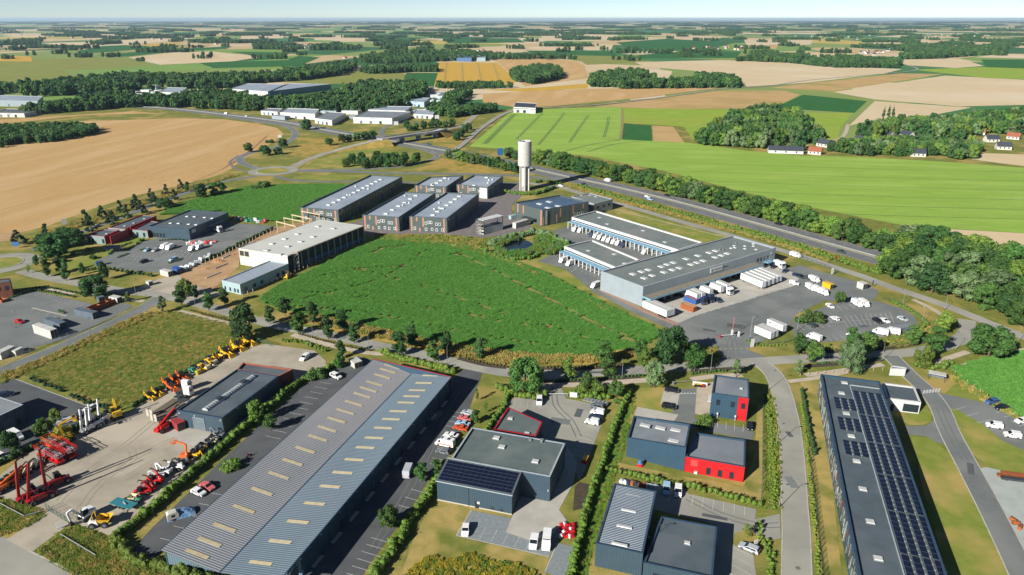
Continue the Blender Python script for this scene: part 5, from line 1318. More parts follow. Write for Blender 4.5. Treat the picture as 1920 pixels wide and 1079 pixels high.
# ---- gabled houses
def house_proto(w, d, h, rise, wall, roof, ov=.4, chim=True):
    r = bpy.data.objects.new('house', None); COL.objects.link(r)
    m = MB(); m.extr([(-w / 2,0),(w / 2,0),(w / 2, h),(0, h + rise),(-w / 2, h)], -d / 2, d / 2); m.build('wall', wall, r)
    m = MB(); k = ov
    for s in (-1,1):
        a = [(0, h + rise + .06),(s * (w / 2 + k), h - rise * k / (w / 2) + .06),(s * (w / 2 + k), h - rise * k / (w / 2) + .26),(0, h + rise + .3)]
        m.extr(a, -d / 2 - k, d / 2 + k)
    rf = m.build('roof', roof, r)
    if chim: MB().box((w * .12, d * .25, h + rise + .3),(.7,.7,1.8)).build('chimney', W_BRICK, rf)
    for y in (-d * .3,0, d * .3):
        for s in (-1,1):
            q = MB().box((0,0,0),(.08,1.2,1.3)).build('window', GLASS, r); q.location = (s * (w / 2 + .03), y, h * .55)
    q = MB().box((0,0,0),(1.2,.08,1.4)).build('window', GLASS, r); q.location = (0,-d / 2 - .03, h * .9); q = MB().box((0,0,0),(1.1,.08,2.1)).build('door', FRAME_D, r); q.location = (-w * .25,-d / 2 - .03,1.05)
    return Proto(r)
HP = {'slate': house_proto(8,12,3.2,3.4, W_CREAM, R_TILE), 'long': house_proto(9,30,3.0,3.0, W_WHITE, R_TILE), 'tile': house_proto(8,11,3.0,3.2, W_CREAM, R_ORANGE), 'barn': house_proto(13,24,4.5,3.2, W_BRICK, CAP_L, chim=False)}
for k, x, y, rz, lab in (('long', 1472,287,1.35, 'long white cottage with slate roof below the grove'),('slate', 1662,258,.4, 'tall white house with steep slate roof among the trees'),('slate', 1684,266,1.2, 'pale house with grey roof beside the steep-roofed house'),('slate', 1730,268,1.0, 'white house with dark hipped roof in the middle of the gardens'),
     ('slate', 1719,293,1.4, 'dark-roofed bungalow below the tree row'),('slate', 1858,266,1.5, 'white villa with dark roof on the right'),('tile', 1900,261,.8, 'small house with orange roof at the far right'),('tile', 1528,289,1.0, 'small outbuilding with tiled roof beside the long cottage'),('slate', 1545,275,.6, 'grey-roofed cottage half hidden behind the grove'),
     ('barn', 1178,157,1.5, 'brick farm barn with pale roof, left of two'),('barn', 1200,158,1.2, 'brick farm barn with pale roof, right of two'),('slate', 1343,158,1.0, 'farmhouse with slate roof at the end of the farm trees'),('slate', 1615,268,.8, 'slate-roofed house at the left end of the gardens'),('slate', 1700,258,.3, 'white gabled house behind the pale house'),('slate', 1762,270,1.1, 'grey-roofed house below the tall trees'),('slate', 1790,282,.7, 'small white house above the pale stubble'),('tile', 1835,252,1.0, 'orange-roofed house left of the villa'),('slate', 1880,280,1.3, 'white bungalow near the right edge'),('tile', 1247,153,.4, 'small brick farm tower house among the farm trees')):
    HP[k].use(P(x, y), rz, lab, 'house', 'houses among the trees')
rg = np.random.default_rng(9); spots = []
for cx_, cy_, sx, sy, n in ((590,87,60,5,34),(430,78,50,5,16),(860,103,60,6,26),(985,106,40,4,18),(720,108,70,5,18),(1360,92,60,5,14),(1740,96,60,6,34),(1790,66,90,6,22),(1560,70,80,5,18),(1630,100,30,3,10),(60,64,70,6,14),(200,66,70,6,10),(320,72,40,4,10)):
    for i in range(n): spots.append((cx_ + rg.normal(0, sx * .5), cy_ + rg.normal(0, sy * .5)))
for i, (x, y) in enumerate(spots):
    k = 'tile' if rg.random() < .4 else 'slate'
    HP[k].use(P(x, max(y, 55)), float(rg.uniform(0,3.1)), 'small house with orange tiled roof in a distant village' if k == 'tile' else 'small pale house with slate roof in a distant village', 'house', 'far village houses', scale=1.15)
# ================================================================== yards, car parks, lawns, paths
YZ = [.016]
def yard(name, mat, pts, label=None, h=None):
    YZ[0] += .0006
    return sheet(name, pts, h or YZ[0] + .03, mat, label=label)
LINE_ME = {}
def line(parent, a, b, w=.13, mat=None, z=.101, name='bay_line'):
    """painted line between two photo pixels"""
    A_, B_ = P(*a), P(*b); d = B_ - A_; L = d.length; key = (round(L, 1), w, (mat or WHITE_LINE).name)
    if key not in LINE_ME:
        l = key[0] / 2; m = MB(); m.add([(-l, -w / 2,0),(l, -w / 2,0),(l, w / 2,0),(-l, w / 2,0)], [(0,1,2,3)]); LINE_ME[key] = m.mesh(name, mat or WHITE_LINE)
    o = link(name, LINE_ME[key], parent); c = (A_ + B_) / 2; o.location = (c.x, c.y, z); o.rotation_euler = (0,0, math.atan2(d.y, d.x)); return o
def bays(parent, a0, b0, a1, b1, n, **k):
    """n painted lines evenly spaced (on the ground) from line a0-b0 to line a1-b1"""
    A0, B0, A1, B1 = (P(*q) for q in (a0, b0, a1, b1))
    for i in range(n):
        t = i / (n - 1); u, v = A0.lerp(A1, t), B0.lerp(B1, t); d = v - u; L = d.length; key = (round(L, 1),.13, 'wl')
        if key not in LINE_ME:
            l = key[0] / 2; m = MB(); m.add([(-l, -.065,0),(l, -.065,0),(l, .065,0),(-l, .065,0)], [(0,1,2,3)]); LINE_ME[key] = m.mesh('bay_line', WHITE_LINE)
        o = link('bay_line', LINE_ME[key], parent); c = (u + v) / 2; o.location = (c.x, c.y, .101); o.rotation_euler = (0,0, math.atan2(d.y, d.x))
# grass and weeds first
yard('lawn', LUSH, [(1188,735),(1200,740),(1182,790),(1170,850),(1150,905),(1125,985),(1105,1060),(1100,1110),(1065,1110),(1085,1030),(1110,945),(1140,860),(1160,800)])
yard('lawn', LAWN, [(1195,728),(1260,726),(1272,734),(1262,775),(1196,762),(1185,800),(1178,792)])
yard('dry_lawn', M('mown_dry_grass', A(198,172,106), A(168,156,88), scale=.25, detail=9, rough=1, bump=.05, bscale=3, col3=A(124,132,60), scale3=.1, spec=.1), [(806,955),(862,946),(882,957),(857,1006),(1030,1046),(1018,1110),(740,1110),(780,1000)])
yard('dry_lawn', M('mown_dry_grass', (0,0,0)), [(1160,868),(1290,895),(1395,912),(1415,850),(1420,760),(1432,760),(1432,900),(1428,950),(1330,925),(1150,882)])
yard('dry_lawn', M('mown_dry_grass', (0,0,0)), [(1500,712),(1540,705),(1545,800),(1560,900),(1582,1110),(1552,1110),(1530,900),(1510,790)])
yard('lawn', LAWN, [(1708,818),(1745,822),(1780,850),(1805,900),(1848,980),(1905,1110),(1790,1110),(1740,960)])
yard('lawn', LAWN, [(1688,786),(1700,780),(1735,765),(1748,775),(1745,790),(1732,797),(1705,797)])
yard('lawn', LAWN, [(1780,757),(1800,760),(1870,810),(1925,850),(1925,905),(1850,872),(1815,845),(1790,795)])
yard('lawn', LAWN, [(1772,738),(1790,720),(1860,752),(1930,792),(1930,800),(1850,762),(1800,745)])
yard('lawn', LAWN, [(105,500),(130,475),(165,458),(205,460),(262,447),(275,452),(235,475),(190,483),(170,500),(140,512),(120,520)])
yard('lawn', LAWN, [(1145,393),(1170,392),(1330,437),(1372,443),(1320,455),(1160,405)])
yard('lawn', LAWN, [(985,492),(1005,470),(1058,470),(1010,492),(1062,508),(1115,545),(1090,545),(1040,515)])
yard('rough_meadow', M('meadow', A(146,146,78), A(122,132,66), scale=.3, detail=9, rough=1, bump=.2, bscale=1.2, col3=A(176,158,88), scale3=.06, spec=.05), [(40,703),(130,662),(300,587),(335,585),(425,606),(440,640),(360,690),(300,732),(245,762),(200,755),(110,728)], 'rough weedy meadow between the lane and the machine yard')
yard('rough_meadow', DRY, [(575,590),(640,604),(720,620),(800,638),(900,655),(1000,668),(1100,668),(1200,655),(1215,668),(1100,684),(1000,688),(930,688),(850,668),(770,650),(700,636),(620,618),(555,602)], 'strip of tall dry grass along the maize field')
yard('dry_bank', DRY, [(540,290),(560,275),(555,258),(640,258),(660,262),(620,282),(575,296)])
yard('dry_bank', DRY, [(780,320),(830,296),(960,320),(965,326),(860,325)])
yard('dry_bank', DRY, [(810,268),(830,255),(862,250),(870,262),(850,280)])
yard('dry_bank', DRY, [(1062,345),(1150,366),(1300,405),(1300,410),(1140,374),(1070,353)])
yard('lawn', LAWN, [(572,314),(590,300),(660,282),(700,278),(740,285),(790,296),(800,302),(740,312),(640,317)])
yard('lawn', LAWN, [(548,334),(570,328),(700,329),(640,338),(580,338)])
# hard surfaces
my = yard('machine_yard', CONC, [(-30,915),(55,848),(130,822),(200,788),(245,772),(300,733),(420,660),(500,645),(590,658),(610,676),(612,688),(552,722),(400,850),(205,1004),(130,978),(85,955),(-30,925)], 'beige concrete yard of the machine hire depot')
yard('yard_slab', CONCL, [(300,800),(420,815),(430,838),(395,845),(320,825)])
wp = yard('car_park', ASPHD, [(240,1040),(285,990),(412,868),(500,785),(570,722),(630,692),(672,668),(700,676),(500,855),(301,1036),(280,1062)], 'dark parking strip along the left of the warehouse')
bays(wp, (600,717),(622,721),(498,818),(526,824),11); bays(wp, (395,925),(428,931),(300,1010),(335,1018),5)
ed = yard('drive', ASPHD, [(846,714),(868,692),(905,698),(893,730),(880,765),(850,845),(830,868),(812,880),(800,905),(765,962),(735,1000),(690,1062),(650,1130),(480,1130)], 'dark loading drive right of the warehouse')
bays(ed, (696,1009),(730,1018.5),(640,1090),(676,1102),7); bays(ed, (771,918),(800,926),(747,948),(776,956),3); bays(ed, (848,772),(878,778),(806,870),(838,877),11)
gy = yard('car_park', ASPH2, [(945,757),(965,746),(1005,748),(1022,712),(1042,706),(1062,748),(1085,752),(1130,762),(1128,795),(1112,838),(1098,880),(1086,902),(1078,882),(1060,838),(925,808)], 'worn asphalt yard behind the grey garage')
bays(gy, (963,765),(967,751),(1012,768),(1014,754),5); bays(gy, (1085,812),(1115,820),(1068,850),(1098,860),6)
ga = yard('paving', PAVE, [(856,1005),(884,957),(962,973),(1010,941),(1048,958),(1062,985),(1044,1012),(1030,1045)], 'grey paved apron in front of the lean-to')
yard('concrete_apron', CONCL, [(948,998),(960,970),(976,930),(1000,925),(1034,936),(1048,880),(1064,838),(1082,868),(1076,905),(1048,956),(1062,975),(1030,1006),(990,1013)])
yard('paving', PAVE, [(1022,1073),(1046,1018),(1078,1026),(1058,1085)])
bays(ga, (899,1012),(911,990),(986,1032),(998,1010),5)
for a_, b_ in (((856,1005),(884,957)),((856,1005),(1030,1045)),((1022,1073),(1046,1016))): line(ga, a_, b_, .3, KERB, .102, 'kerb')
fp = yard('drive', ASPH, [(1262,738),(1273,730),(1307,728),(1306,760),(1303,786),(1330,792),(1400,803),(1414,812),(1410,826),(1300,804),(1240,790),(1268,765)], 'asphalt forecourt of the office cube')
yard('concrete_apron', CONCL, [(1195,763),(1272,778),(1263,791),(1189,779)]); yard('concrete_apron', CONCL, [(1246,727),(1276,730),(1270,762),(1238,757)])
yard('forecourt', PATH, [(1307,722),(1338,716),(1331,782),(1303,776)])
bays(fp, (1345,803),(1346,789),(1393,810),(1394,797),4)
for i in range(5): line(fp, (1276 + i * 6.1,738),(1279.5 + i * 6.1,739),.9, None, .102, 'crossing_block')
lm = yard('car_park', ASPH2, [(1225,925),(1240,905),(1285,918),(1290,926),(1418,955),(1416,974),(1462,964),(1464,1010),(1440,1012),(1400,992),(1378,1000),(1372,1020),(1412,1040),(1418,1080),(1410,1130),(1320,1130),(1345,985),(1225,955)], 'car park beside the striped hall')
bays(lm, (1300,929),(1297,948),(1397,950),(1396,968),6); bays(lm, (1375,1027),(1415,1047),(1370,1076),(1408,1098),4); line(lm, (1229,935),(1253,941)); line(lm, (1253,941),(1258,925))
# parcel depot
py_ = yard('depot_yard', ASPH, [(1206,583),(1300,560),(1470,506),(1500,497),(1560,516),(1600,526),(1648,545),(1640,562),(1580,566),(1545,564),(1492,590),(1482,610),(1430,640),(1400,655),(1455,676),(1345,688),(1352,664),(1330,650),(1280,642),(1262,612)], 'asphalt yard of the parcel depot')
yard('depot_yard', ASPH, [(1036,433),(1070,424),(1105,440),(1265,482),(1160,514),(1128,515),(1122,545),(1205,585),(1275,612),(1262,620),(1190,588),(1110,546),(1060,505),(1008,490),(1045,473),(1062,460)], 'asphalt van yard left of the parcel hall')
yard('concrete_apron', CONCL, [(1205,577),(1330,537),(1455,496),(1470,503),(1500,519),(1490,536),(1310,590),(1272,606),(1230,594)])
yard('kerb_bed', M('red_gravel', A(186,150,128), scale=1, rough=1), [(1120,544),(1124,542),(1205,578),(1272,606),(1266,611),(1195,580)])
bays(py_, (1075,505),(1087,497),(1120,523),(1130,515),7); bays(py_, (1070,511),(1082,503),(1070.5,511.2),(1082.5,503.2),2)
for i in range(14): line(py_, (1305 + i * 13.5,592.5 - i * 4.1),(1309 + i * 13.5,591.2 - i * 4.1),.25, None, .102, 'lane_dash')
for i in range(7): line(py_, (1348 + i * 10,655.4 - i * .4),(1353 + i * 10,655.2 - i * .4),.4, YELLOW_LINE, .102, 'stop_dash')
sp_ = yard('car_park', ASPH, [(1484,606),(1528,582),(1560,571),(1600,562),(1650,566),(1695,580),(1716,595),(1722,612),(1700,622),(1650,633),(1560,641),(1515,643),(1490,630)], 'staff car park with white bays at the right')
bays(sp_, (1575.5,594.5),(1590,614),(1668,586),(1676,606),11); line(sp_, (1554,606),(1675,596)); bays(sp_, (1553,596),(1560,606),(1564,595),(1572,605),2)
bays(sp_, (1568,573),(1578,582),(1592,571),(1602,579),3); bays(sp_, (1548,631),(1559,640),(1600,627),(1611,636),5); bays(sp_, (1497,611),(1509,620),(1545,605),(1557,614),5); bays(sp_, (1612,627),(1622,636),(1650,622),(1660,630),4)
# upper left lots
cp_ = yard('car_park', ASPH, [(180,492),(215,470),(262,455),(300,445),(352,447),(430,418),(516,424),(498,440),(440,462),(400,478),(335,505),(300,512),(225,505)], 'car park in front of the black shed')
bays(cp_, (235,487),(245,477),(285,497),(297,486),8); bays(cp_, (300,478),(312,466),(355,484),(365,473),8); bays(cp_, (260,500),(270,492),(320,480),(332,472),6)
yard('building_site', SAND, [(330,520),(365,500),(430,470),(520,425),(560,418),(602,412),(600,420),(450,470),(448,500),(413,532),(390,548),(350,535)], 'sandy ground of the building site')
yard('forecourt', CONC, [(240,548),(300,522),(335,516),(352,532),(400,545),(415,552),(380,566),(300,556)])
cl = yard('car_park', ASPH, [(-30,572),(68,546),(172,570),(166,586),(236,568),(250,575),(128,636),(60,652),(-30,690)], 'dark car park below the rust-brown block')
bays(cl, (80,549),(65,556),(160,570),(140,578),11); bays(cl, (58,584),(72,577),(100,596),(112,588),4); line(cl, (60,578),(125,593),.8, CONCL)
bays(cl, (20,600),(36,594),(54,607),(68,602),4)
wy = yard('workshop_yard', ASPHD, [(-30,722),(28,711),(165,762),(186,788),(130,802),(95,832),(60,845),(-30,872)], 'dark yard of the workshop at the left edge')
line(wy, (28,711),(165,762),.35, KERB, .102, 'kerb')
pk = yard('business_park_paving', PAVEB, [(640,425),(700,405),(860,352),(970,345),(985,362),(958,385),(962,405),(1003,428),(945,441),(905,446),(850,441),(690,442)], 'brown paving of the business park')
yard('road_end', ASPH2, [(-30,1002),(22,1010),(58,1036),(150,1085),(180,1110),(-30,1110)], 'worn road in the lower left corner')
yard('yard_entrance', CONC, [(12,1012),(78,970),(92,957),(134,980),(58,1037)])
line(wy, (55,1034),(160,1084),.5, KERB, .102, 'kerb')
rc = yard('car_park', ASPH, [(1742,733),(1800,745),(1850,757),(1930,798),(1930,850),(1880,826),(1840,795),(1795,768),(1765,760)], 'car park at the right edge')
bays(rc, (1788,770),(1812,763),(1832,794),(1858,787),3); bays(rc, (1868,775),(1890,769),(1910,800),(1934,793),4)
for i in range(6): line(rc, (1731 + i * 5.6,739 - i * .7),(1734 + i * 5.6,732.5 - i * .7),.55, None, .102, 'crossing_block')
yard('storage_yard', M('pale_gravel', A(190,198,190), A(174,182,174), scale=.2, detail=7, rough=1), [(1832,880),(1850,876),(1930,895),(1930,1060),(1900,1000)])
yard('drive', ASPH, [(1698,799),(1738,798),(1752,788),(1770,780),(1788,830),(1762,832),(1735,818),(1703,815)])
yard('dirt_bed', DARKB, [(1078,912),(1086,904),(1104,908),(1098,952),(1074,958)])
# footpaths
for pts, w, mt in (([(336,584),(380,596),(432,608)], 3.0, PATH),([(548,628),(620,648),(690,662),(720,664)], 3.0, PATH),([(1020,722),(1090,722),(1160,717),(1240,712)], 3.2, PATH),([(1296,712),(1340,706),(1392,704)], 3.0, PATH),
                   ([(1478,716),(1540,708),(1590,697)], 2.2, PATH),([(1510,704),(1560,698),(1600,692),(1656,684)], 2.6, PATH),([(1755,680),(1790,668),(1815,660)], 2.6, PATH),([(1797,690),(1850,676),(1930,655)], 3.0, PATH),([(1712,562),(1745,578),(1768,592)], 2.4, PATH),([(170,553),(230,560),(270,566)], 2.4, PATH),([(80,540),(140,552)], 2.0, PATH),([(1148,392),(1250,418),(1372,448)], .9, PATH)):
    YZ[0] += .0006; ribbon('footpath', smooth_line([P(*p) for p in pts], 4), w, YZ[0] + .03, mt)
# planting beds along the avenue
for pts in ([(676,618),(740,634),(800,650)], [(860,672),(905,684),(950,690)], [(1000,690),(1080,692),(1170,686)], [(1020,716),(1100,714),(1200,706)], [(1296,698),(1340,694),(1400,690)], [(1500,662),(1600,658),(1690,650),(1752,634),(1772,614)], [(1500,688),(1560,684),(1655,674)]):
    YZ[0] += .0006; ribbon('planting_bed', smooth_line([P(*p) for p in pts], 4),2.4, YZ[0] + .03, DARKB)
# pond
WATER = M('pond_water', A(30,46,60), A(24,36,44), scale=.2, rough=.06, spec=.6)
sheet('pond', [(q.x, q.y) for q in curved([(932,469),(942,459),(962,455),(974,450),(992,453),(1002,463),(994,472),(978,477),(956,476)])], .055, WATER, px=False, label='small dark pond beside the business park')
# repairs in the asphalt
for k_, (x, y, w_, h_, a_) in enumerate(((1484,905,2.2,5,.05),(1480,815,1.4,3,.1),(1380,612,7,4,-.3),(1440,575,3,9,-.3),(1330,620,5,2,-.5),(1620,612,4,2,.2),(1050,790,6,3,-.3),(1085,775,2,5,-.3),(1340,970,6,1.2,-.3),(640,634,4,2,.2),(1110,699,7,1.5,0),(1560,671,5,1.6,0),(820,780,2,6,-.3),(100,600,5,3,.2),(1820,880,1.6,6,-.5),(270,488,6,3,.2))):
    p = P(x, y); c_, s_ = math.cos(a_), math.sin(a_)
    sheet('tarmac_patch', [(p.x + i * w_ / 2 * c_ - j * h_ / 2 * s_, p.y + i * w_ / 2 * s_ + j * h_ / 2 * c_) for i, j in ((-1,-1),(1,-1),(1,1),(-1,1))], .0935 + .0002 * k_, ASPHD if k_ % 3 else ASPH, px=False)

# tyre marks worn into yards and roads
TM = M('tyre_mark', A(118,121,119), A(130,132,129), scale=.5, rough=1, spec=.1); TM2 = M('tyre_mark_pale', A(182,173,153), A(190,180,159), scale=.5, rough=1, spec=.1)
for k_, (pts_, mt_) in enumerate((([(140,968),(190,905),(270,850),(330,822)], TM2),([(110,940),(170,880),(240,830),(300,780)], TM2),([(150,870),(190,840),(235,838),(250,860),(220,885)], TM2),([(230,900),(280,870),(330,850)], TM2),([(480,650),(540,668),(580,690)], TM2),([(1365,668),(1370,640),(1395,615),(1440,590),(1500,565)], TM),([(1380,668),(1372,630),(1340,612),(1300,606)], TM),([(1500,560),(1470,545),(1430,555),(1380,580)], TM),([(1560,590),(1620,585),(1690,592)], TM),([(1040,720),(1042,760),(1070,790),(1085,820)], TM),([(1760,765),(1780,810),(1810,865)], TM),([(1290,935),(1350,965),(1420,985),(1462,985)], TM),([(700,1030),(760,930),(820,820),(870,730)], TM))):
    L_ = smooth_line([P(*p) for p in pts_], 3)
    for o_ in (-.8,.8): ribbon('tyre_mark', L_, .3,.0972 + .0002 * k_ + .0001 * (o_ > 0), mt_, off=o_)
# ================================================================== trees one can tell apart
ORD = ['first', 'second', 'third', 'fourth', 'fifth', 'sixth', 'seventh', 'eighth', 'ninth', 'tenth', 'eleventh', 'twelfth', 'thirteenth', 'fourteenth', 'fifteenth', 'sixteenth', 'seventeenth', 'eighteenth', 'nineteenth', 'twentieth', 'twenty-first', 'twenty-second', 'twenty-third', 'twenty-fourth', 'twenty-fifth']
def row(fmt, group, items):
    for i, (k, x, y, h, *w) in enumerate(items): tree(k, x, y, h * 1.15, fmt.replace('#', ORD[i]), group, 1.2 * (w or [1.0])[0])
row('# young street tree from the left on the field side of the avenue', 'street trees, field side', [('ovald', 422,572,7),('ovald', 535,593,8),('ovald', 587,607,8.2),('ovald', 643,621,8),('ovald', 773,653,8.2),('ovald', 837,662,8),('ovald', 901,676,8.2),('oval', 1130,688,8.6,1.15),('oval', 1200,677,7.8,1.15),('ovall', 1285,676,7),('oval', 1497,665,7.5),('oval', 1594,650,7.5),('oval', 1710,647,7.6,1.15),('ovall', 1766,628,8.2,1.2)])
row('# young street tree from the left on the building side of the avenue', 'street trees, building side', [('ovald', 340,573,8.5,1.1),('ovald', 392,583,8),('ovald', 507,608,7.2),('oval', 560,626,7.6,1.1),('ovald', 616,636,8.4),('ovald', 665,644,7.4,1.1),('ovald', 750,668,9),('oval', 814,678,7.6),('ovall', 1066,713,7.6,1.1),('oval', 1140,708,8,1.1),('ovall', 1210,698,7.6),('oval', 1302,697,9,1.25),('oval', 1524,681,7.6,1.2),('oval', 1622,671,9.5,1.1),('oval', 1749,666,9.5,1.2)])
for k, x, y, h, w, lab in (('dark', 1255,683,14,1.05, 'large dark round tree at the corner of the maize field'),('silver', 1227,727,10,.85, 'silver-green willow beside the office drive'),('round', 985,738,13,1.05, 'big round tree overhanging the avenue behind the garage'),('dark', 460,636,14,1.0, 'tall dark broad tree at the corner of the meadow'),('dark', 181,560,11.5,1.25, 'broad dark tree beside the upper left car park'),
      ('silver', 1592,700,13,.85, 'large silver-green willow above the solar building'),('round', 1852,672,13,1.35, 'big round bushy tree beside the right-hand maize plot'),('pine', 1380,708,7,1.1, 'pale pine behind the office cube'),('pine', 1497,702,6,1.1, 'pale pine at the mouth of the straight street'),('light', 1727,690,9.5,.8, 'rounded light green tree at the access road junction'),
      ('pine', 307,586,8,1.0, 'pale pine at the corner of the lane'),('pine', 242,567,5,1.2, 'small flat-topped pine beside the waste skips'),('light', 350,556,9,.9, 'loose light tree at the building site entrance'),('ovald', 368,562,7,1.0, 'dark tree behind the loose tree at the site entrance'),('ovald', 90,519,9,1.1, 'dark tree right of the left roundabout'),('ovald', 125,527,9.5,1.1, 'dark tree on the lawn edge above the avenue'),('ovald', 156,515,6,1.0, 'small dark tree on the lawn edge'),('sapling', 54,513,5,1.0, 'thin sapling beside the left roundabout'),('dark', 197,525,9,.6, 'narrow dark tree behind the broad tree at the upper car park'),
      ('round', 700,1000,5.5,1.1, 'young round tree on the island of the loading drive') if False else ('round', 729,990,6.2,1.05, 'young round tree on the island of the loading drive'),('oval', 790,902,5.5,1.5, 'left of two trees at the lower end of the parked red cars'),('ovald', 819,893,5.2,1.2, 'right of two trees beside the lean-to wall'),('oval', 891,795,5,1.2, 'small tree beside the parked red cars'),('sapling', 894,752,4.5,1.0, 'thin sapling on the garage lawn'),('sapling', 910,775,4,1.0, 'second thin sapling on the garage lawn'),
      ('oval', 508,808,5.5,1.6, 'small round tree on the parking island beside the depot hedge'),('bushl', 432,880,3.2,1.2, 'spiky small palm-like shrub on the lower parking island'),('light', 481,792,7.5,.8, 'bright green tree rising from the long depot hedge'),('round', 40,812,0.1,1, '') if False else ('light', 106,795,5,.8, 'small bright tree at the workshop yard'),('round', 85,822,6.5,1.0, 'bushy tree between the workshop and the machine yard'),('bushy', 112,826,4.5,1.3, 'yellow-green bushy tree beside the machine yard'),('dark', 22,850,7,1.0, 'dark tree below the white van at the workshop'),
      ('sapling', 1401,1008,4.2,1.2, 'young leafy tree beside the silver estate car'),('bushl', 1318,796,3.4,1.3, 'round flowering shrub bed in front of the office cube'),('bush', 1158,760,2.6,1.0, 'small round shrub beside the parked vans'),('bushl', 1103,735,4.5,1.5, 'tall shrub left of the two in front of the avenue path'),('round', 1155,745,6,1.1, 'round shrub-like tree at the garage yard corner'),('oval', 1100,728,7,1.0, 'upright tree behind the garage yard shrubs'),('round', 638,690,5.5,.9, 'tree at the top end of the depot hedge'),('bush', 592,708,4.5,1.1, 'dark shrub behind the white people carrier'),('ovald', 640,672,7,1.2, 'upright dark tree beside the little kiosk'),
      ('bush', 1520,600,5,1.5, 'round tree on the corner of the staff car park'),('round', 1574,570,6,.9, 'round tree at the top of the staff car park'),('bush', 1498,606,3,1.0, 'small shrub left of the staff car park tree'),('poplar', 1655,228,18,.8, 'left of three tall poplars above the houses'),('poplar', 1664,227,19,.8, 'middle of three tall poplars above the houses'),('poplar', 1672,227,19,.8, 'right of three tall poplars above the houses'),
      ('poplar', 1500,262,22,1.4, 'left of two dark columns in the mixed grove'),('poplar', 1512,264,22,1.4, 'right of two dark columns in the mixed grove'),('silver', 1396,272,13,1.0, 'silver tree in front of the mixed grove'),('light', 1448,245,15,1.0, 'pale rounded tree in the middle of the mixed grove')):
    tree(k, x, y, h, lab, None, w)
row('# dark tree from the left along the estate road by the wheat', 'trees along the wheat field road', [('pined', 35,459,7.5,1.3),('pined', 90,448,8,1.1),('dark', 106,484,11,1.35),('dark', 138,460,8,1.5),('dark', 90,470,8,1.2),('pined', 162,424,9),('pined', 172,436,8.5),('pined', 193,412,8),('pined', 212,422,8,1.2),('pined', 225,398,7),('pined', 240,409,8),('pined', 255,391,8.5),('pined', 266,401,8),('pined', 285,378,8),('pined', 292,388,8.5),('pined', 312,366,7),('pined', 327,376,7),('pined', 339,356,7),('ovald', 352,360,6.5),('dark', 378,372,9,1.0),('round', 408,366,8.5,1.2),('dark', 310,392,6,1.6)])
row('# tree from the left beside the winding slip road', 'trees beside the slip road', [('round', 466,286,8),('dark', 498,292,8,1.2),('dark', 531,278,8,1.1),('dark', 522,290,6,1.2),('bush', 505,268,4),('dark', 575,244,10,1.1),('dark', 618,273,6.5,1.2),('bush', 493,352,5,1.2),('bush', 480,355,4)])
# dense belts
def belt(label, group, pts, keys, h0, h1, rng, world=False, wide=(.9,1.2)):
    for x, y in pts:
        k = keys[int(rng.integers(len(keys)))]; tree(k, x, y, float(rng.uniform(h0, h1)), {'light': 'light green ', 'dark': 'dark green ', 'silver': 'silvery ', 'round': 'mid-green ', 'oval': 'slender mid-green ', 'ovald': 'slender dark '}[k] + label, group, float(rng.uniform(*wide)), world=world, rng=rng)
rb_ = np.random.default_rng(33)
BL_ = [(1003,308),(1100,328),(1200,350),(1300,376),(1400,402),(1500,431),(1600,458),(1655,476)]
q = smooth_line([P(*p) for p in BL_], 7.2); nq = normals(q)
pts = [(p.x + n_.x * o_ + rb_.normal(0,1), p.y + n_.y * o_ + rb_.normal(0,1)) for p, n_ in zip(q, nq) for o_ in ((1.0,8.5) if True else ())]
belt('tree in the dense belt along the far side of the motorway', 'motorway tree belt', pts, ('round', 'dark', 'round', 'light', 'round', 'silver', 'brown') if False else ('round', 'round', 'round', 'light', 'dark', 'round', 'light', 'silver', 'round', 'round', 'dark', 'round', 'light'),9,13.5, rb_, True, (1.1,1.45))
WP = [P(*p) for p in ((1650,482),(1700,458),(1780,468),(1850,487),(1960,505),(1960,632),(1880,598),(1800,566),(1740,548),(1680,530),(1655,512))]
belt('tree in the mixed wood at the right end of the motorway', 'wood at the right', fill(WP, 9.2,.35, rb_),('round', 'dark', 'light', 'round', 'silver', 'round'),10,15, rb_, True, (1.1,1.45))
q = smooth_line([P(*p) for p in ((842,297),(890,308),(935,318),(968,325))], 6.0); nq = normals(q)
belt('young tree in the row left of the water tower', 'trees left of the water tower', [(p.x + n_.x * o_, p.y + n_.y * o_) for p, n_ in zip(q, nq) for o_ in (-1,5)], ('oval', 'silver', 'ovald', 'light'),7,9.5, rb_, True, (1.0,1.4))
LP_ = [P(*p) for p in ((636,316),(640,306),(680,302),(740,300),(782,304),(780,312),(700,317))]
belt('tree inside the loop of the ramp', 'trees inside the ramp loop', fill(LP_, 9,.3, rb_),('dark', 'round', 'dark'),7,9.5, rb_, True)
belt('tree beside the motorway bridge', 'trees beside the bridge', [(P(*p).x, P(*p).y) for p in ((642,268),(655,266),(670,264),(684,262),(698,261),(768,246),(780,244),(795,242),(808,241),(822,240),(835,240),(848,238),(763,240),(815,236),(856,264),(864,258),(872,250),(879,245),(955,296),(968,300),(978,298))], ('dark', 'dark', 'round'),7.5,10, rb_, True, (1.1,1.4))
print('trees', N_TREE[0])
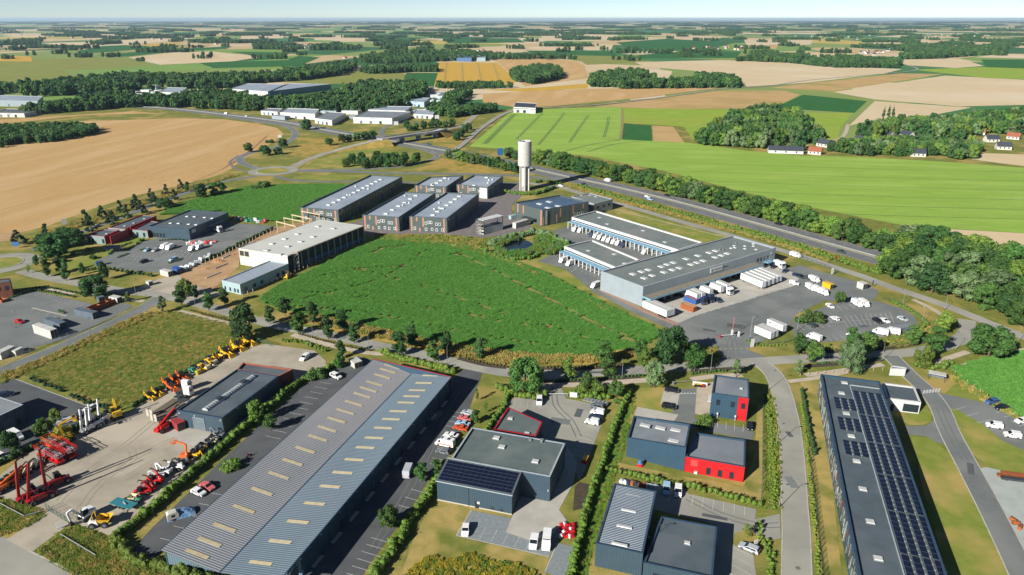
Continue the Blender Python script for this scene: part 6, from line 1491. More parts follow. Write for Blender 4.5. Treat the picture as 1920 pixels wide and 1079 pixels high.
# ================================================================== hedges and shrub rows
hedge('long clipped hedge between the machine yard and the warehouse parking', [(628,688),(600,702),(560,722),(520,755),(480,788),(440,822),(400,858),(360,892),(310,938),(265,975),(215,1012)], 3.0,2.6, per=24)
hedge('overgrown shrubs in front of the warehouse gable', [(215,1015),(245,1045),(280,1062),(330,1076),(400,1092)], 4.5,2.6, F_LIGHT, per=26)
hedge('dense hedge right of the loading drive', [(846,872),(826,900),(802,935),(772,975),(752,1010),(725,1050),(690,1100)], 3.0,2.6, per=26)
hedge('long clipped hedge between the garage and the red annex', [(1180,738),(1162,778),(1148,815),(1132,862),(1116,905),(1102,950),(1090,1000),(1074,1060),(1068,1100)], 2.0,2.4, per=24, rough=.1)
hedge('bushy hedge below the red annex', [(1138,882),(1190,895),(1250,908),(1320,922),(1380,938),(1425,950)], 2.2,1.8, F_HEDGE, per=24)
hedge('rough green verge left of the straight street', [(1437,742),(1443,790),(1448,850),(1451,905),(1452,955)], 3.6,1.0, F_LUSH, per=22, name='verge_shrubs', cat='shrubs')
hedge('shrubs below the street entrance beside the estate car', [(1418,985),(1428,1010),(1442,1040),(1448,1090)], 4.0,1.2, F_HEDGE, per=18, name='verge_shrubs', cat='shrubs')
hedge('dark climbing hedge on the fence right of the street', [(1503,735),(1509,770),(1517,810),(1527,855)], 1.2,2.0, F_DARK, per=22)
hedge('rough grassy verge right of the straight street', [(1502,760),(1511,820),(1519,900),(1528,1000),(1536,1090)], 2.4,.7, F_LUSH, per=16, name='verge_shrubs', cat='shrubs')
hedge('shrub belt between the motorway and the service road', [(1085,351),(1150,370),(1230,391),(1300,409),(1360,427),(1440,448),(1510,470),(1580,493),(1645,515)], 6.0,2.8, F_HEDGE, per=16, size=.5, rough=.35)
hedge('low brownish hedge along the avenue path, left stretch', [(562,628),(610,641),(660,653),(694,659)], 1.4,.9, F_BROWN, per=14)
hedge('low brownish hedge along the avenue path by the meadow', [(358,583),(400,595),(430,602)], 1.4,.9, F_BROWN, per=14)
hedge('low brownish hedge along the maize side, left stretch', [(690,618),(740,632),(800,648)], 1.8,1.0, F_BROWN, per=14)
hedge('low brownish hedge along the maize side, middle stretch', [(862,670),(905,682),(950,689)], 1.8,1.0, F_BROWN, per=14)
hedge('low brownish hedge along the maize side, right stretch', [(1025,690),(1090,690),(1170,685)], 1.8,1.0, F_BROWN, per=14)
hedge('low dark hedge below the avenue near the willow', [(1040,716),(1100,713),(1205,706)], 1.6,1.0, F_DARK, per=14)
hedge('low dark hedge above the office cube', [(1297,702),(1340,698),(1360,697)], 1.6,1.0, F_DARK, per=14)
hedge('low brown hedge curving below the staff car park', [(1500,661),(1600,657),(1690,649),(1745,636),(1770,616)], 2.2,1.0, F_BROWN, per=14)
hedge('low dark hedge above the solar building', [(1530,684),(1570,681),(1650,673)], 1.6,.9, F_DARK, per=14)
hedge('green shrubs at the access road junction', [(1716,688),(1740,692),(1770,690),(1778,682)], 4.0,2.2, F_LIGHT, per=24)
hedge('shrub row behind the warehouse parapet', [(718,664),(760,678),(810,690),(848,702)], 3.0,2.6, F_HEDGE, per=24)
hedge('weedy strip along the upper edge of the machine yard', [(250,764),(300,730),(360,692),(420,656)], 2.4,1.3, F_DARK, per=20)
hedge('weedy shrubs along the workshop fence', [(60,712),(110,732),(170,758),(215,768)], 3.0,1.3, F_CON, per=16, gaps=.25)
hedge('dark shrubs below the workshop yard', [(-20,880),(20,862),(60,842),(110,822),(160,800),(200,785)], 3.5,2.2, F_DARK, per=20)
hedge('green shrub strip at the top gate of the machine yard', [(530,640),(570,645),(612,660)], 4.0,1.4, F_HEDGE, per=18)
hedge('dense shrubs beside the garage yard entrance', [(935,728),(960,742),(992,748),(1022,745)], 4.0,2.6, F_HEDGE, per=22)
hedge('shrubs right of the garage yard gate', [(1070,742),(1100,748),(1140,748)], 3.4,2.4, F_HEDGE, per=22)
hedge('small hedge between the warehouse drive and the garage annex', [(952,735),(944,765),(925,790),(910,815)], 2.0,1.8, F_HEDGE, per=20)
hedge('shrubs around the near side of the pond', [(905,472),(930,482),(965,488),(995,486),(1010,478)], 4.0,2.4, F_LIGHT, per=16, gaps=.1)
hedge('willow shrubs on the far bank of the pond', [(920,462),(945,452),(980,445),(1010,440),(1040,452),(1060,462)], 5.0,3.8, F_SILV, per=18, size=.45)
hedge('clipped hedge along the building site fence', [(382,492),(430,470),(480,445),(512,430)], 1.6,2.2, F_DARK, per=18)
hedge('shrubs on the motorway side of the water tower', [(948,362),(985,366),(1020,362)], 4.0,2.6, F_HEDGE, per=20)
hedge('curved hedge right of the water tower', [(1005,366),(1022,360),(1040,354)], 3.5,2.6, F_DARK, per=20)
hedge('round bushes beside the link road', [(1002,344),(1022,342),(1050,347)], 3.0,2.4, F_DARK, per=16, gaps=.4)
hedge('shrub bed below the car park of the black shed', [(150,510),(190,505),(240,512),(290,520)], 3.0,1.6, F_DARK, per=16, gaps=.3)
hedge('shrubs on the lawn below the red units', [(235,470),(250,462),(268,452)], 3.0,1.6, F_HEDGE, per=16, gaps=.2)
hedge('fence shrubs along the staff car park', [(1672,566),(1705,585),(1735,606),(1728,620)], 2.6,1.6, F_HEDGE, per=18)
hedge('fence shrubs below the staff car park', [(1490,636),(1530,650),(1620,645),(1700,632)], 1.4,1.2, F_HEDGE, per=14, gaps=.3)
hedge('weeds under the trailers at the depot gate', [(1398,640),(1425,650),(1470,648)], 1.6,1.0, F_HEDGE, per=14)
for pts_, w_, lab_ in (([(222,484),(240,477)], 2.0, 'low shrub bed at the left of the upper car park bays'),([(264,470),(272,467)], 2.0, 'low shrub bed beside the pale blue car'),([(318,495),(340,488)], 2.0, 'low shrub bed right of the upper car park bays'),([(358,474),(372,470)], 2.0, 'low shrub bed beside the white vans'),([(205,478),(222,466),(246,456)], 2.2, 'shrubs between the lawn and the upper car park'),([(112,584),(122,588)], 1.6, 'shrub island in the lower left car park'),([(60,546),(100,550),(140,558)], 2.0, 'low hedge above the lower left car park'),([(300,452),(330,450),(350,452)], 2.2, 'shrubs at the foot of the black shed'),([(18,560),(50,550)], 2.0, 'shrubs beside the rust-brown block'),([(30,548),(80,540),(130,548),(170,556)], 1.8, 'low dark hedge along the lower avenue bend')):
    hedge(lab_, pts_, w_, 1.0, F_DARK, per=16)
for k_, x, y, h_, lab_ in (('bush', 118,492,2.6, 'upper round bush on the lawn by the roundabout'),('bush', 140,478,2.2, 'small round bush on the lawn by the red unit'),('bushl', 168,470,2.4, 'light round bush on the lawn by the red unit'),('bush', 175,486,2.4, 'round bush on the lawn beside the solar carport'),('ovald', 112,512,7.5, 'dark tree between the two lawn edge trees'),('ovald', 70,500,6.5, 'dark tree close to the roundabout exit'),('dark', 118,450,7.5, 'dark tree behind the big roundabout bush')):
    tree(k_, x, y, h_, lab_, None, 1.15, name='bush' if 'bush' in k_ else 'tree', cat='bush' if 'bush' in k_ else 'tree')
# ------------------------------------------------------------------ rough grass and weeds (stuff)
def tufts(name, label, outline, coll, gap, s0, s1, zs=(.9,1.1)):
    scatter(name, fill([P(*p) for p in outline], gap, .5), coll, s0, s1, label, 'grass', zs=zs)
tufts('meadow_weeds', 'tall weeds and grasses of the meadow', [(42,703),(130,663),(300,588),(335,586),(425,606),(440,640),(360,690),(300,732),(245,762),(200,755),(110,728)], 'mead', 1.0,.6,1.0,(.35,.65))
tufts('tall_dry_grass', 'tall dry grass between the avenue and the maize', [(575,591),(640,605),(720,621),(800,639),(900,656),(1000,668),(1100,669),(1200,655),(1215,666),(1100,680),(1000,684),(930,684),(850,665),(770,647),(700,633),(620,615),(560,600)], 'straw', 1.2,.8,1.5)
tufts('golden_weeds', 'yellow flowering weeds in the lower middle', [(770,1068),(800,1042),(842,1052),(880,1036),(925,1052),(970,1060),(1020,1085),(1000,1130),(700,1130)], 'goldweed', .9,.4,.7,(.5,.8))
tufts('pond_reeds', 'green reeds beside the pond', [(1002,452),(1030,446),(1065,465),(1035,480),(1005,478)], 'reed', 1.5,.8,1.2)
tufts('pond_reeds', 'reeds ringing the pond edge', [(925,468),(935,455),(965,446),(978,451),(945,461),(940,470),(958,477),(990,472),(1005,464),(1010,474),(985,485),(950,487)], 'reed', 1.3,.6,1.0)
tufts('verge_tufts', 'rough grass of the lower left corner', [(-20,935),(40,945),(85,965),(60,985),(0,1006),(-20,1004)], 'mead', .9,.6,1.0)
tufts('verge_tufts', 'rough grass beside the yard entrance', [(65,1035),(135,985),(190,1003),(260,1060),(330,1100),(190,1100),(130,1072)], 'mead', .9,.6,1.0)
tufts('verge_tufts', 'grass along the lane beside the meadow', [(0,704),(100,664),(262,590),(330,582),(300,588),(130,663),(40,704),(0,722)], 'straw', 1.3,.6,1.0)
tufts('verge_tufts', 'grass strip between the clipped hedge and the red annex', [(1188,738),(1198,745),(1182,790),(1170,850),(1150,905),(1125,985),(1105,1060),(1100,1090),(1078,1090),(1098,1010),(1120,945),(1150,860),(1168,800)], 'lush', 1.3,.4,.7)
tufts('verge_tufts', 'grass on both sides of the right-hand street', [(1432,745),(1452,745),(1462,850),(1464,955),(1432,955)], 'lush', 1.1,.5,1.0)
tufts('verge_tufts', 'grass around the pond and field edge', [(700,440),(850,442),(920,452),(905,475),(980,500),(1060,545),(1150,585),(1140,588),(1010,520),(930,485),(840,462),(720,452)], 'tuft', 1.6,.8,1.4)
tufts('verge_tufts', 'dry bank grass along the service road', [(1062,345),(1150,367),(1300,407),(1440,447),(1560,490),(1555,494),(1430,452),(1290,414),(1140,374),(1070,353)], 'straw', 1.7,.7,1.2)
tufts('verge_tufts', 'grass at the corner of the depot gate', [(1306,655),(1340,650),(1352,668),(1345,684),(1310,690)], 'tuft', 1.2,.6,1.1)
tufts('verge_tufts', 'grass below the staff car park', [(1490,640),(1560,650),(1700,635),(1740,610),(1760,625),(1700,650),(1600,657),(1500,660)], 'tuft', 1.3,.5,.9)
tufts('verge_tufts', 'grass beside the solar building maize plot', [(1785,695),(1850,742),(1910,780),(1900,785),(1840,752),(1780,715)], 'tuft', 1.2,.5,1.0)
tufts('verge_tufts', 'dry tufts along the wheat field road', [(40,452),(100,430),(200,395),(330,357),(430,328),(445,330),(330,365),(200,408),(100,445)], 'straw', 2.0,.8,1.3)
# ================================================================== vehicles
def paint(nm, c): return M('paint_' + nm, A(*c, .75), A(*[v * .96 for v in c], .75), scale=.6, rough=.28, spec=.5, coord='obj')
PT = {'white': paint('white', (238,238,236)), 'black': paint('black', (30,32,38)), 'grey': paint('grey', (112,118,124)), 'silver': paint('silver', (182,188,192)), 'blue': paint('blue', (66,96,140)), 'red': paint('red', (190,40,36)),
      'pink': paint('pink_red', (212,110,108)), 'orange': paint('orange', (210,84,40)), 'lblue': paint('light_blue', (164,196,220)), 'dgreen': paint('dark_green', (60,78,72)), 'yellow': paint('yellow', (232,182,44)), 'navy': paint('navy', (40,54,82)),
      'teal': paint('teal', (58,128,138)), 'green': paint('green', (76,150,120)), 'cream': paint('cream', (226,214,170)), 'dred': paint('dark_red', (160,28,34)), 'mred': paint('machine_red', (206,36,36)), 'morange': paint('machine_orange', (226,108,44)), 'rust': paint('rust', (158,92,56))}
TYRE = M('tyre', A(34,34,36), A(26,26,28), scale=2, rough=.9); RIM = M('rim', A(150,152,156), scale=2, rough=.4, metal=.5)
LAMP_W = M('headlamp', A(226,230,232), scale=1, rough=.15); LAMP_R = M('tail_lamp', A(170,24,22), scale=1, rough=.2)
CARGLASS = glassy('car_glass', A(36,44,54))
def wheel_mesh(r, w):
    m = MB(); m.tube((0,-w / 2,0),(0, w / 2,0), r, 12); m.mi = 1; m.tube((0,-w / 2 - .01,0),(0, w / 2 + .01,0), r * .58,10); return m.mesh('wheel', [TYRE, RIM])
WHEELS = {}
def wheels(t, pos, r, w):
    if (r, w) not in WHEELS: WHEELS[(r, w)] = wheel_mesh(r, w)
    for x, y in pos:
        o = link('wheel', WHEELS[(r, w)], t); o.location = (x, y, r)
CARS = {  # profile (x forward, z), belt, width, cabin glass quads
 'hatch': (1.78, [(-2.0,.28),(-2.06,.7),(-1.98,.98),(-1.62,1.42),(-1.3,1.5),(.2,1.5),(1.0,1.0),(1.85,.82),(2.06,.6),(2.04,.28)], .95,(-1.6,-1.15,.1,.98),1.46,.32,1.28),
 'sedan': (1.8, [(-2.25,.3),(-2.3,.75),(-2.2,.98),(-1.55,1.02),(-.95,1.42),(.2,1.44),(1.05,.98),(2.05,.8),(2.3,.6),(2.28,.3)], .94,(-1.5,-.95,.15,1.03),1.4,.32,1.42),
 'suv': (1.88, [(-2.2,.34),(-2.26,.85),(-2.18,1.08),(-1.85,1.6),(-1.5,1.68),(.3,1.68),(1.05,1.12),(2.05,.98),(2.26,.7),(2.24,.34)], 1.07,(-1.85,-1.45,.2,1.05),1.63,.36,1.38),
 'estate': (1.82, [(-2.3,.3),(-2.36,.78),(-2.28,.98),(-1.95,1.42),(-1.6,1.48),(.2,1.48),(1.05,.98),(2.1,.8),(2.34,.6),(2.3,.3)], .94,(-1.95,-1.6,.15,1.03),1.44,.32,1.42),
 'mpv': (1.84, [(-2.25,.3),(-2.3,.8),(-2.22,1.05),(-2.0,1.68),(-1.7,1.78),(.5,1.78),(1.35,1.08),(2.1,.92),(2.3,.66),(2.26,.3)], 1.04,(-2.0,-1.6,.4,1.32),1.73,.33,1.42),
 'vanette': (1.85, [(-2.15,.3),(-2.2,.9),(-2.16,1.3),(-2.08,1.8),(-1.9,1.86),(.35,1.86),(1.15,1.14),(1.95,.98),(2.15,.7),(2.12,.3)], 1.1,(.1,.12,.3,1.12),1.8,.33,1.32),
 'van': (2.02, [(-2.85,.35),(-2.92,1.0),(-2.88,1.6),(-2.8,2.4),(-2.6,2.5),(1.3,2.5),(1.6,2.35),(2.15,1.4),(2.75,1.15),(2.92,.8),(2.9,.35)], 1.4,(1.0,1.02,1.6,2.12),2.3,.36,1.85),
}
def car_proto(kind, pt):
    W, prof, belt, (ga, gb, gc, gd), zt, wr, wx = CARS[kind]; t = bpy.data.objects.new({'van': 'delivery_van', 'vanette': 'small_van'}.get(kind, 'car'), None); COL.objects.link(t)
    n = len(prof); top = max(z for _, z in prof); m = MB()
    def hw(z): return W / 2 if z <= belt + .06 else W / 2 * (1 - .16 * min(1,(z - belt) / max(top - belt, .1)) * (1 if kind not in ('van', 'vanette') else .35))
    vs = [(x, -hw(z) * (1 - .08 * (abs(x) > abs(prof[0][0]) - .02)), z) for x, z in prof] + [(x, hw(z) * (1 - .08 * (abs(x) > abs(prof[0][0]) - .02)), z) for x, z in prof]
    fs = [(i, (i + 1) % n, n + (i + 1) % n, n + i) for i in range(n)] + [tuple(range(n))[::-1], tuple(range(n, 2 * n))]
    m.add(vs, fs); body = m.build('body', PT[pt], t)
    # glazing, slightly proud
    def side(s, xa, xb, xc, xd):
        q = MB(); y0, y1 = s * (hw(belt) + .012), s * (hw(zt) + .015); q.add([(xa, y0, belt + .05),(xd, y0, belt + .05),(xc, y1, zt - .06),(xb, y1, zt - .06)], [(0,1,2,3)]); q.build('side_window', CARGLASS, t)
    if kind in ('van', 'vanette'):
        for s in (-1,1): side(s, ga + .1, gb + .1, gc - .1, gd - .15)
    else:
        mid = (ga + gd) / 2
        for s in (-1,1): side(s, ga + .12, gb + .05, mid - .08, mid - .06); side(s, mid + .06, mid + .02, gc - .06, gd - .22)
    def slope(x0, z0, x1, z1, nm):
        q = MB(); d = .02 if x0 > x1 else -.02; k = .93
        q.add([(x0 + d, -hw(z0) * k, z0 + .02),(x0 + d, hw(z0) * k, z0 + .02),(x1 + d, hw(z1) * k, z1 - .01),(x1 + d, -hw(z1) * k, z1 - .01)], [(0,1,2,3)]); q.build(nm, CARGLASS, t)
    pr = prof
    fr = [i for i in range(n) if pr[i][0] > 0 and pr[i][1] < top - .05 and pr[i][1] > belt - .2][0]; x1, z1 = pr[fr - 1]; x0, z0 = pr[fr]
    slope(x0 + (x1 - x0) * .06, z0 + (z1 - z0) * .06, x0 + (x1 - x0) * .93, z0 + (z1 - z0) * .93, 'windscreen')
    if kind not in ('van', 'vanette'):
        rr = [i for i in range(n // 2) if pr[i][1] > belt and pr[i][1] < top - .02 and pr[i][0] < 0]; i = rr[0] if kind != 'sedan' else 3; a, b_ = pr[i], pr[i + 1]
        if kind != 'sedan' : a = pr[2]; b_ = pr[3]
        slope(a[0] + (b_[0] - a[0]) * .1, a[1] + (b_[1] - a[1]) * .1, a[0] + (b_[0] - a[0]) * .92, a[1] + (b_[1] - a[1]) * .92, 'rear_window')
    xf, xr = prof[-2][0], prof[1][0]
    for s in (-1,1):
        q = MB().box((0,0,0),(.1,.34,.16)).build('headlight', LAMP_W, t); q.location = (xf - .03, s * W * .34, prof[-2][1] + .08)
        q = MB().box((0,0,0),(.08,.2,.28)).build('tail_light', LAMP_R, t); q.location = (xr + .0, s * W * .38, prof[1][1] + .1)
    wheels(t, [(s * wx, q * (W / 2 - .08)) for s in (-1,1) for q in (-1,1)], wr, .22)
    return Proto(t)
CP = {}
def heading(x, y, dx, dy):
    d = P(x + dx, y + dy) - P(x, y); return math.atan2(d.y, d.x)
CARPOS = []
def car(kind, pt, x, y, dx, dy, label, cat='car', group=None, z=.07):
    k = (kind, pt)
    if k not in CP: CP[k] = car_proto(kind, pt)
    p = P(x, y); return CP[k].use((p.x, p.y, z), heading(x, y, dx, dy), label, cat, group)
G1, G2, G3, G4, G5 = 'cars in the warehouse drive', 'vans behind the garage', 'cars in the staff car park', 'vans at the loading wings', 'traffic on the motorway'
DL = (-10,-2.2)
for a in (('hatch', 'silver', 877,778, *DL, 'silver car half under the small tree by the drive', 'car', G1),('sedan', 'pink', 872,788, *DL, 'faded red car, topmost in the parked row by the drive', 'car', G1),('sedan', 'lblue', 868,798, *DL, 'pale blue car between two red ones', 'car', G1),('sedan', 'orange', 864,806, *DL, 'orange-red car fourth in the parked row', 'car', G1),('sedan', 'white', 846,820, *DL, 'white saloon parked above the ambulance', 'car', G1),
  ('hatch', 'grey', 831,850, *DL, 'dark grey hatchback, lowest in the parked row', 'car', G1),('van', 'silver', 766,888,4,-10, 'silver-grey van standing alone in the loading drive', 'van'),
  ('vanette', 'white', 1011,756,-.5,10, 'white van parked facing the garage annex', 'van', G2),('mpv', 'grey', 1119,766, *DL, 'grey van beside the flat trailer', 'van', G2),('vanette', 'white', 1120,777, *DL, 'upper white van with red rear panel', 'van', G2),('hatch', 'navy', 1116,786, *DL, 'dark car tucked between two white vans', 'car', G2),('vanette', 'white', 1110,795, *DL, 'lower white van parked beside the marked bays', 'van', G2),
  ('hatch', 'white', 873,998,-1.5,10, 'white hatchback alone on the grey apron', 'car'),('vanette', 'white', 1001,1022,-2.2,10, 'small white van on the apron, left of two', 'van'),('van', 'white', 1025,1020,-1.2,10, 'large white van on the apron, right of two', 'van'),
  ('vanette', 'lblue', 1249,922,-.4,10, 'light blue van beside the striped hall', 'van'),('vanette', 'white', 1271,926,-.6,10, 'white van beside the light blue van', 'van'),('estate', 'silver', 1404,1032,-10,-4.3, 'silver-blue estate car in the lower bays', 'car'),
  ('suv', 'black', 1259,735,10,1.4, 'black car at the top of the office drive', 'car'),('suv', 'black', 1254,766,10,1.4, 'black car on the concrete strip below the first', 'car'),('hatch', 'black', 1405,803,1,10, 'small black car beside the red strip of the office', 'car'),
  ('suv', 'blue', 1859,757,-10,1.5, 'dark blue car at the right edge car park', 'car'),('sedan', 'black', 1877,767,-10,1.5, 'black car next to the dark blue one', 'car'),('vanette', 'white', 1863,802,-10,-1.5, 'white van in the right edge car park', 'van'),('hatch', 'white', 1915,793,-10,1.5, 'white car cut by the right edge', 'car'),('vanette', 'white', 1897,820,-10,-1.5, 'lower white van at the right edge', 'van'),
  ('hatch', 'white', 1565,600,-10,-5, 'white car alone in the middle bays of the staff car park', 'car', G3),('hatch', 'dgreen', 1522,612,-10,-6, 'grey-green car at the left of the staff car park', 'car', G3),('suv', 'black', 1645,605,10,5, 'black car with its rear to the middle line', 'car', G3),('sedan', 'white', 1658,604,10,5, 'white car beside the black one', 'car', G3),('hatch', 'silver', 1692,601,10,4, 'silver-blue car at the right of the staff car park', 'car', G3),('sedan', 'navy', 1633,630,10,4, 'dark car in the bottom row of the staff car park', 'car', G3),('hatch', 'white', 1597,632,-10,-4, 'white car behind the tree in the bottom row', 'car', G3),('hatch', 'white', 1556,577,10,6, 'white car beside the round tree', 'car', G3),
  ('van', 'white', 1606,573,10,6, 'white van left of two at the top of the staff car park', 'van', G3),('van', 'white', 1619,573,10,6, 'white van right of two at the top of the staff car park', 'van', G3),('van', 'white', 1526,637,-10,-4, 'white box van at the lower left of the staff car park', 'van', G3),('van', 'white', 1650,627,-10,-2, 'white van left of the pair beside the bicycle shelter', 'van', G3),('van', 'white', 1672,626,-10,-2, 'white van right of the pair beside the bicycle shelter', 'van', G3),
  ('van', 'white', 1491,482,10,3, 'white van driving on the service road', 'van'),('sedan', 'navy', 1472,511,-8,4, 'dark car beside the white lorry at the hall', 'car'),('hatch', 'black', 1450,503,-8,4, 'black car beneath the blue entrance canopy', 'car'),('hatch', 'navy', 1493,519,8,3, 'left of two dark cars at the yard edge', 'car'),('hatch', 'black', 1501,521,8,3, 'right of two dark cars at the yard edge', 'car'),('hatch', 'dgreen', 1515,524,8,3, 'dark car beside the white van at the depot exit', 'car'),('van', 'white', 1526,528,10,4, 'white van beside the depot exit', 'van'),('vanette', 'white', 1489,534,10,2, 'small white van beside the long trailers', 'van'),('van', 'white', 1519,543,8,5, 'left of three white vans in a row', 'van'),('van', 'white', 1531,547,8,5, 'middle of three white vans in a row', 'van'),('van', 'white', 1543,552,8,5, 'right of three white vans in a row', 'van'),
  ('sedan', 'dgreen', 1577,474,10,2.9, 'dark green car on the near carriageway', 'car', G5),('suv', 'black', 1459,422,-10,-2.7, 'black car at the right of the far carriageway', 'car', G5),('van', 'white', 1139,341,-10,-2.4, 'white van on the far carriageway near the tower shadow', 'van', G5),('hatch', 'navy', 1095,347.5,10,2.3, 'dark car just past the tower shadow', 'car', G5),('hatch', 'white', 1214,371,10,2.5, 'white car, upper of two side by side', 'car', G5),('hatch', 'lblue', 1219,376,10,2.5, 'pale blue car, lower of two side by side', 'car', G5),('sedan', 'black', 1250,368,-10,-2.5, 'black car meeting the pair of pale cars', 'car', G5),('hatch', 'white', 1052,350.5,10,1.5, 'white car on the service road by the tower', 'car'),('hatch', 'blue', 803,272,10,2, 'blue car below the bridge', 'car', G5),('hatch', 'white', 462,219,-10,-1, 'white car on the far bend of the motorway', 'car', G5),('van', 'white', 424,214.5,-10,-1, 'white van on the far bend of the motorway', 'van', G5),('hatch', 'grey', 560,230,-10,-2, 'grey car beyond the slip road', 'car', G5),('hatch', 'silver', 700,256,-10,-2, 'silver car left of the bridge', 'car', G5),
  ('hatch', 'lblue', 276,471,-6,3, 'pale blue car left of two in the upper car park', 'car'),('hatch', 'silver', 291,471.5,-6,3, 'silver car right of two in the upper car park', 'car'),('van', 'white', 309,466,-6,3, 'white van left of the pair in the upper car park', 'van'),('van', 'white', 319,467.5,-6,3, 'white van right of the pair in the upper car park', 'van'),('van', 'white', 362,469,-6,3, 'white van beside the bagged goods', 'van'),('van', 'white', 374,467,-6,3, 'second white van beside the bagged goods', 'van'),('suv', 'black', 270,493,-10,3, 'black car in the middle of the upper car park', 'car'),('mpv', 'lblue', 326,489,-10,3, 'pale blue people carrier in the upper car park', 'car'),('hatch', 'silver', 182,426,10,-3, 'silver car on the wheat field road', 'car'),('hatch', 'red', 37,606,10,2, 'red car alone in the lower left car park', 'car'),
  ('sedan', 'white', 157,777,-10,4.5, 'white car at the workshop fence, lower of two', 'car'),('sedan', 'white', 171,768,-10,4.5, 'white car at the workshop fence, upper of two', 'car'),('suv', 'silver', 123,793,-10,2, 'silver car with dark roof at the workshop trees', 'car'),('van', 'white', 31,823,10,6, 'white van beside the workshop', 'van'),('mpv', 'navy', 12,744,10,-2, 'dark people carrier in the workshop shadow', 'car'),('mpv', 'white', 3,861,10,4, 'white car cut by the left edge', 'car'),
  ('mpv', 'white', 630,709,10,4.5, 'white people carrier at the end of the warehouse bays', 'car'),('sedan', 'pink', 389,916,10,5, 'pink-red car beside the warehouse wall', 'car'),('hatch', 'white', 373,927,10,4, 'white car with black roof beside the pink-red car', 'car')):
    car(*a)
vp = [(1079,433.5),(1089,435.5),(1110,443),(1118,446),(1126,448.5),(1135,451.5),(1143,454),(1152,457),(1160,459.5),(1169,463),(1210,476)]
for i, (x, y) in enumerate(vp): car('van', 'navy' if i in (2,9) else 'white', x, y, -10,4.6,('%s van from the left backed up to the long loading wing' % ORD[i]), 'van', G4)
for i, (x, y) in enumerate(((1056,491.5),(1069,497.5))): car('van', 'white', x, y, -10,4.6, '%s white van backed up to the short loading wing' % ('left' if i == 0 else 'right'), 'van', G4)
car('van', 'white', 1117,539,-10,4, 'white van at the left corner of the parcel hall', 'van')
# ambulance-style van, stripes and light bar
am = car_proto('van', 'white'); r = am.use(P(835,836), heading(835,836, *DL), 'white ambulance with orange stripes in the parked row', 'ambulance', G1); r.name = 'ambulance'
for s in (-1,1): MB().box((-.3, s * 1.02,1.0),(4.6,.02,.3)).build('side_stripe', PT['orange'], r)
MB().box((.9,0,2.58),(.35,1.3,.16)).build('light_bar', GLASSB, r); MB().box((-1.2,0,2.56),(.8,.9,.14)).build('roof_hatch', STEEL_D, r)
# ------------------------------------------------------------------ lorries and swap bodies
def trailer_box(t, L, h0, h1, w=2.5, mat=None):
    MB().b2(-L / 2, L / 2,-w / 2, w / 2, h0, h1).build('box', mat or PT['white'], t)
    m = MB()
    for s in (-1,1): m.b2(L / 2, L / 2 + .04, s * w / 4 - .5, s * w / 4 + .5, h0 + .15, h1 - .15)
    m.build('rear_door', M('door_pale', A(206,212,216), scale=1, rough=.5), t)
    m = MB(); m.b2(-L / 2 + .1, L / 2 - .1,-w / 2 + .1, w / 2 - .1, h1, h1 + .05); m.build('roof_panel', M('trailer_roof', A(214,214,208), A(198,198,192), scale=.4, rough=.6, ribs=(0,1.2,.03), coord='obj'), t)
def ring_logo(t, x, z, s, w=2.5):
    m = MB(); y = s * (w / 2 + .012)
    for i in range(3):
        a0 = 2 * PI * i / 3 + PI / 2 + .22; pts = [(x + math.cos(a0 + k * 1.65 / 6) * .62, z + math.sin(a0 + k * 1.65 / 6) * .62) for k in range(7)]
        inner = [(x + math.cos(a0 + .825) * .16, z + math.sin(a0 + .825) * .16)]
        pp = pts + inner; m.add([(a, y, b) for a, b in pp], [tuple(range(len(pp)))])
    m.build('ring_logo', M('logo_blue', A(96,160,200), A(120,180,210), scale=1, rough=.5), t)
    MB().box((x + 3.0, y, z - .1),(2.8,.015,.26)).build('side_lettering', M('lettering_pale', A(196,208,214), scale=1, rough=.5), t)
def trailer_proto(L=13.6, legs=False, logo=True, axles=True):
    t = bpy.data.objects.new('swap_body' if legs else 'semi_trailer', None); COL.objects.link(t); h0 = 1.15
    trailer_box(t, L, h0, h0 + 2.75)
    MB().b2(-L / 2 + .2, L / 2 - .2,-.5,.5,.85, h0).build('chassis', STEEL_D, t)
    if logo:
        for s in (-1,1): ring_logo(t, -L * .3, h0 + 1.6, s)
    if legs:
        for x in (-L * .36, L * .36):
            for s in (-1,1): MB().box((x, s * 1.1,.57),(.16,.16,1.15)).build('support_leg', M('leg_green', A(70,140,110), scale=1, rough=.5), t)
    elif axles:
        wheels(t, [(L / 2 - 1.6 - k * 1.3, s * 1.05) for k in range(3) for s in (-1,1)], .5,.35)
        for s in (-1,1): MB().box((-L * .28, s * .8,.5),(.15,.15,1.0)).build('landing_leg', STEEL, t)
    return Proto(t)
TP = {'semi': trailer_proto(13.6), 'long': trailer_proto(13.6, logo=False), 'swap': trailer_proto(7.6, legs=True), 'swapp': trailer_proto(13.6, legs=True, logo=False)}
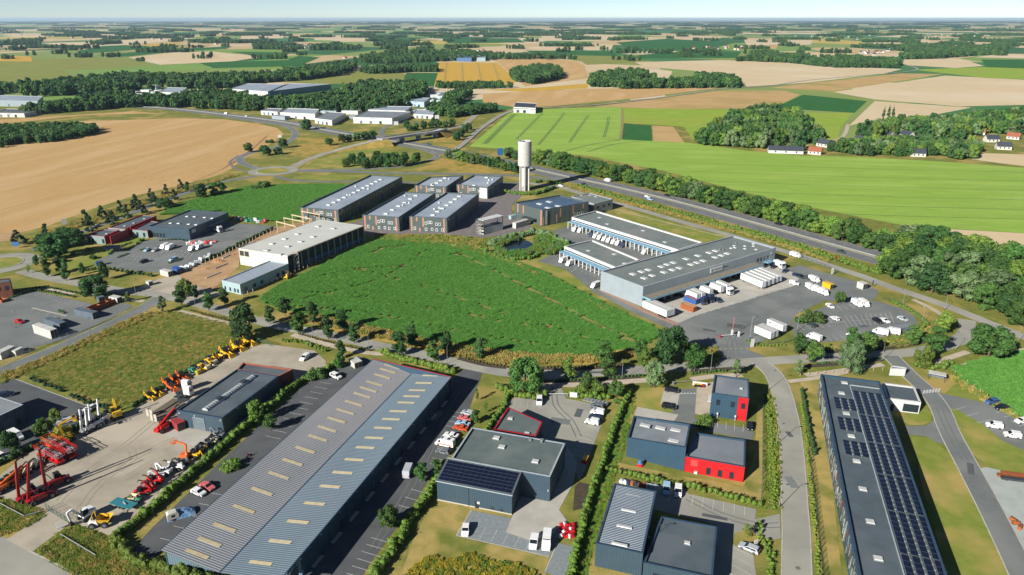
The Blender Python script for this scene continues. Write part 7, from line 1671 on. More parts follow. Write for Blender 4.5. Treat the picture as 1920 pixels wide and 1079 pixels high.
def tractor_proto(pt):
    t = bpy.data.objects.new('lorry_cab', None); COL.objects.link(t)
    m = MB(); m.extr([(-.3,.9),(-.3,3.5),(.2,3.75),(1.1,3.7),(1.55,3.0),(1.75,1.9),(1.8,.5),(.2,.5)], -1.2,1.2); m.build('cab', PT[pt], t)
    MB().box((1.69,0,2.35),(.08,2.1,1.0), tilt=(-.18, 'Y')).build('windscreen', CARGLASS, t)
    for s in (-1,1):
        MB().box((.75, s * 1.205,2.3),(1.1,.03,.8)).build('side_window', CARGLASS, t); MB().box((1.8, s * .9,.85),(.06,.4,.25)).build('headlight', LAMP_W, t); MB().box((1.6, s * 1.4,2.5),(.12,.2,.6)).build('mirror', STEEL_D, t)
    MB().b2(-4.2,.3,-.45,.45,.75,1.05).build('chassis', STEEL_D, t); MB().tube((-3.0,0,1.05),(-3.0,0,1.2),.55,14).build('fifth_wheel', STEEL_D, t); MB().box((1.79,0,1.3),(.05,1.8,.6)).build('grille', STEEL_D, t)
    wheels(t, [(.9, s * 1.02) for s in (-1,1)] + [(-3.0, s * .95) for s in (-1,1)], .5,.35); return Proto(t)
CB = {k: tractor_proto(k) for k in ('white', 'navy')}
_TD = (10,4.6)   # lorries stand at right angles to the hall
def stand(pr, x, y, lab, cat, grp, name=None, dx=10, dy=4.3, z=.07):
    p = P(x, y); return pr.use((p.x, p.y, z), heading(x, y, dx, dy), lab, cat, grp)
G6 = 'trailers at the parcel hall docks'
stand(TP['semi'], 1288,558, 'white trailer with blue ring logo, left of the dock row', 'trailer', G6); stand(TP['long'], 1297,556, 'plain white trailer second in the dock row', 'trailer', G6); stand(TP['long'], 1312,549, 'plain white trailer third in the dock row', 'trailer', G6); stand(TP['semi'], 1333,544, 'white trailer with blue ring logo right of the dark cabs', 'trailer', G6); stand(TP['long'], 1345,541, 'plain white trailer beside the white cab', 'trailer', G6)
stand(CB['navy'], 1317,571, 'dark lorry cab, left of two', 'lorry cab', 'lorry cabs at the docks'); stand(CB['navy'], 1330,567, 'dark lorry cab, right of two', 'lorry cab', 'lorry cabs at the docks'); stand(CB['white'], 1366,553, 'white lorry cab at the docks', 'lorry cab', 'lorry cabs at the docks')
car('suv', 'navy', 1345,566,10,4.3, 'dark blue car parked beside the dark lorry cabs', 'car')
for i, (x, y) in enumerate(((1411,535),(1418.5,532),(1426.5,529),(1434,526),(1441,523.5))): stand(TP['swapp'], x, y, '%s of five long white swap bodies standing on green legs' % ['leftmost', 'second', 'middle', 'fourth', 'rightmost'][i], 'swap body', 'long white swap bodies')
stand(TP['long'], 1230,589, 'long white trailer at the left end of the docks, front one', 'trailer', G6); stand(TP['long'], 1238,586.5, 'long white trailer at the left end of the docks, rear one', 'trailer', G6)
for (x, y, lab) in ((1432,634, 'front swap body with ring logo at the depot gate'),(1439,631, 'middle swap body with ring logo at the depot gate'),(1455,621, 'rear swap body with ring logo at the depot gate')): stand(TP['swap'], x, y, lab, 'swap body', 'swap bodies at the depot gate')
r = stand(CB['white'], 1464,504, 'white lorry cab with box beside the hall entrance', 'lorry', None); MB().b2(-4.4,-.4,-1.2,1.2,1.1,3.4).build('load_box', PT['white'], r)
r = stand(CB['white'], 412,436, 'white lorry with crane bed beside the black shed', 'lorry', None, dx=10, dy=3); MB().b2(-4.4,-.6,-1.2,1.2,1.1,1.6).build('load_bed', PT['white'], r); MB().bar((-.9,0,1.5),(-1.4,0,3.6),.3).bar((-1.4,0,3.6),(-3.8,0,2.6),.25).build('loading_crane', STEEL_D, r)
# machine transporters in the hire yard
_dd = (10,-7)
for i, (x, y) in enumerate(((349,733),(352,745))):
    stand(CB['white'], x, y, '%s white lorry cab of the machine transporters' % ('rear' if i == 0 else 'front'), 'lorry cab', 'machine transporters', dx=10, dy=-6.6)
def lowloader():
    t = bpy.data.objects.new('low_loader', None); COL.objects.link(t)
    MB().b2(-6,5,-1.25,1.25,.75,1.0).build('deck', M('deck_worn', A(120,108,92), scale=2, rough=.9), t); MB().b2(5,7.2,-1.1,1.1,1.25,1.5).build('gooseneck', STEEL_D, t)
    for s in (-1,1): q = MB().box((0,0,0),(.15,1.0,2.4)).build('loading_ramp', M('ramp_pale', A(206,200,184), scale=1, rough=.6), t); q.location = (-6.1, s * .7,2.0)
    wheels(t, [(-5 + k * 1.2, s * 1.0) for k in range(3) for s in (-1,1)], .42,.3); return Proto(t)
LL = lowloader(); stand(LL, 310,768, 'low loader trailer with raised ramps, rear one', 'trailer', 'low loaders', dx=10, dy=-6.6); stand(LL, 318,776, 'low loader trailer with raised ramps, front one', 'trailer', 'low loaders', dx=10, dy=-6.6)
r = car_proto('vanette', 'white').use(P(572,674), heading(572,674,-10,7), 'white pick-up with flat bed in the machine yard', 'pick-up'); r.name = 'pick_up_truck'; MB().b2(-3.6,-2.0,-1,1,.8,1.2).build('load_bed', PT['silver'], r)
t = thing('flat_trailer', 'long flat trailer with bare metal bed behind the garage', 'trailer', P(1117,757), heading(1117,757, *DL)); MB().b2(-4,4,-1.1,1.1,.7,.9).build('deck', STEEL, t)
for x in np.linspace(-3.6,3.6,7): MB().b2(x - .1, x + .1,-1.1,1.1,.9,1.1).build('crossbar', CAP_L, t)
wheels(t, [(-1,-.95),(-1,.95),(0,-.95),(0,.95)], .38,.25)
# ================================================================== hire machines
MB_ = M('machine_black', A(38,42,46), A(28,31,34), scale=1, rough=.6); MG = M('machine_grey', A(140,142,142), A(110,112,112), scale=1, rough=.6)
def new(nm): t = bpy.data.objects.new(nm, None); COL.objects.link(t); return t
def telehandler(col, ang=75, L=7.5, boomcol=None, crane=True):
    t = new('telehandler'); c = PT[col]
    MB().extr([(-2.9,.7),(-2.9,1.3),(-2.2,1.5),(2.2,1.3),(2.7,1.0),(2.7,.7)], -.75,.75).build('chassis', c, t)
    wheels(t, [(s * 1.8, q * 1.0) for s in (-1,1) for q in (-1,1)], .65,.45)
    MB().extr([(-.3,1.3),(-.2,2.8),(.9,2.9),(1.3,2.0),(1.4,1.3)], .2,1.1).build('cab', CARGLASS, t); MB().box((.35,.65,2.95),(1.2,.95,.1)).build('cab_roof', MB_, t)
    MB().box((-.6,-.65,1.65),(2.6,.75,.8)).build('engine_cover', c, t)
    a = rad(ang); b = Vector((-2.4,-.1,1.7)); d = Vector((math.cos(a),0, math.sin(a)))
    MB().bar(b, b + d * L * .62,.5,.55).build('boom', PT[boomcol or col], t); MB().bar(b + d * L * .5, b + d * L, .36,.4).build('inner_boom', PT[boomcol or col], t)
    e = b + d * L
    if crane: MB().bar(e, e + Vector((1.2,0,.5)),.25).bar(e + Vector((1.2,0,.5)), e + Vector((1.6,0,-.1)),.2).build('jib', MB_, t)
    else: MB().bar(e, e + Vector((.9,0,-.3)),.3).build('jib', MB_, t)
    MB().tube(Vector((-.6,-.1,1.6)), b + d * L * .35,.1,8).build('lift_ram', STEEL, t)
    for s in (-1,1): MB().box((2.75, s * .9,.55),(.3,.25,1.0)).build('stabiliser', c, t)
    return Proto(t)
def scissor(col):
    t = new('scissor_lift'); c = PT[col]
    MB().b2(-2.0,2.0,-1.0,1.0,.5,1.0).build('chassis', c, t); wheels(t, [(s * 1.4, q * .95) for s in (-1,1) for q in (-1,1)], .45,.35)
    m = MB()
    for s in (-1,1):
        for z in (1.0,1.4,1.8): m.bar((-1.7, s * .6, z),(1.7, s * .6, z + .4),.14).bar((1.7, s * .55, z),(-1.7, s * .55, z + .4),.14)
    m.build('scissor_arms', c, t); MB().b2(-2.3,2.3,-1.1,1.1,2.25,2.4).build('platform', MG, t)
    m = MB()
    for z in (2.9,3.45):
        for s in (-1,1): m.bar((-2.3, s * 1.1, z),(2.3, s * 1.1, z),.09); m.bar((s * 2.3,-1.1, z),(s * 2.3,1.1, z),.09)
    for x in (-2.3,-1.1,0,1.1,2.3):
        for s in (-1,1): m.bar((x, s * 1.1,2.4),(x, s * 1.1,3.45),.08)
    m.build('guard_rail', c, t); MB().box((1.2,0,2.6),(1.2,1.4,.4)).build('load', CAP_L, t); return Proto(t)
def boom_lift(col):
    t = new('boom_lift'); c = PT[col]
    MB().b2(-1.2,1.2,-.9,.9,.4,.9).build('chassis', MB_, t); wheels(t, [(s * 1.0, q * .9) for s in (-1,1) for q in (-1,1)], .42,.3); MB().extr([(-1.6,.95),(-1.5,1.9),(.6,1.9),(1.0,1.0)], -.8,.8).build('turret', c, t)
    MB().bar((-1.0,0,1.7),(-1.3,0,5.0),.4,.45).build('lower_boom', c, t); MB().bar((-1.3,0,5.0),(1.6,0,5.8),.32,.36).build('upper_boom', c, t)
    m = MB(); m.b2(1.7,2.6,-.8,.8,5.0,5.08)
    for x in (1.7,2.6):
        for y in (-.8,.8): m.bar((x, y, 5),(x, y, 6.1),.06)
    for z in (5.5,6.1):
        for s in (-.8,.8): m.bar((1.7, s, z),(2.6, s, z),.06)
        for x in (1.7,2.6): m.bar((x, -.8, z),(x, .8, z),.06)
    m.build('basket', c, t); return Proto(t)
def excavator(col, s=1.0, arm=1.0):
    t = new('excavator'); c = PT[col]
    for q in (-1,1): MB().extr([(-1.5,.3),(-1.3,.8),(1.3,.8),(1.5,.3),(1.2,0),(-1.2,0)], q * .95 - .25, q * .95 + .25).build('track', MB_, t)
    MB().extr([(-1.7,.9),(-1.7,1.9),(-.4,2.0),(.2,1.6),(1.1,1.4),(1.1,.9)], -1.0,1.0).build('house', c, t); MB().extr([(-.2,1.4),(-.1,2.8),(.9,2.8),(1.2,1.4)], .1,1.0).build('cab', CARGLASS, t); MB().box((.35,.55,2.85),(1.1,.9,.1)).build('cab_roof', c, t)
    MB().bar((.9,-.3,1.4),(2.4,-.3,3.6),.4,.5).bar((2.4,-.3,3.6),(3.4,-.3,3.4),.35,.45).build('boom', c, t); MB().bar((3.4,-.3,3.5),(3.1,-.3,1.2),.3,.36).build('stick', c, t); MB().extr([(2.6,.2),(3.4,.2),(3.4,1.2),(3.0,1.3)], -.75,.15).build('bucket', MB_, t)
    return Proto(t)
def backhoe(col):
    t = new('wheel_loader'); c = PT[col]
    MB().extr([(-1.8,.7),(-1.8,1.7),(-.2,1.8),(.6,1.2),(1.9,1.1),(1.9,.7)], -.75,.75).build('body', c, t); wheels(t, [(-1.1, s * .95) for s in (-1,1)] + [(1.3, s * .95) for s in (-1,1)], .62,.42)
    MB().extr([(-.6,1.7),(-.5,2.9),(.5,2.9),(.7,1.6)], -.65,.65).build('cab', CARGLASS, t); MB().box((0,0,2.95),(1.2,1.4,.1)).build('cab_roof', MB_, t)
    for s in (-1,1): MB().bar((.3, s * .6,1.6),(2.6, s * .6,.9),.18,.25).build('lift_arm', c, t)
    MB().extr([(2.6,.15),(3.5,.15),(3.3,.4),(2.9,1.1),(2.6,1.0)], -1.15,1.15).build('bucket', c, t); MB().bar((-1.9,0,1.2),(-2.6,0,2.9),.3).bar((-2.6,0,2.9),(-3.2,0,1.2),.25).build('rear_arm', c, t); return Proto(t)
def roller(col, drum='cream'):
    t = new('road_roller'); c = PT[col]
    MB().extr([(-2.2,.8),(-2.2,1.6),(-.5,1.8),(-.2,1.2),(.4,1.0),(.4,.7)], -.8,.8).build('body', c, t); MB().tube((1.6,-1.05,.75),(1.6,1.05,.75),.75,18).build('drum', PT[drum], t)
    for s in (-1,1): MB().b2(.3,2.2, s * 1.12 - .07, s * 1.12 + .07,.6,1.0).build('drum_frame', c, t)
    wheels(t, [(-1.4, s * .85) for s in (-1,1)], .7,.5)
    m = MB()
    for x in (-1.0,.2):
        for y in (-.7,.7): m.bar((x, y, 1.4),(x, y, 2.7),.08)
    m.build('canopy_post', MB_, t); MB().box((-.4,0,2.75),(1.6,1.7,.12)).build('canopy', MB_, t); return Proto(t)
def dumper(col, skip):
    t = new('site_dumper'); MB().extr([(-2.0,.6),(-2.0,1.4),(-.6,1.5),(-.4,.6)], -.8,.8).build('body', PT[col], t); wheels(t, [(-1.4, s * .9) for s in (-1,1)] + [(.8, s * .95) for s in (-1,1)], .6,.45)
    m = MB(); A_ = [(-.5,-1.0,1.9),(1.9,-1.1,1.7),(1.9,1.1,1.7),(-.5,1.0,1.9)]; B_ = [(-.1,-.7,.9),(1.3,-.7,.8),(1.3,.7,.8),(-.1,.7,.9)]
    m.add(A_ + B_, [(0,1,5,4),(1,2,6,5),(2,3,7,6),(3,0,4,7),(4,5,6,7)]); m.build('skip', PT[skip], t)
    m = MB()
    for s in (-1,1): m.bar((-1.1, s * .7,1.4),(-1.1, s * .7,2.8),.1)
    m.bar((-1.1,-.7,2.8),(-1.1,.7,2.8),.1); m.build('roll_bar', PT[skip], t); MB().box((-1.3,0,1.6),(.6,.7,.5)).build('seat', MB_, t); return Proto(t)
MPK = {}
def mach(key, mk, x, y, dx, dy, label, cat, group=None, s=1.0):
    if key not in MPK: MPK[key] = mk()
    p = P(x, y); return MPK[key].use((p.x, p.y, .06), heading(x, y, dx, dy), label, cat, group, s)
R_ = (10,-4.5)
for i, (x, y, a) in enumerate(((61,934,82),(79,938,78),(109,910,86))):
    MPK.clear(); mach('t%d' % i, lambda a=a: telehandler('dred', a, 8.6), x, y, *R_, ['left of three dark red telehandlers with upright booms', 'front one of three dark red telehandlers with upright booms', 'rear one of three dark red telehandlers with upright booms'][i], 'telehandler', 'dark red telehandlers', 1.15)
MPK.clear()
for i, (x, y) in enumerate(((86,858),(108,868),(131,857),(100,842))): mach('sc%d' % int(i == 3), lambda i=i: scissor('morange' if i == 3 else 'mred'), x, y, 10,5, ['left red scissor lift', 'front red scissor lift', 'right red scissor lift', 'orange scissor lift behind the red ones'][i] + ' in the machine yard', 'scissor lift', 'scissor lifts', 1.1)
for i, (x, y) in enumerate(((170,808),(186,798),(202,788))): mach('tw', lambda: telehandler('white', 84,6.5, 'white', False), x, y, 10,-5, '%s telehandler with a raised white boom at the yard fence' % ORD[i], 'telehandler', 'white-boom telehandlers', 1.0)
mach('bly', lambda: boom_lift('yellow'),130,826,10,-3, 'yellow boom lift beside the scissor lifts', 'boom lift', s=1.15)
mach('exy', lambda: excavator('yellow'),220,783,-6,-10, 'yellow excavator with raised arm at the meadow edge', 'excavator', s=1.25)
mach('elo', lambda: telehandler('morange', 15,7),18,912,10,-6, 'orange telehandler with lowered boom at the left edge', 'telehandler'); mach('elr', lambda: telehandler('mred', 12,7),30,905,10,-6, 'red telehandler with lowered boom at the left edge', 'telehandler'); mach('exg', lambda: excavator('cream', 1),52,888,10,-4, 'cream mini excavator behind the red booms', 'excavator', 'small machines at the yard hedge', .7); mach('exg', None, 40,895,10,-4, 'second cream mini excavator behind the red booms', 'excavator', 'small machines at the yard hedge', .7)
mach('exk', lambda: excavator('grey', 1),66,878,10,-4, 'grey mini excavator beside the scissor lifts', 'excavator', 'small machines at the yard hedge', .7)
mach('trd', lambda: telehandler('mred', 18,7.5),308,806,10,-7, 'red telehandler beside the red container', 'telehandler', s=1.1)
for i, (x, y) in enumerate(((315,724),(329,717),(341,711))): mach('bho', lambda: backhoe('morange'), x, y, 8,3, '%s orange loader in the row behind the transporters' % ['left', 'middle', 'right'][i], 'loader', 'orange loaders', .95)
mach('bhy', lambda: backhoe('yellow'),295,740,10,3, 'small yellow loader at the edge of the meadow', 'loader', None, .8)
mach('rog', lambda: roller('green', 'yellow'),366,700,10,2, 'green roller with yellow drum', 'roller'); mach('roy', lambda: roller('yellow', 'cream'),383,692,10,2, 'yellow roller left of the pair', 'roller', 'yellow rollers'); mach('roy', None, 396,682,10,2, 'yellow roller right of the pair', 'roller', 'yellow rollers'); mach('duy', lambda: dumper('yellow', 'yellow'),408,675,10,2, 'yellow dumper between rollers and loaders', 'dumper')
for i, (x, y) in enumerate(((424,667),(434,661),(445,655),(455,650),(466,645))): mach('duw' if i % 2 else 'bhy2', (lambda: dumper('yellow', 'yellow')) if i % 2 else (lambda: backhoe('yellow')), x, y, 10,3, '%s yellow machine in the line by the top gate' % ORD[i], 'machine', 'yellow machines by the top gate', 1.1)
mach('boo', lambda: boom_lift('morange'),345,862,-10,-1, 'orange boom lift at the depot hedge', 'boom lift', None, 1.0)
for i, (k, mk, x, y, lab, cat) in enumerate((('dug', lambda: dumper('green', 'cream'),254,940, 'green dumper with cream skip beside the blue trailer', 'dumper'),('trr', lambda: telehandler('mred', 60,3.4),277,918, 'red mini loader, left of two at the hedge', 'loader'),('trr', None, 290,905, 'red mini loader, right of two at the hedge', 'loader'),('exw', lambda: excavator('white', 1),312,890, 'white mini excavator in the hedge row', 'excavator'),('tww', lambda: telehandler('white', 8,5),330,880, 'white telehandler with lowered boom in the hedge row', 'telehandler'),('bhk', lambda: backhoe('yellow'),364,858, 'yellow loader in the hedge row', 'loader'),('rok', lambda: roller('grey', 'grey'),377,845, 'grey roller in the hedge row', 'roller'),('rok2', lambda: roller('cream', 'grey'),396,832, 'cream-roofed roller in the hedge row', 'roller'),('exk2', lambda: excavator('grey', 1),412,822, 'grey mini excavator at the depot corner', 'excavator'))):
    mach(k, mk, x, y, -10,-1, lab, cat, None, .85)
for k, x, y, dx, dy, lab, cat, s_ in (('trr', 268,926,-10,1, 'red mini loader nearest the blue-green trailer', 'loader', .8),('exw', 300,898,-10,2, 'white mini excavator behind the red mini loaders', 'excavator', .75),('exk2', 345,872,-8,3, 'grey mini excavator below the orange boom lift', 'excavator', .8),('rok', 388,838,-10,2, 'second grey roller in the hedge row', 'roller', .8),('bhk', 372,851,-10,3, 'second yellow loader in the hedge row', 'loader', .8),('exg', 28,898,10,-4, 'third cream mini excavator behind the red booms', 'excavator', .75),('exk', 76,872,10,-4, 'second grey mini excavator beside the scissor lifts', 'excavator', .75),('sc0', 118,848,10,5, 'red scissor lift at the back of the group', 'scissor lift', 1.1),('elo', 8,920,10,-6, 'second orange telehandler cut by the left edge', 'telehandler', 1),('tw', 178,803,10,-5, 'telehandler squeezed between the raised white booms', 'telehandler', .9),('bho', 322,731,8,3, 'orange loader in front of the loader row', 'loader', .9),('bhy', 281,748,10,3, 'small yellow loader nearest the yellow excavator', 'loader', .8)):
    mach(k, None, x, y, dx, dy, lab, cat, None, s_)
r = mach('exwh', lambda: excavator('white', 1),163,972,-10,6, 'white excavator at the yard gate', 'excavator', None, 1.15); mach('duy2', lambda: dumper('white', 'yellow'),192,985,10,-1, 'site dumper with a yellow skip at the yard gate', 'dumper', None, 1.3)
t = thing('flatbed_trailer', 'turquoise flat trailer deck beside the long hedge', 'trailer', P(233,950), heading(233,950,10,3)); MB().b2(-3.4,3.4,-1.3,1.3,.9,1.05).build('deck', PT['teal'], t); MB().bar((-.3,.2,1.2),(1.2,-.3,1.2),.2).build('tow_bar', CAP_L, t); wheels(t, [(s * .6, q * 1.1) for s in (-1,1) for q in (-1,1)], .38,.25)
def cabin(label, x, y, dx, dy, L, W, H, mat, name='container', cat='container', door=STEEL_D, group=None):
    t = thing(name, label, cat, P(x, y), heading(x, y, dx, dy), group)
    MB().b2(-L / 2, L / 2,-W / 2, W / 2,.1, H).build('shell', mat, t); m = MB()
    for i in range(int(L / .5)): m.b2(-L / 2 + .2 + i * .5,-L / 2 + .4 + i * .5,-W / 2 - .03,-W / 2,.25, H - .15)
    m.build('side_rib', mat, t); MB().b2(-L / 2 - .06, L / 2 + .06,-W / 2 - .06, W / 2 + .06, H, H + .08).build('roof', mat, t)
    for s in (-1,1): MB().b2(L / 2, L / 2 + .05, s * W * .24 - W * .21, s * W * .24 + W * .21,.25, H - .2).build('door', door, t)
    return t
cabin('small red store container beside the depot shutter', 336,803,8,6,4.0,2.4,2.6, M('container_red', A(178,62,64), A(160,54,56), scale=1, rough=.6))
# ================================================================== street furniture and loose things
def lamp_proto():
    t = new('street_lamp'); MB().tube((0,0,0),(0,0,7.0),.09,8,.06).build('post', STEEL, t); MB().tube((0,0,7.0),(.9,0,7.25),.05,6).build('arm', STEEL, t); MB().box((1.2,0,7.25),(.7,.28,.12)).build('lamp_head', STEEL_D, t); MB().tube((0,0,0),(0,0,.5),.14,8).build('base', STEEL_D, t); return Proto(t)
SL = lamp_proto()
for x, y, a, lab in ((1455,836,0, 'street lamp halfway down the straight street'),(1460,954,0, 'street lamp at the lower end of the straight street'),(1441,732,0, 'street lamp at the top of the straight street'),(1166,712,1.6, 'street lamp beside the willow'),(1332,699,1.6, 'street lamp above the office cube'),(1653,678,1.6, 'street lamp at the access road mouth'),(1692,574,2, 'street lamp at the top of the staff car park'),(1728,607,2.5, 'street lamp at the right of the staff car park'),(1664,634,1.5, 'street lamp below the staff car park'),(1791,659,1.2, 'street lamp left of the big round tree'),(1771,582,2.2, 'street lamp on the service road bend'),(1907,647,2, 'street lamp at the right edge of the avenue'),(587,633,1.2, 'street lamp on the avenue near the top gate'),(692,658,1.2, 'street lamp on the avenue by the kiosk'),(839,683,1.2, 'street lamp on the avenue behind the warehouse'),
    (255,553,1.0, 'street lamp at the building site junction'),(275,585,1.0, 'street lamp at the corner of the lane'),(170,631,1.0, 'street lamp halfway along the lane'),(2,704,1.0, 'street lamp at the left end of the lane'),(368,583,1.2, 'street lamp above the meadow path'),(30,615,0, 'street lamp in the lower left car park'),(1494,622,0, 'tall lamp at the left of the staff car park'),(1406,636,0, 'tall lamp at the depot gate'),(590,240,0, 'lamp beside the far motorway')):
    SL.use(P(x, y), a, lab, 'street lamp', 'street lamps', 1.0 if 'tall' not in lab else 1.3)
FW = M('fence_green', A(60,110,96), A(50,96,84), scale=1, rough=.6)
def fence(label, pts, h=1.8, step=2.5, mat=None, wires=True, gate=False, post=.09):
    L = [P(*p) for p in pts]; o = L[0]; t = thing('gate' if gate else 'mesh_fence', label, 'gate' if gate else 'fence', (o.x, o.y, 0)); mat = mat or FW; pm = MB().box((0,0, h / 2),(post, post, h)).mesh('post', mat); w = MB()
    for a, b in zip(L, L[1:]):
        d = b - a; n = max(1, int(d.length / step))
        for i in range(n + 1):
            if i == n and b is not L[-1]: continue
            q = link('post', pm, t); p = a.lerp(b, i / n) - o; q.location = (p.x, p.y, 0)
        if wires:
            for z in np.linspace(.1, h - .05,6): w.bar((a.x - o.x, a.y - o.y, z),(b.x - o.x, b.y - o.y, z),.018)
            k = max(1, int(d.length / .32))
            for i in range(k):
                p = a.lerp(b, (i + .5) / k) - o; w.bar((p.x, p.y, .05),(p.x, p.y, h),.016)
    if wires: ob = w.build('mesh_panel', mat, t); ob['kind'] = 'stuff'
    return t
fence('green mesh fence beside the office cube and red annex', [(1430,758),(1430,830),(1429,900),(1426,950)])
fence('dark post fence right of the straight street', [(1516,850),(1523,900),(1530,960),(1538,1030),(1545,1090)], 1.7,1.8, STEEL_D)
fence('wooden post fence around the solar building corner', [(1500,706),(1560,700),(1620,697),(1672,694)], 1.2,3, TIMBER, False, post=.14)
fence('post fence along the right-hand maize plot', [(1755,682),(1790,702),(1850,745),(1920,790)], 1.3,3, TIMBER, False, post=.14)
fence('green mesh gate of the machine yard, lower one', [(87,955),(130,982)], 1.9,1.5, FW, True, True)
fence('green mesh gate of the machine yard, top one', [(478,640),(510,650)], 1.9,1.5, FW, True, True)
fence('green mesh fence along the depot gate', [(1424,648),(1470,645),(1490,638)], 1.8)
fence('green mesh fence along the edge of the staff car park', [(1655,562),(1690,574),(1720,592),(1738,610)], 1.8)
fence('post fence between the building site and the maize', [(455,556),(520,528),(600,492),(660,463),(715,440)], 1.6,3.0, TIMBER, False, post=.18)
fence('fence posts along the upper hedge of the building site', [(378,498),(430,474),(480,449),(514,433)], 2.0,3.0, TIMBER, False, post=.2)
fence('steel fence along the depot service road', [(1490,480),(1530,494),(1562,508),(1580,516)], 1.8,2.5)
fence('wire fence between the lane and the lower left car park', [(0,690),(70,655),(140,626),(200,602),(248,580)], 1.6,3.0, STEEL, True)
for pts, lab in (([(0,947),(47,972),(88,960)], 'low steel pipe rail left of the yard entrance'),([(115,1006),(180,1045)], 'low steel pipe rail right of the yard entrance')):
    m = MB(); L = [P(*p) for p in pts]; o = L[0]
    for a, b in zip(L, L[1:]):
        m.tube((a.x - o.x, a.y - o.y, .7),(b.x - o.x, b.y - o.y, .7),.11,8)
        for t_ in (0,.5,1): p = a.lerp(b, t_) - o; m.tube((p.x, p.y, 0),(p.x, p.y, .75),.09,6)
    ob = m.build('pipe_rail', STEEL); ob.location = (o.x, o.y, 0); tag(ob, lab, 'rail')
# gate barriers
def bar_gate(label, a, b, col=FRAME_W):
    A_, B_ = P(*a), P(*b); d = B_ - A_; t = thing('barrier', label, 'barrier', (A_.x, A_.y, 0), math.atan2(d.y, d.x)); MB().b2(-.25,.25,-.25,.25,0,1.2).build('post', PT['red'] if col is FRAME_W else STEEL, t); MB().b2(0, d.length, -.06,.06,.95,1.12).build('boom', col, t); MB().b2(d.length - .1, d.length + .1,-.1,.1,0,1.0).build('rest_post', STEEL, t)
bar_gate('white barrier across the garage yard entrance', (1025,744),(1064,744)); bar_gate('white barrier at the depot gate', (1350,634),(1378,632)); bar_gate('barrier at the office drive gate', (1262,722),(1302,719), STEEL)
t = thing('height_gate', 'white raised gate frame at the depot entrance', 'gate', P(1372,630),.2)
MB().b2(-.3,.3,-.3,.3,0,2.6).build('post', FRAME_W, t); MB().bar((0,0,1.2),(.6,.6,7.5),.14).build('raised_boom', PT['pink'], t); q = MB().b2(-.3,.3,-.3,.3,0,2.2).build('post', FRAME_W, t); q.location = (2.2,-1.2,0)
# signs
def sign(label, x, y, w, h, z, mat, rz=.2, name='sign_panel', cat='sign', legs=2):
    t = thing(name, label, cat, P(x, y), rz); MB().b2(-w / 2, w / 2,-.06,.06, z, z + h).build('panel', mat, t)
    for s in ((-.35,.35) if legs == 2 else (0,)): MB().b2(s * w - .05, s * w + .05,-.05,.05,0, z).build('leg', STEEL, t)
BLUES = M('sign_blue', A(60,120,180), scale=1, rough=.5)
sign('white totem sign under the gate swap bodies', 1410,652,1.5,3.2,.3, FRAME_W, .3); sign('blue direction sign at the left roundabout', 31,466,3.4,2.4,1.2, BLUES, .1); sign('white board beside the wheat field road', 122,424,2.6,3.6,.8, FRAME_W, .6); sign('blue and white motorway sign left of the water tower', 938,300,5,6,4, BLUES, .3); sign('small white hut sign at the depot exit', 1560,516,1.4,3.2,.4, FRAME_W, .4); sign('blue flag board near the depot exit hut', 1635,540,1.0,2.6,1.0, BLUES, .6); sign('white signboard beside the silver estate car', 1416,1027,1.0,1.8,.4, FRAME_W, .4); sign('white letter box panel at the garage entrance', 1075,748,2.4,1.8,.5, FRAME_W, -.2); sign('white entrance sign at the yard gate', 113,992,1.4,1.6,.4, FRAME_W, .5); sign('white motorway gantry board by the bridge', 743,240,5,4,3, FRAME_W, .2); sign('white direction board above the bridge', 820,238,5,4,9, FRAME_W, .2); sign('white direction board beside the slip road', 525,262,3.5,2.5,2, FRAME_W, .2); sign('red and white sign on the service road hedge', 1566,492,1.2,1.8,1.6, PT['red'], .5, legs=1)
for x, y, lab in ((670,318, 'left'),(721,316, 'second'),(797,306, 'third'),(915,318, 'fourth'),(650,302, 'upper')):
    ob = MB().tube((0,0,0),(0,0,8.5),.16,6).build('green_mast', M('mast_green', A(70,170,90), scale=1, rough=.5)); ob.location = P(x, y); tag(ob, 'thin green mast beside the ramps, %s one' % lab, 'mast', 'green masts beside the ramps')
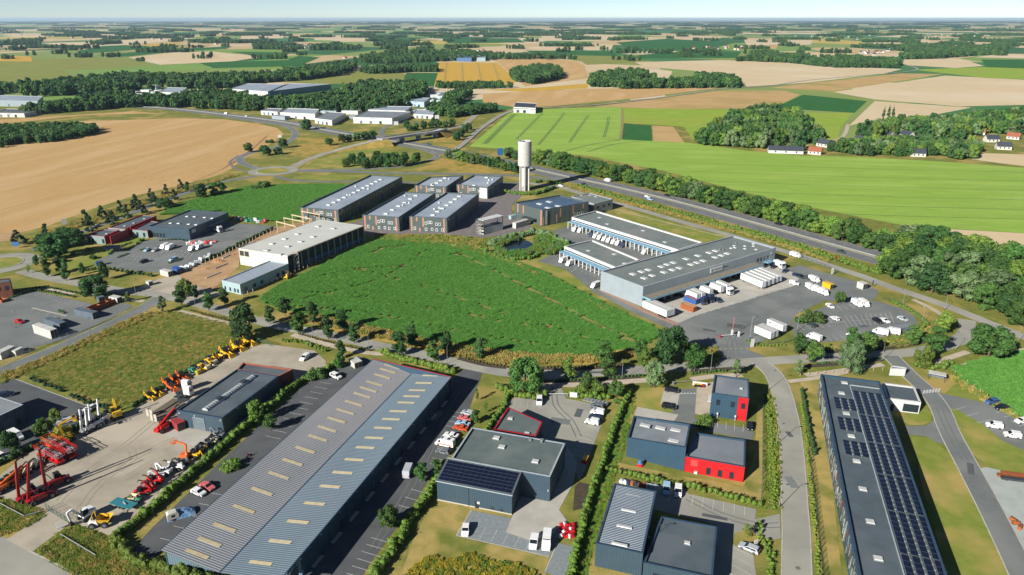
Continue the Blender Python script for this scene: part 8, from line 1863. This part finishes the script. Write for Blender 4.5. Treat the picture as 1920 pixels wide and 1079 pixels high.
# containers, skips and huts
CW = M('container_white', A(224,224,216), A(204,202,192), scale=.6, rough=.6); CBL = M('container_blue', A(54,100,170), A(46,88,152), scale=.6, rough=.6); CG = M('container_grey', A(110,124,136), A(94,108,120), scale=.6, rough=.6); CO = M('skip_orange', A(176,96,44), A(150,82,40), scale=.8, rough=.7)
for a in ((87,629,10,3.5,12,2.5,3.6, CW, 'white trailer body with weathered roof beside the lane'),(105,612,10,3.5,11,2.5,2.6, CG, 'grey-blue container behind the white trailer body'),(163,594,10,2.2,11,2.5,2.8, CG, 'grey container with pale roof beside the rusty skip'),(12,668,10,-5,6,2.5,2.7, CW, 'white hut at the left end of the lane'),(33,664,10,-5,3.5,2.5,2.0, CW, 'smaller white hut beside the lane'),(313,517,10,2.5,6,2.5,2.6, CW, 'white site cabin at the building site gate'),(333,512,10,4,5,2.4,2.6, CBL, 'blue site container behind the white cabin'),(218,567,10,2,5,2.5,2.6, CW, 'cream cabin beside the rusty skip'),(190,566,6,4,3,2.4,2.4, CG, 'small grey box unit at the car park corner'),(925,424.5 - 2,0,0,1,1,1, None, None),(977,425,10,-3,12,2.6,3.4, CW, 'white lorry container beside the black showroom'),(1616,541,10,4,3.5,3,2.8, CW, 'small white gatehouse at the depot exit'),(1552,540,10,4,4.5,2.4,2.4, PT['yellow'], 'yellow container at the depot exit'),(667,686,8,6,4.5,3.0,2.2, CW, 'small white kiosk at the top of the warehouse'),(961,411,10,-2,4,2.4,2.4, W_LB, 'pale blue box beside the shelter'),(187,498,10,-2,3,2,2, CBL, 'blue box at the lower edge of the upper car park'),(281,535,8,3,2.5,2,2.0, CW, 'small white box at the site gate')):
    if a[8] is None: continue
    cabin(a[8], a[0], a[1], a[2], a[3], a[4], a[5], a[6], a[7])
def skip(label, x, y, dx, dy, L, W, H, mat, fillm=None):
    t = thing('skip', label, 'skip', P(x, y), heading(x, y, dx, dy)); w = .12
    for s in (-1,1): MB().b2(-L / 2, L / 2, s * W / 2 - w / 2, s * W / 2 + w / 2,.1, H).build('side', mat, t); MB().b2(s * L / 2 - w / 2, s * L / 2 + w / 2,-W / 2 + w / 2, W / 2 - w / 2,.1, H - .05).build('end', mat, t)
    MB().b2(-L / 2, L / 2,-W / 2, W / 2,.05,.2).build('floor', mat, t)
    if fillm: MB().b2(-L / 2 + .1, L / 2 - .1,-W / 2 + .1, W / 2 - .1,.2, H - .25).build('contents', fillm, t)
skip('rusty orange open skip beside the lane', 185,580,10,-4,9,2.6,2.2, CO); skip('rusty open skip behind the first', 200,574,10,-4,7,2.5,2.2, CO); skip('front blue skip with orange load at the docks', 1296,567,10,3.6,6.5,2.4,2.3, CBL, CO); skip('rear blue skip with pale load at the docks', 1307,563,10,3.6,6.5,2.4,2.3, CBL, CW); skip('rust-coloured skip with blue end at the docks', 1291,581,10,3.6,6.5,2.5,2.3, CO, SAND); skip('orange-brown block at the left edge of the car park', 4,566,10,3,4,2,1.4, CO)
# bicycle shelter, kiosk, barrels
t = thing('bicycle_shelter', 'grey glazed bicycle shelter at the staff car park', 'shelter', P(1693,622), heading(1693,622,10,-1)); MB().b2(-3.2,3.2,-1.6,1.6,2.4,2.55).build('roof', R_GREY, t); MB().b2(-3.2,3.2,-1.6,-1.55,.2,2.3).build('glass_side', CG, t); MB().b2(3.1,3.2,-1.5,1.6,.2,2.3).build('glass_side', CG, t)
for x in (-3.1,0,3.1): MB().b2(x - .06, x + .06,1.5,1.6,0,2.4).build('post', STEEL, t)
t = thing('bin_store', 'white bin store with wheeled bins beside the office cube', 'bin store', P(1312,726), heading(1312,726,10,1.2)); MB().b2(-2.4,2.4,.7,.85,0,1.5).build('screen', W_WHITE, t)
for i, c in enumerate(('black', 'black', 'black', 'dred')):
    q = MB().extr([(-.3,0),(-.35,1.0),(.35,1.0),(.3,0)], -.35,.35).build('wheeled_bin', PT[c], t); q.location = (-1.5 + i * .9,0,0); MB().b2(-.38,.38,-.4,.38,1.0,1.1).build('lid', PT['yellow' if i < 3 else 'dred'], q)
def bags(label, spots, cols, r, name='goods_bag', cat='bag', grp=None):
    rg = random.Random(len(spots) + int(r * 100)); me = {}
    for i, (x, y) in enumerate(spots):
        c = rg.choice(cols)
        if c not in me:
            m = MB(); s_ = r; v = []
            m.b2(-s_, s_, -s_, s_, 0, s_ * 1.5); me[c] = (m, c)
            mm = MB(); mm.add([(-s_ * 1.05,-s_, 0),(s_, -s_ * 1.02,0),(s_ * 1.04, s_, 0),(-s_, s_ * 1.06,0),(-s_ * .9,-s_ * .95, s_ * 1.6),(s_ * .95,-s_ * .9, s_ * 1.45),(s_ * .9, s_ * .92, s_ * 1.65),(-s_ * .94, s_ * .9, s_ * 1.5),(0,0, s_ * 1.85)], [(0,1,5,4),(1,2,6,5),(2,3,7,6),(3,0,4,7),(4,5,8),(5,6,8),(6,7,8),(7,4,8)]); me[c] = mm.mesh(name, PT[c])
        o = link(name, me[c]); o.location = P(x, y); o.rotation_euler = (0,0, rg.uniform(0,3)); s = rg.uniform(.8,1.15); o.scale = (s, s, s); tag(o, label, cat, grp)
rg = random.Random(6)
bags('bulk goods bag stacked along the black shed car park', [(352 + i * 4.6 + rg.uniform(-1,1),459 - (i % 2) * 3 - i * .15) for i in range(12)], ['white', 'white', 'pink', 'mred'], .75, grp='bulk bags by the car park')
bags('crate stacked at the end of the truck yard', [(438 + i * 5.0 + rg.uniform(-1,1),410 + (i % 2) * 3.5 + i * .5) for i in range(13)], ['rust', 'white', 'green', 'white', 'pink'], 1.0, 'storage_crate', 'crate', 'crates behind the black shed')
bags('white wrapped pallet in the stack by the building site', [(342 + i * 4.3 + (i % 2) * 1,506 - i * 2.1 + (i % 2) * 3.2) for i in range(13)], ['white', 'silver'], 1.0, 'wrapped_pallet', 'pallet', 'white pallets at the building site')
bags('small red or white item in the crowded cluster on the apron', [(1052 + (i % 5) * 5.5 + rg.uniform(-1,1),986 + (i // 5) * 7 + rg.uniform(-1,1)) for i in range(20)], ['mred', 'mred', 'dred', 'white'], .42, 'stored_item', 'equipment', 'items on the apron')
bags('scrap bundle behind the striped hall', [(1165 + i * 7.0 + rg.uniform(-1,1),905 + i * 1.3) for i in range(10)], ['silver', 'white', 'grey', 'rust', 'navy'], .6, 'scrap_bundle', 'scrap', 'scrap behind the striped hall')
bags('market goods pile in the crowded retail car park', [(790 + rg.uniform(-40,60),192 + rg.uniform(-6,8)) for i in range(26)], ['white', 'mred', 'lblue', 'silver'], 1.6, 'parked_stock', 'stock', 'retail park stock')
# retail-park cars, too small to show parts
cm = MB().extr([(-2,.3),(-2.1,.9),(-1.2,1.45),(.4,1.45),(1.1,.95),(2.1,.8),(2.1,.3)], -.85,.85)
cme = {c: cm.mesh('parked_car', PT[c]) for c in ('white', 'silver', 'grey', 'red', 'blue', 'black')}
for i in range(46):
    if i < 18: x, y = rg.uniform(205,345), rg.uniform(176,186)
    else: x, y = rg.uniform(760,870), rg.uniform(188,204)
    c = rg.choice(list(cme)); o = link('parked_car', cme[c]); o.location = P(x, y); o.rotation_euler = (0,0, rg.uniform(0,3)); tag(o, 'tiny parked car at the %s' % ('dealerships on the left' if i < 18 else 'retail park beyond the bridge'), 'car', 'far parked cars')
# caravan under a tarpaulin
t = thing('caravan', 'small white caravan hut beside the blue tarpaulin', 'caravan', P(325,974),.6); MB().extr([(-1.3,.6),(-1.3,2.0),(-.9,2.3),(.9,2.3),(1.3,1.9),(1.3,.6)], -.9,.9).build('shell', CW, t); MB().b2(-.4,.4,-.93,-.9,1.2,1.8).build('window', CARGLASS, t); wheels(t, [(0,-.85),(0,.85)], .33,.2); MB().bar((1.3,0,.6),(2.6,0,.5),.12).build('tow_bar', STEEL, t)
rgn = np.random.default_rng(3); n = 12; v = []; f = []
for j in range(n):
    for i in range(n): u, w_ = i / (n - 1) * 2 - 1, j / (n - 1) * 2 - 1; v.append((u * 3.2, w_ * 1.7, max(0,1.7 * (1 - .6 * u * u) * (1 - w_ ** 4)) + rgn.normal(0,.07)))
f = [(j * n + i, j * n + i + 1,(j + 1) * n + i + 1,(j + 1) * n + i) for j in range(n - 1) for i in range(n - 1)]
me = bpy.data.meshes.new('tarpaulin'); me.from_pydata(v, [], f); me.materials.append(M('tarp_blue', A(92,140,190), A(150,180,206), scale=1.2, rough=.5)); o = link('tarpaulin', me); o.location = P(340,966); o.rotation_euler = (0,0,.5); tag(o, 'crumpled blue tarpaulin over stored goods', 'tarpaulin')
t = thing('motorbike', 'red and white motorbike parked at the warehouse wall', 'motorbike', P(467,857),1.0); wheels(t, [(-.7,0),(.7,0)], .32,.14); MB().extr([(-.6,.5),(-.5,.9),(.2,1.0),(.5,.8),(.4,.5)], -.14,.14).build('body', PT['red'], t); MB().bar((.45,-.35,1.05),(.45,.35,1.05),.05).build('handlebar', STEEL, t); MB().b2(-.7,-.1,-.14,.14,.9,1.0).build('seat', MB_, t)
t = thing('toy_tent', 'small red and blue play tent at the hall wall', 'tent', P(1200,873),.3); MB().tube((0,0,0),(0,0,.7),1.0,8,.9).build('base', PT['mred'], t); MB().tube((0,0,.7),(0,0,1.8),.8,8,.2).build('top', BLUES, t)
t = thing('tipping_bin', 'yellow and red tipping bin in the garage shade', 'bin', P(1097,866),1.2); MB().extr([(-1.2,.1),(-1.4,1.3),(1.4,1.3),(1.0,.1)], -.7,.7).build('body', PT['mred'], t); MB().b2(-1.3,1.3,-.7,.7,1.3,1.4).build('lid', PT['yellow'], t)
# steel stock at the right edge
for i, (x, y, L) in enumerate(((1905,898,9),(1912,903,9),(1908,893,8))):
    o = MB().b2(-L / 2, L / 2,-.6,.6,.2,.8).b2(-L / 2 + 1,-L / 2 + 1.3,-.7,.7,0,.2).b2(L / 2 - 1.3, L / 2 - 1,-.7,.7,0,.2).build('beam_stack', CO if i != 1 else STEEL_D); o.location = P(x, y); o.rotation_euler = (0,0,-.25); tag(o, ['rusty beam stack at the right edge, middle one', 'dark beam stack at the right edge', 'rusty beam stack at the right edge, upper one'][i], 'steel beams', 'beam stacks')
for i, (x, y) in enumerate(((1899,978),(1904,984),(1912,992))):
    o = MB().tube((0,-.8,.5),(0,.8,.5),.5,12).build('pipe_drum', CO); o.location = P(x, y); o.rotation_euler = (0,0,.4 + i); tag(o, ['upper', 'middle', 'lower'][i] + ' rusty pipe section at the right edge', 'pipe', 'rusty pipes')
m = MB().tube((0,0,.03),(0,0,.1),.55,16).build('manhole_cover', M('cast_iron', A(140,120,110), A(120,104,96), scale=6, rough=.8)); m.location = P(1496,1066); tag(m, 'round manhole cover at the lower end of the street', 'manhole')
t = thing('bus_shelter', 'white cycle shelter at the access road', 'shelter', P(1755,712),-.5); MB().b2(-2.6,2.6,-1.4,1.4,2.3,2.45).build('roof', CW, t)
for x in (-2.4,2.4):
    for y in (-1.2,1.2): MB().b2(x - .06, x + .06, y - .06, y + .06,0,2.3).build('post', STEEL_D, t)
MB().b2(-2.4,2.4,1.2,1.25,.3,2.2).build('back_panel', CG, t)

# building site stock
for i, (x, y, L, dx, dy, mt, lab) in enumerate(((455,462,9,10,-4.6, STEEL, 'long steel beam lying beside the site fence'),(470,458,8,10,-4.6, CAP_L, 'pale beam bundle beside the site fence'),(425,482,7,10,-5, CAP_L, 'pale beam lying near the rubble'),(415,500,8,10,-4, STEEL, 'steel beam on the sandy ground'),(400,517,9,10,-4, CONCL, 'concrete kerb line on the building site'))):
    o = MB().b2(-L / 2, L / 2,-.3,.3,.1,.5).b2(-L / 2 + .4,-L / 2 + .7,-.5,.5,0,.1).b2(L / 2 - .7, L / 2 - .4,-.5,.5,0,.1).build('beam_bundle', mt); o.location = P(x, y); o.rotation_euler = (0,0, heading(x, y, dx, dy)); tag(o, lab, 'beam')
rgn = np.random.default_rng(8)
for i, (x, y, r) in enumerate(((408,491,4.0),(436,478,2.2),(385,505,2.4),(402,540,2.0))):
    v = [(math.cos(a) * r * q * (1 + .2 * rgn.random()), math.sin(a) * r * q * .6 * (1 + .2 * rgn.random()),.35 * r * (1 - q) * (.7 + .6 * rgn.random())) for q in (1,.7,.4,.1) for a in np.linspace(0,2 * PI, 15)[:-1]]
    f = [(k * 14 + j, k * 14 + (j + 1) % 14,(k + 1) * 14 + (j + 1) % 14,(k + 1) * 14 + j) for k in range(3) for j in range(14)] + [tuple(range(42,56))]
    me = bpy.data.meshes.new('soil_heap'); me.from_pydata(v, [], f); me.materials.append(M('heap_soil', A(196,150,104), A(160,112,76), scale=.9, detail=9, rough=1, bump=.1, bscale=2)); o = link('soil_heap', me); o.location = P(x, y); tag(o, ['largest red-brown soil heap on the building site', 'soil heap beside the pale beams', 'soil heap near the white pallets', 'sandy heap beside the site entrance tree'][i], 'soil heap', 'soil heaps')
mach('tyl', lambda: telehandler('yellow', 35,4),541,521,-10,6, 'yellow telehandler beside the low pale-blue block', 'telehandler', None, .9)
# ================================================================== haze: the air of the plain
hz = MB(); hz.b2(-43000,43000,-900,49000,-1.5,132)
hm = bpy.data.materials.new('haze_air'); hm.use_nodes = True
_n = hm.node_tree.nodes; _n.remove(_n['Principled BSDF'])
_v = _n.new('ShaderNodeVolumePrincipled'); _v.inputs['Color'].default_value = (.58,.80,1.0,1); _v.inputs['Density'].default_value = 3.2e-5; _v.inputs['Anisotropy'].default_value = .2
hm.node_tree.links.new(_v.outputs[0], _n['Material Output'].inputs['Volume'])
ho = hz.build('haze', hm); tag(ho, 'thin blue summer haze over the plain', kind='stuff')
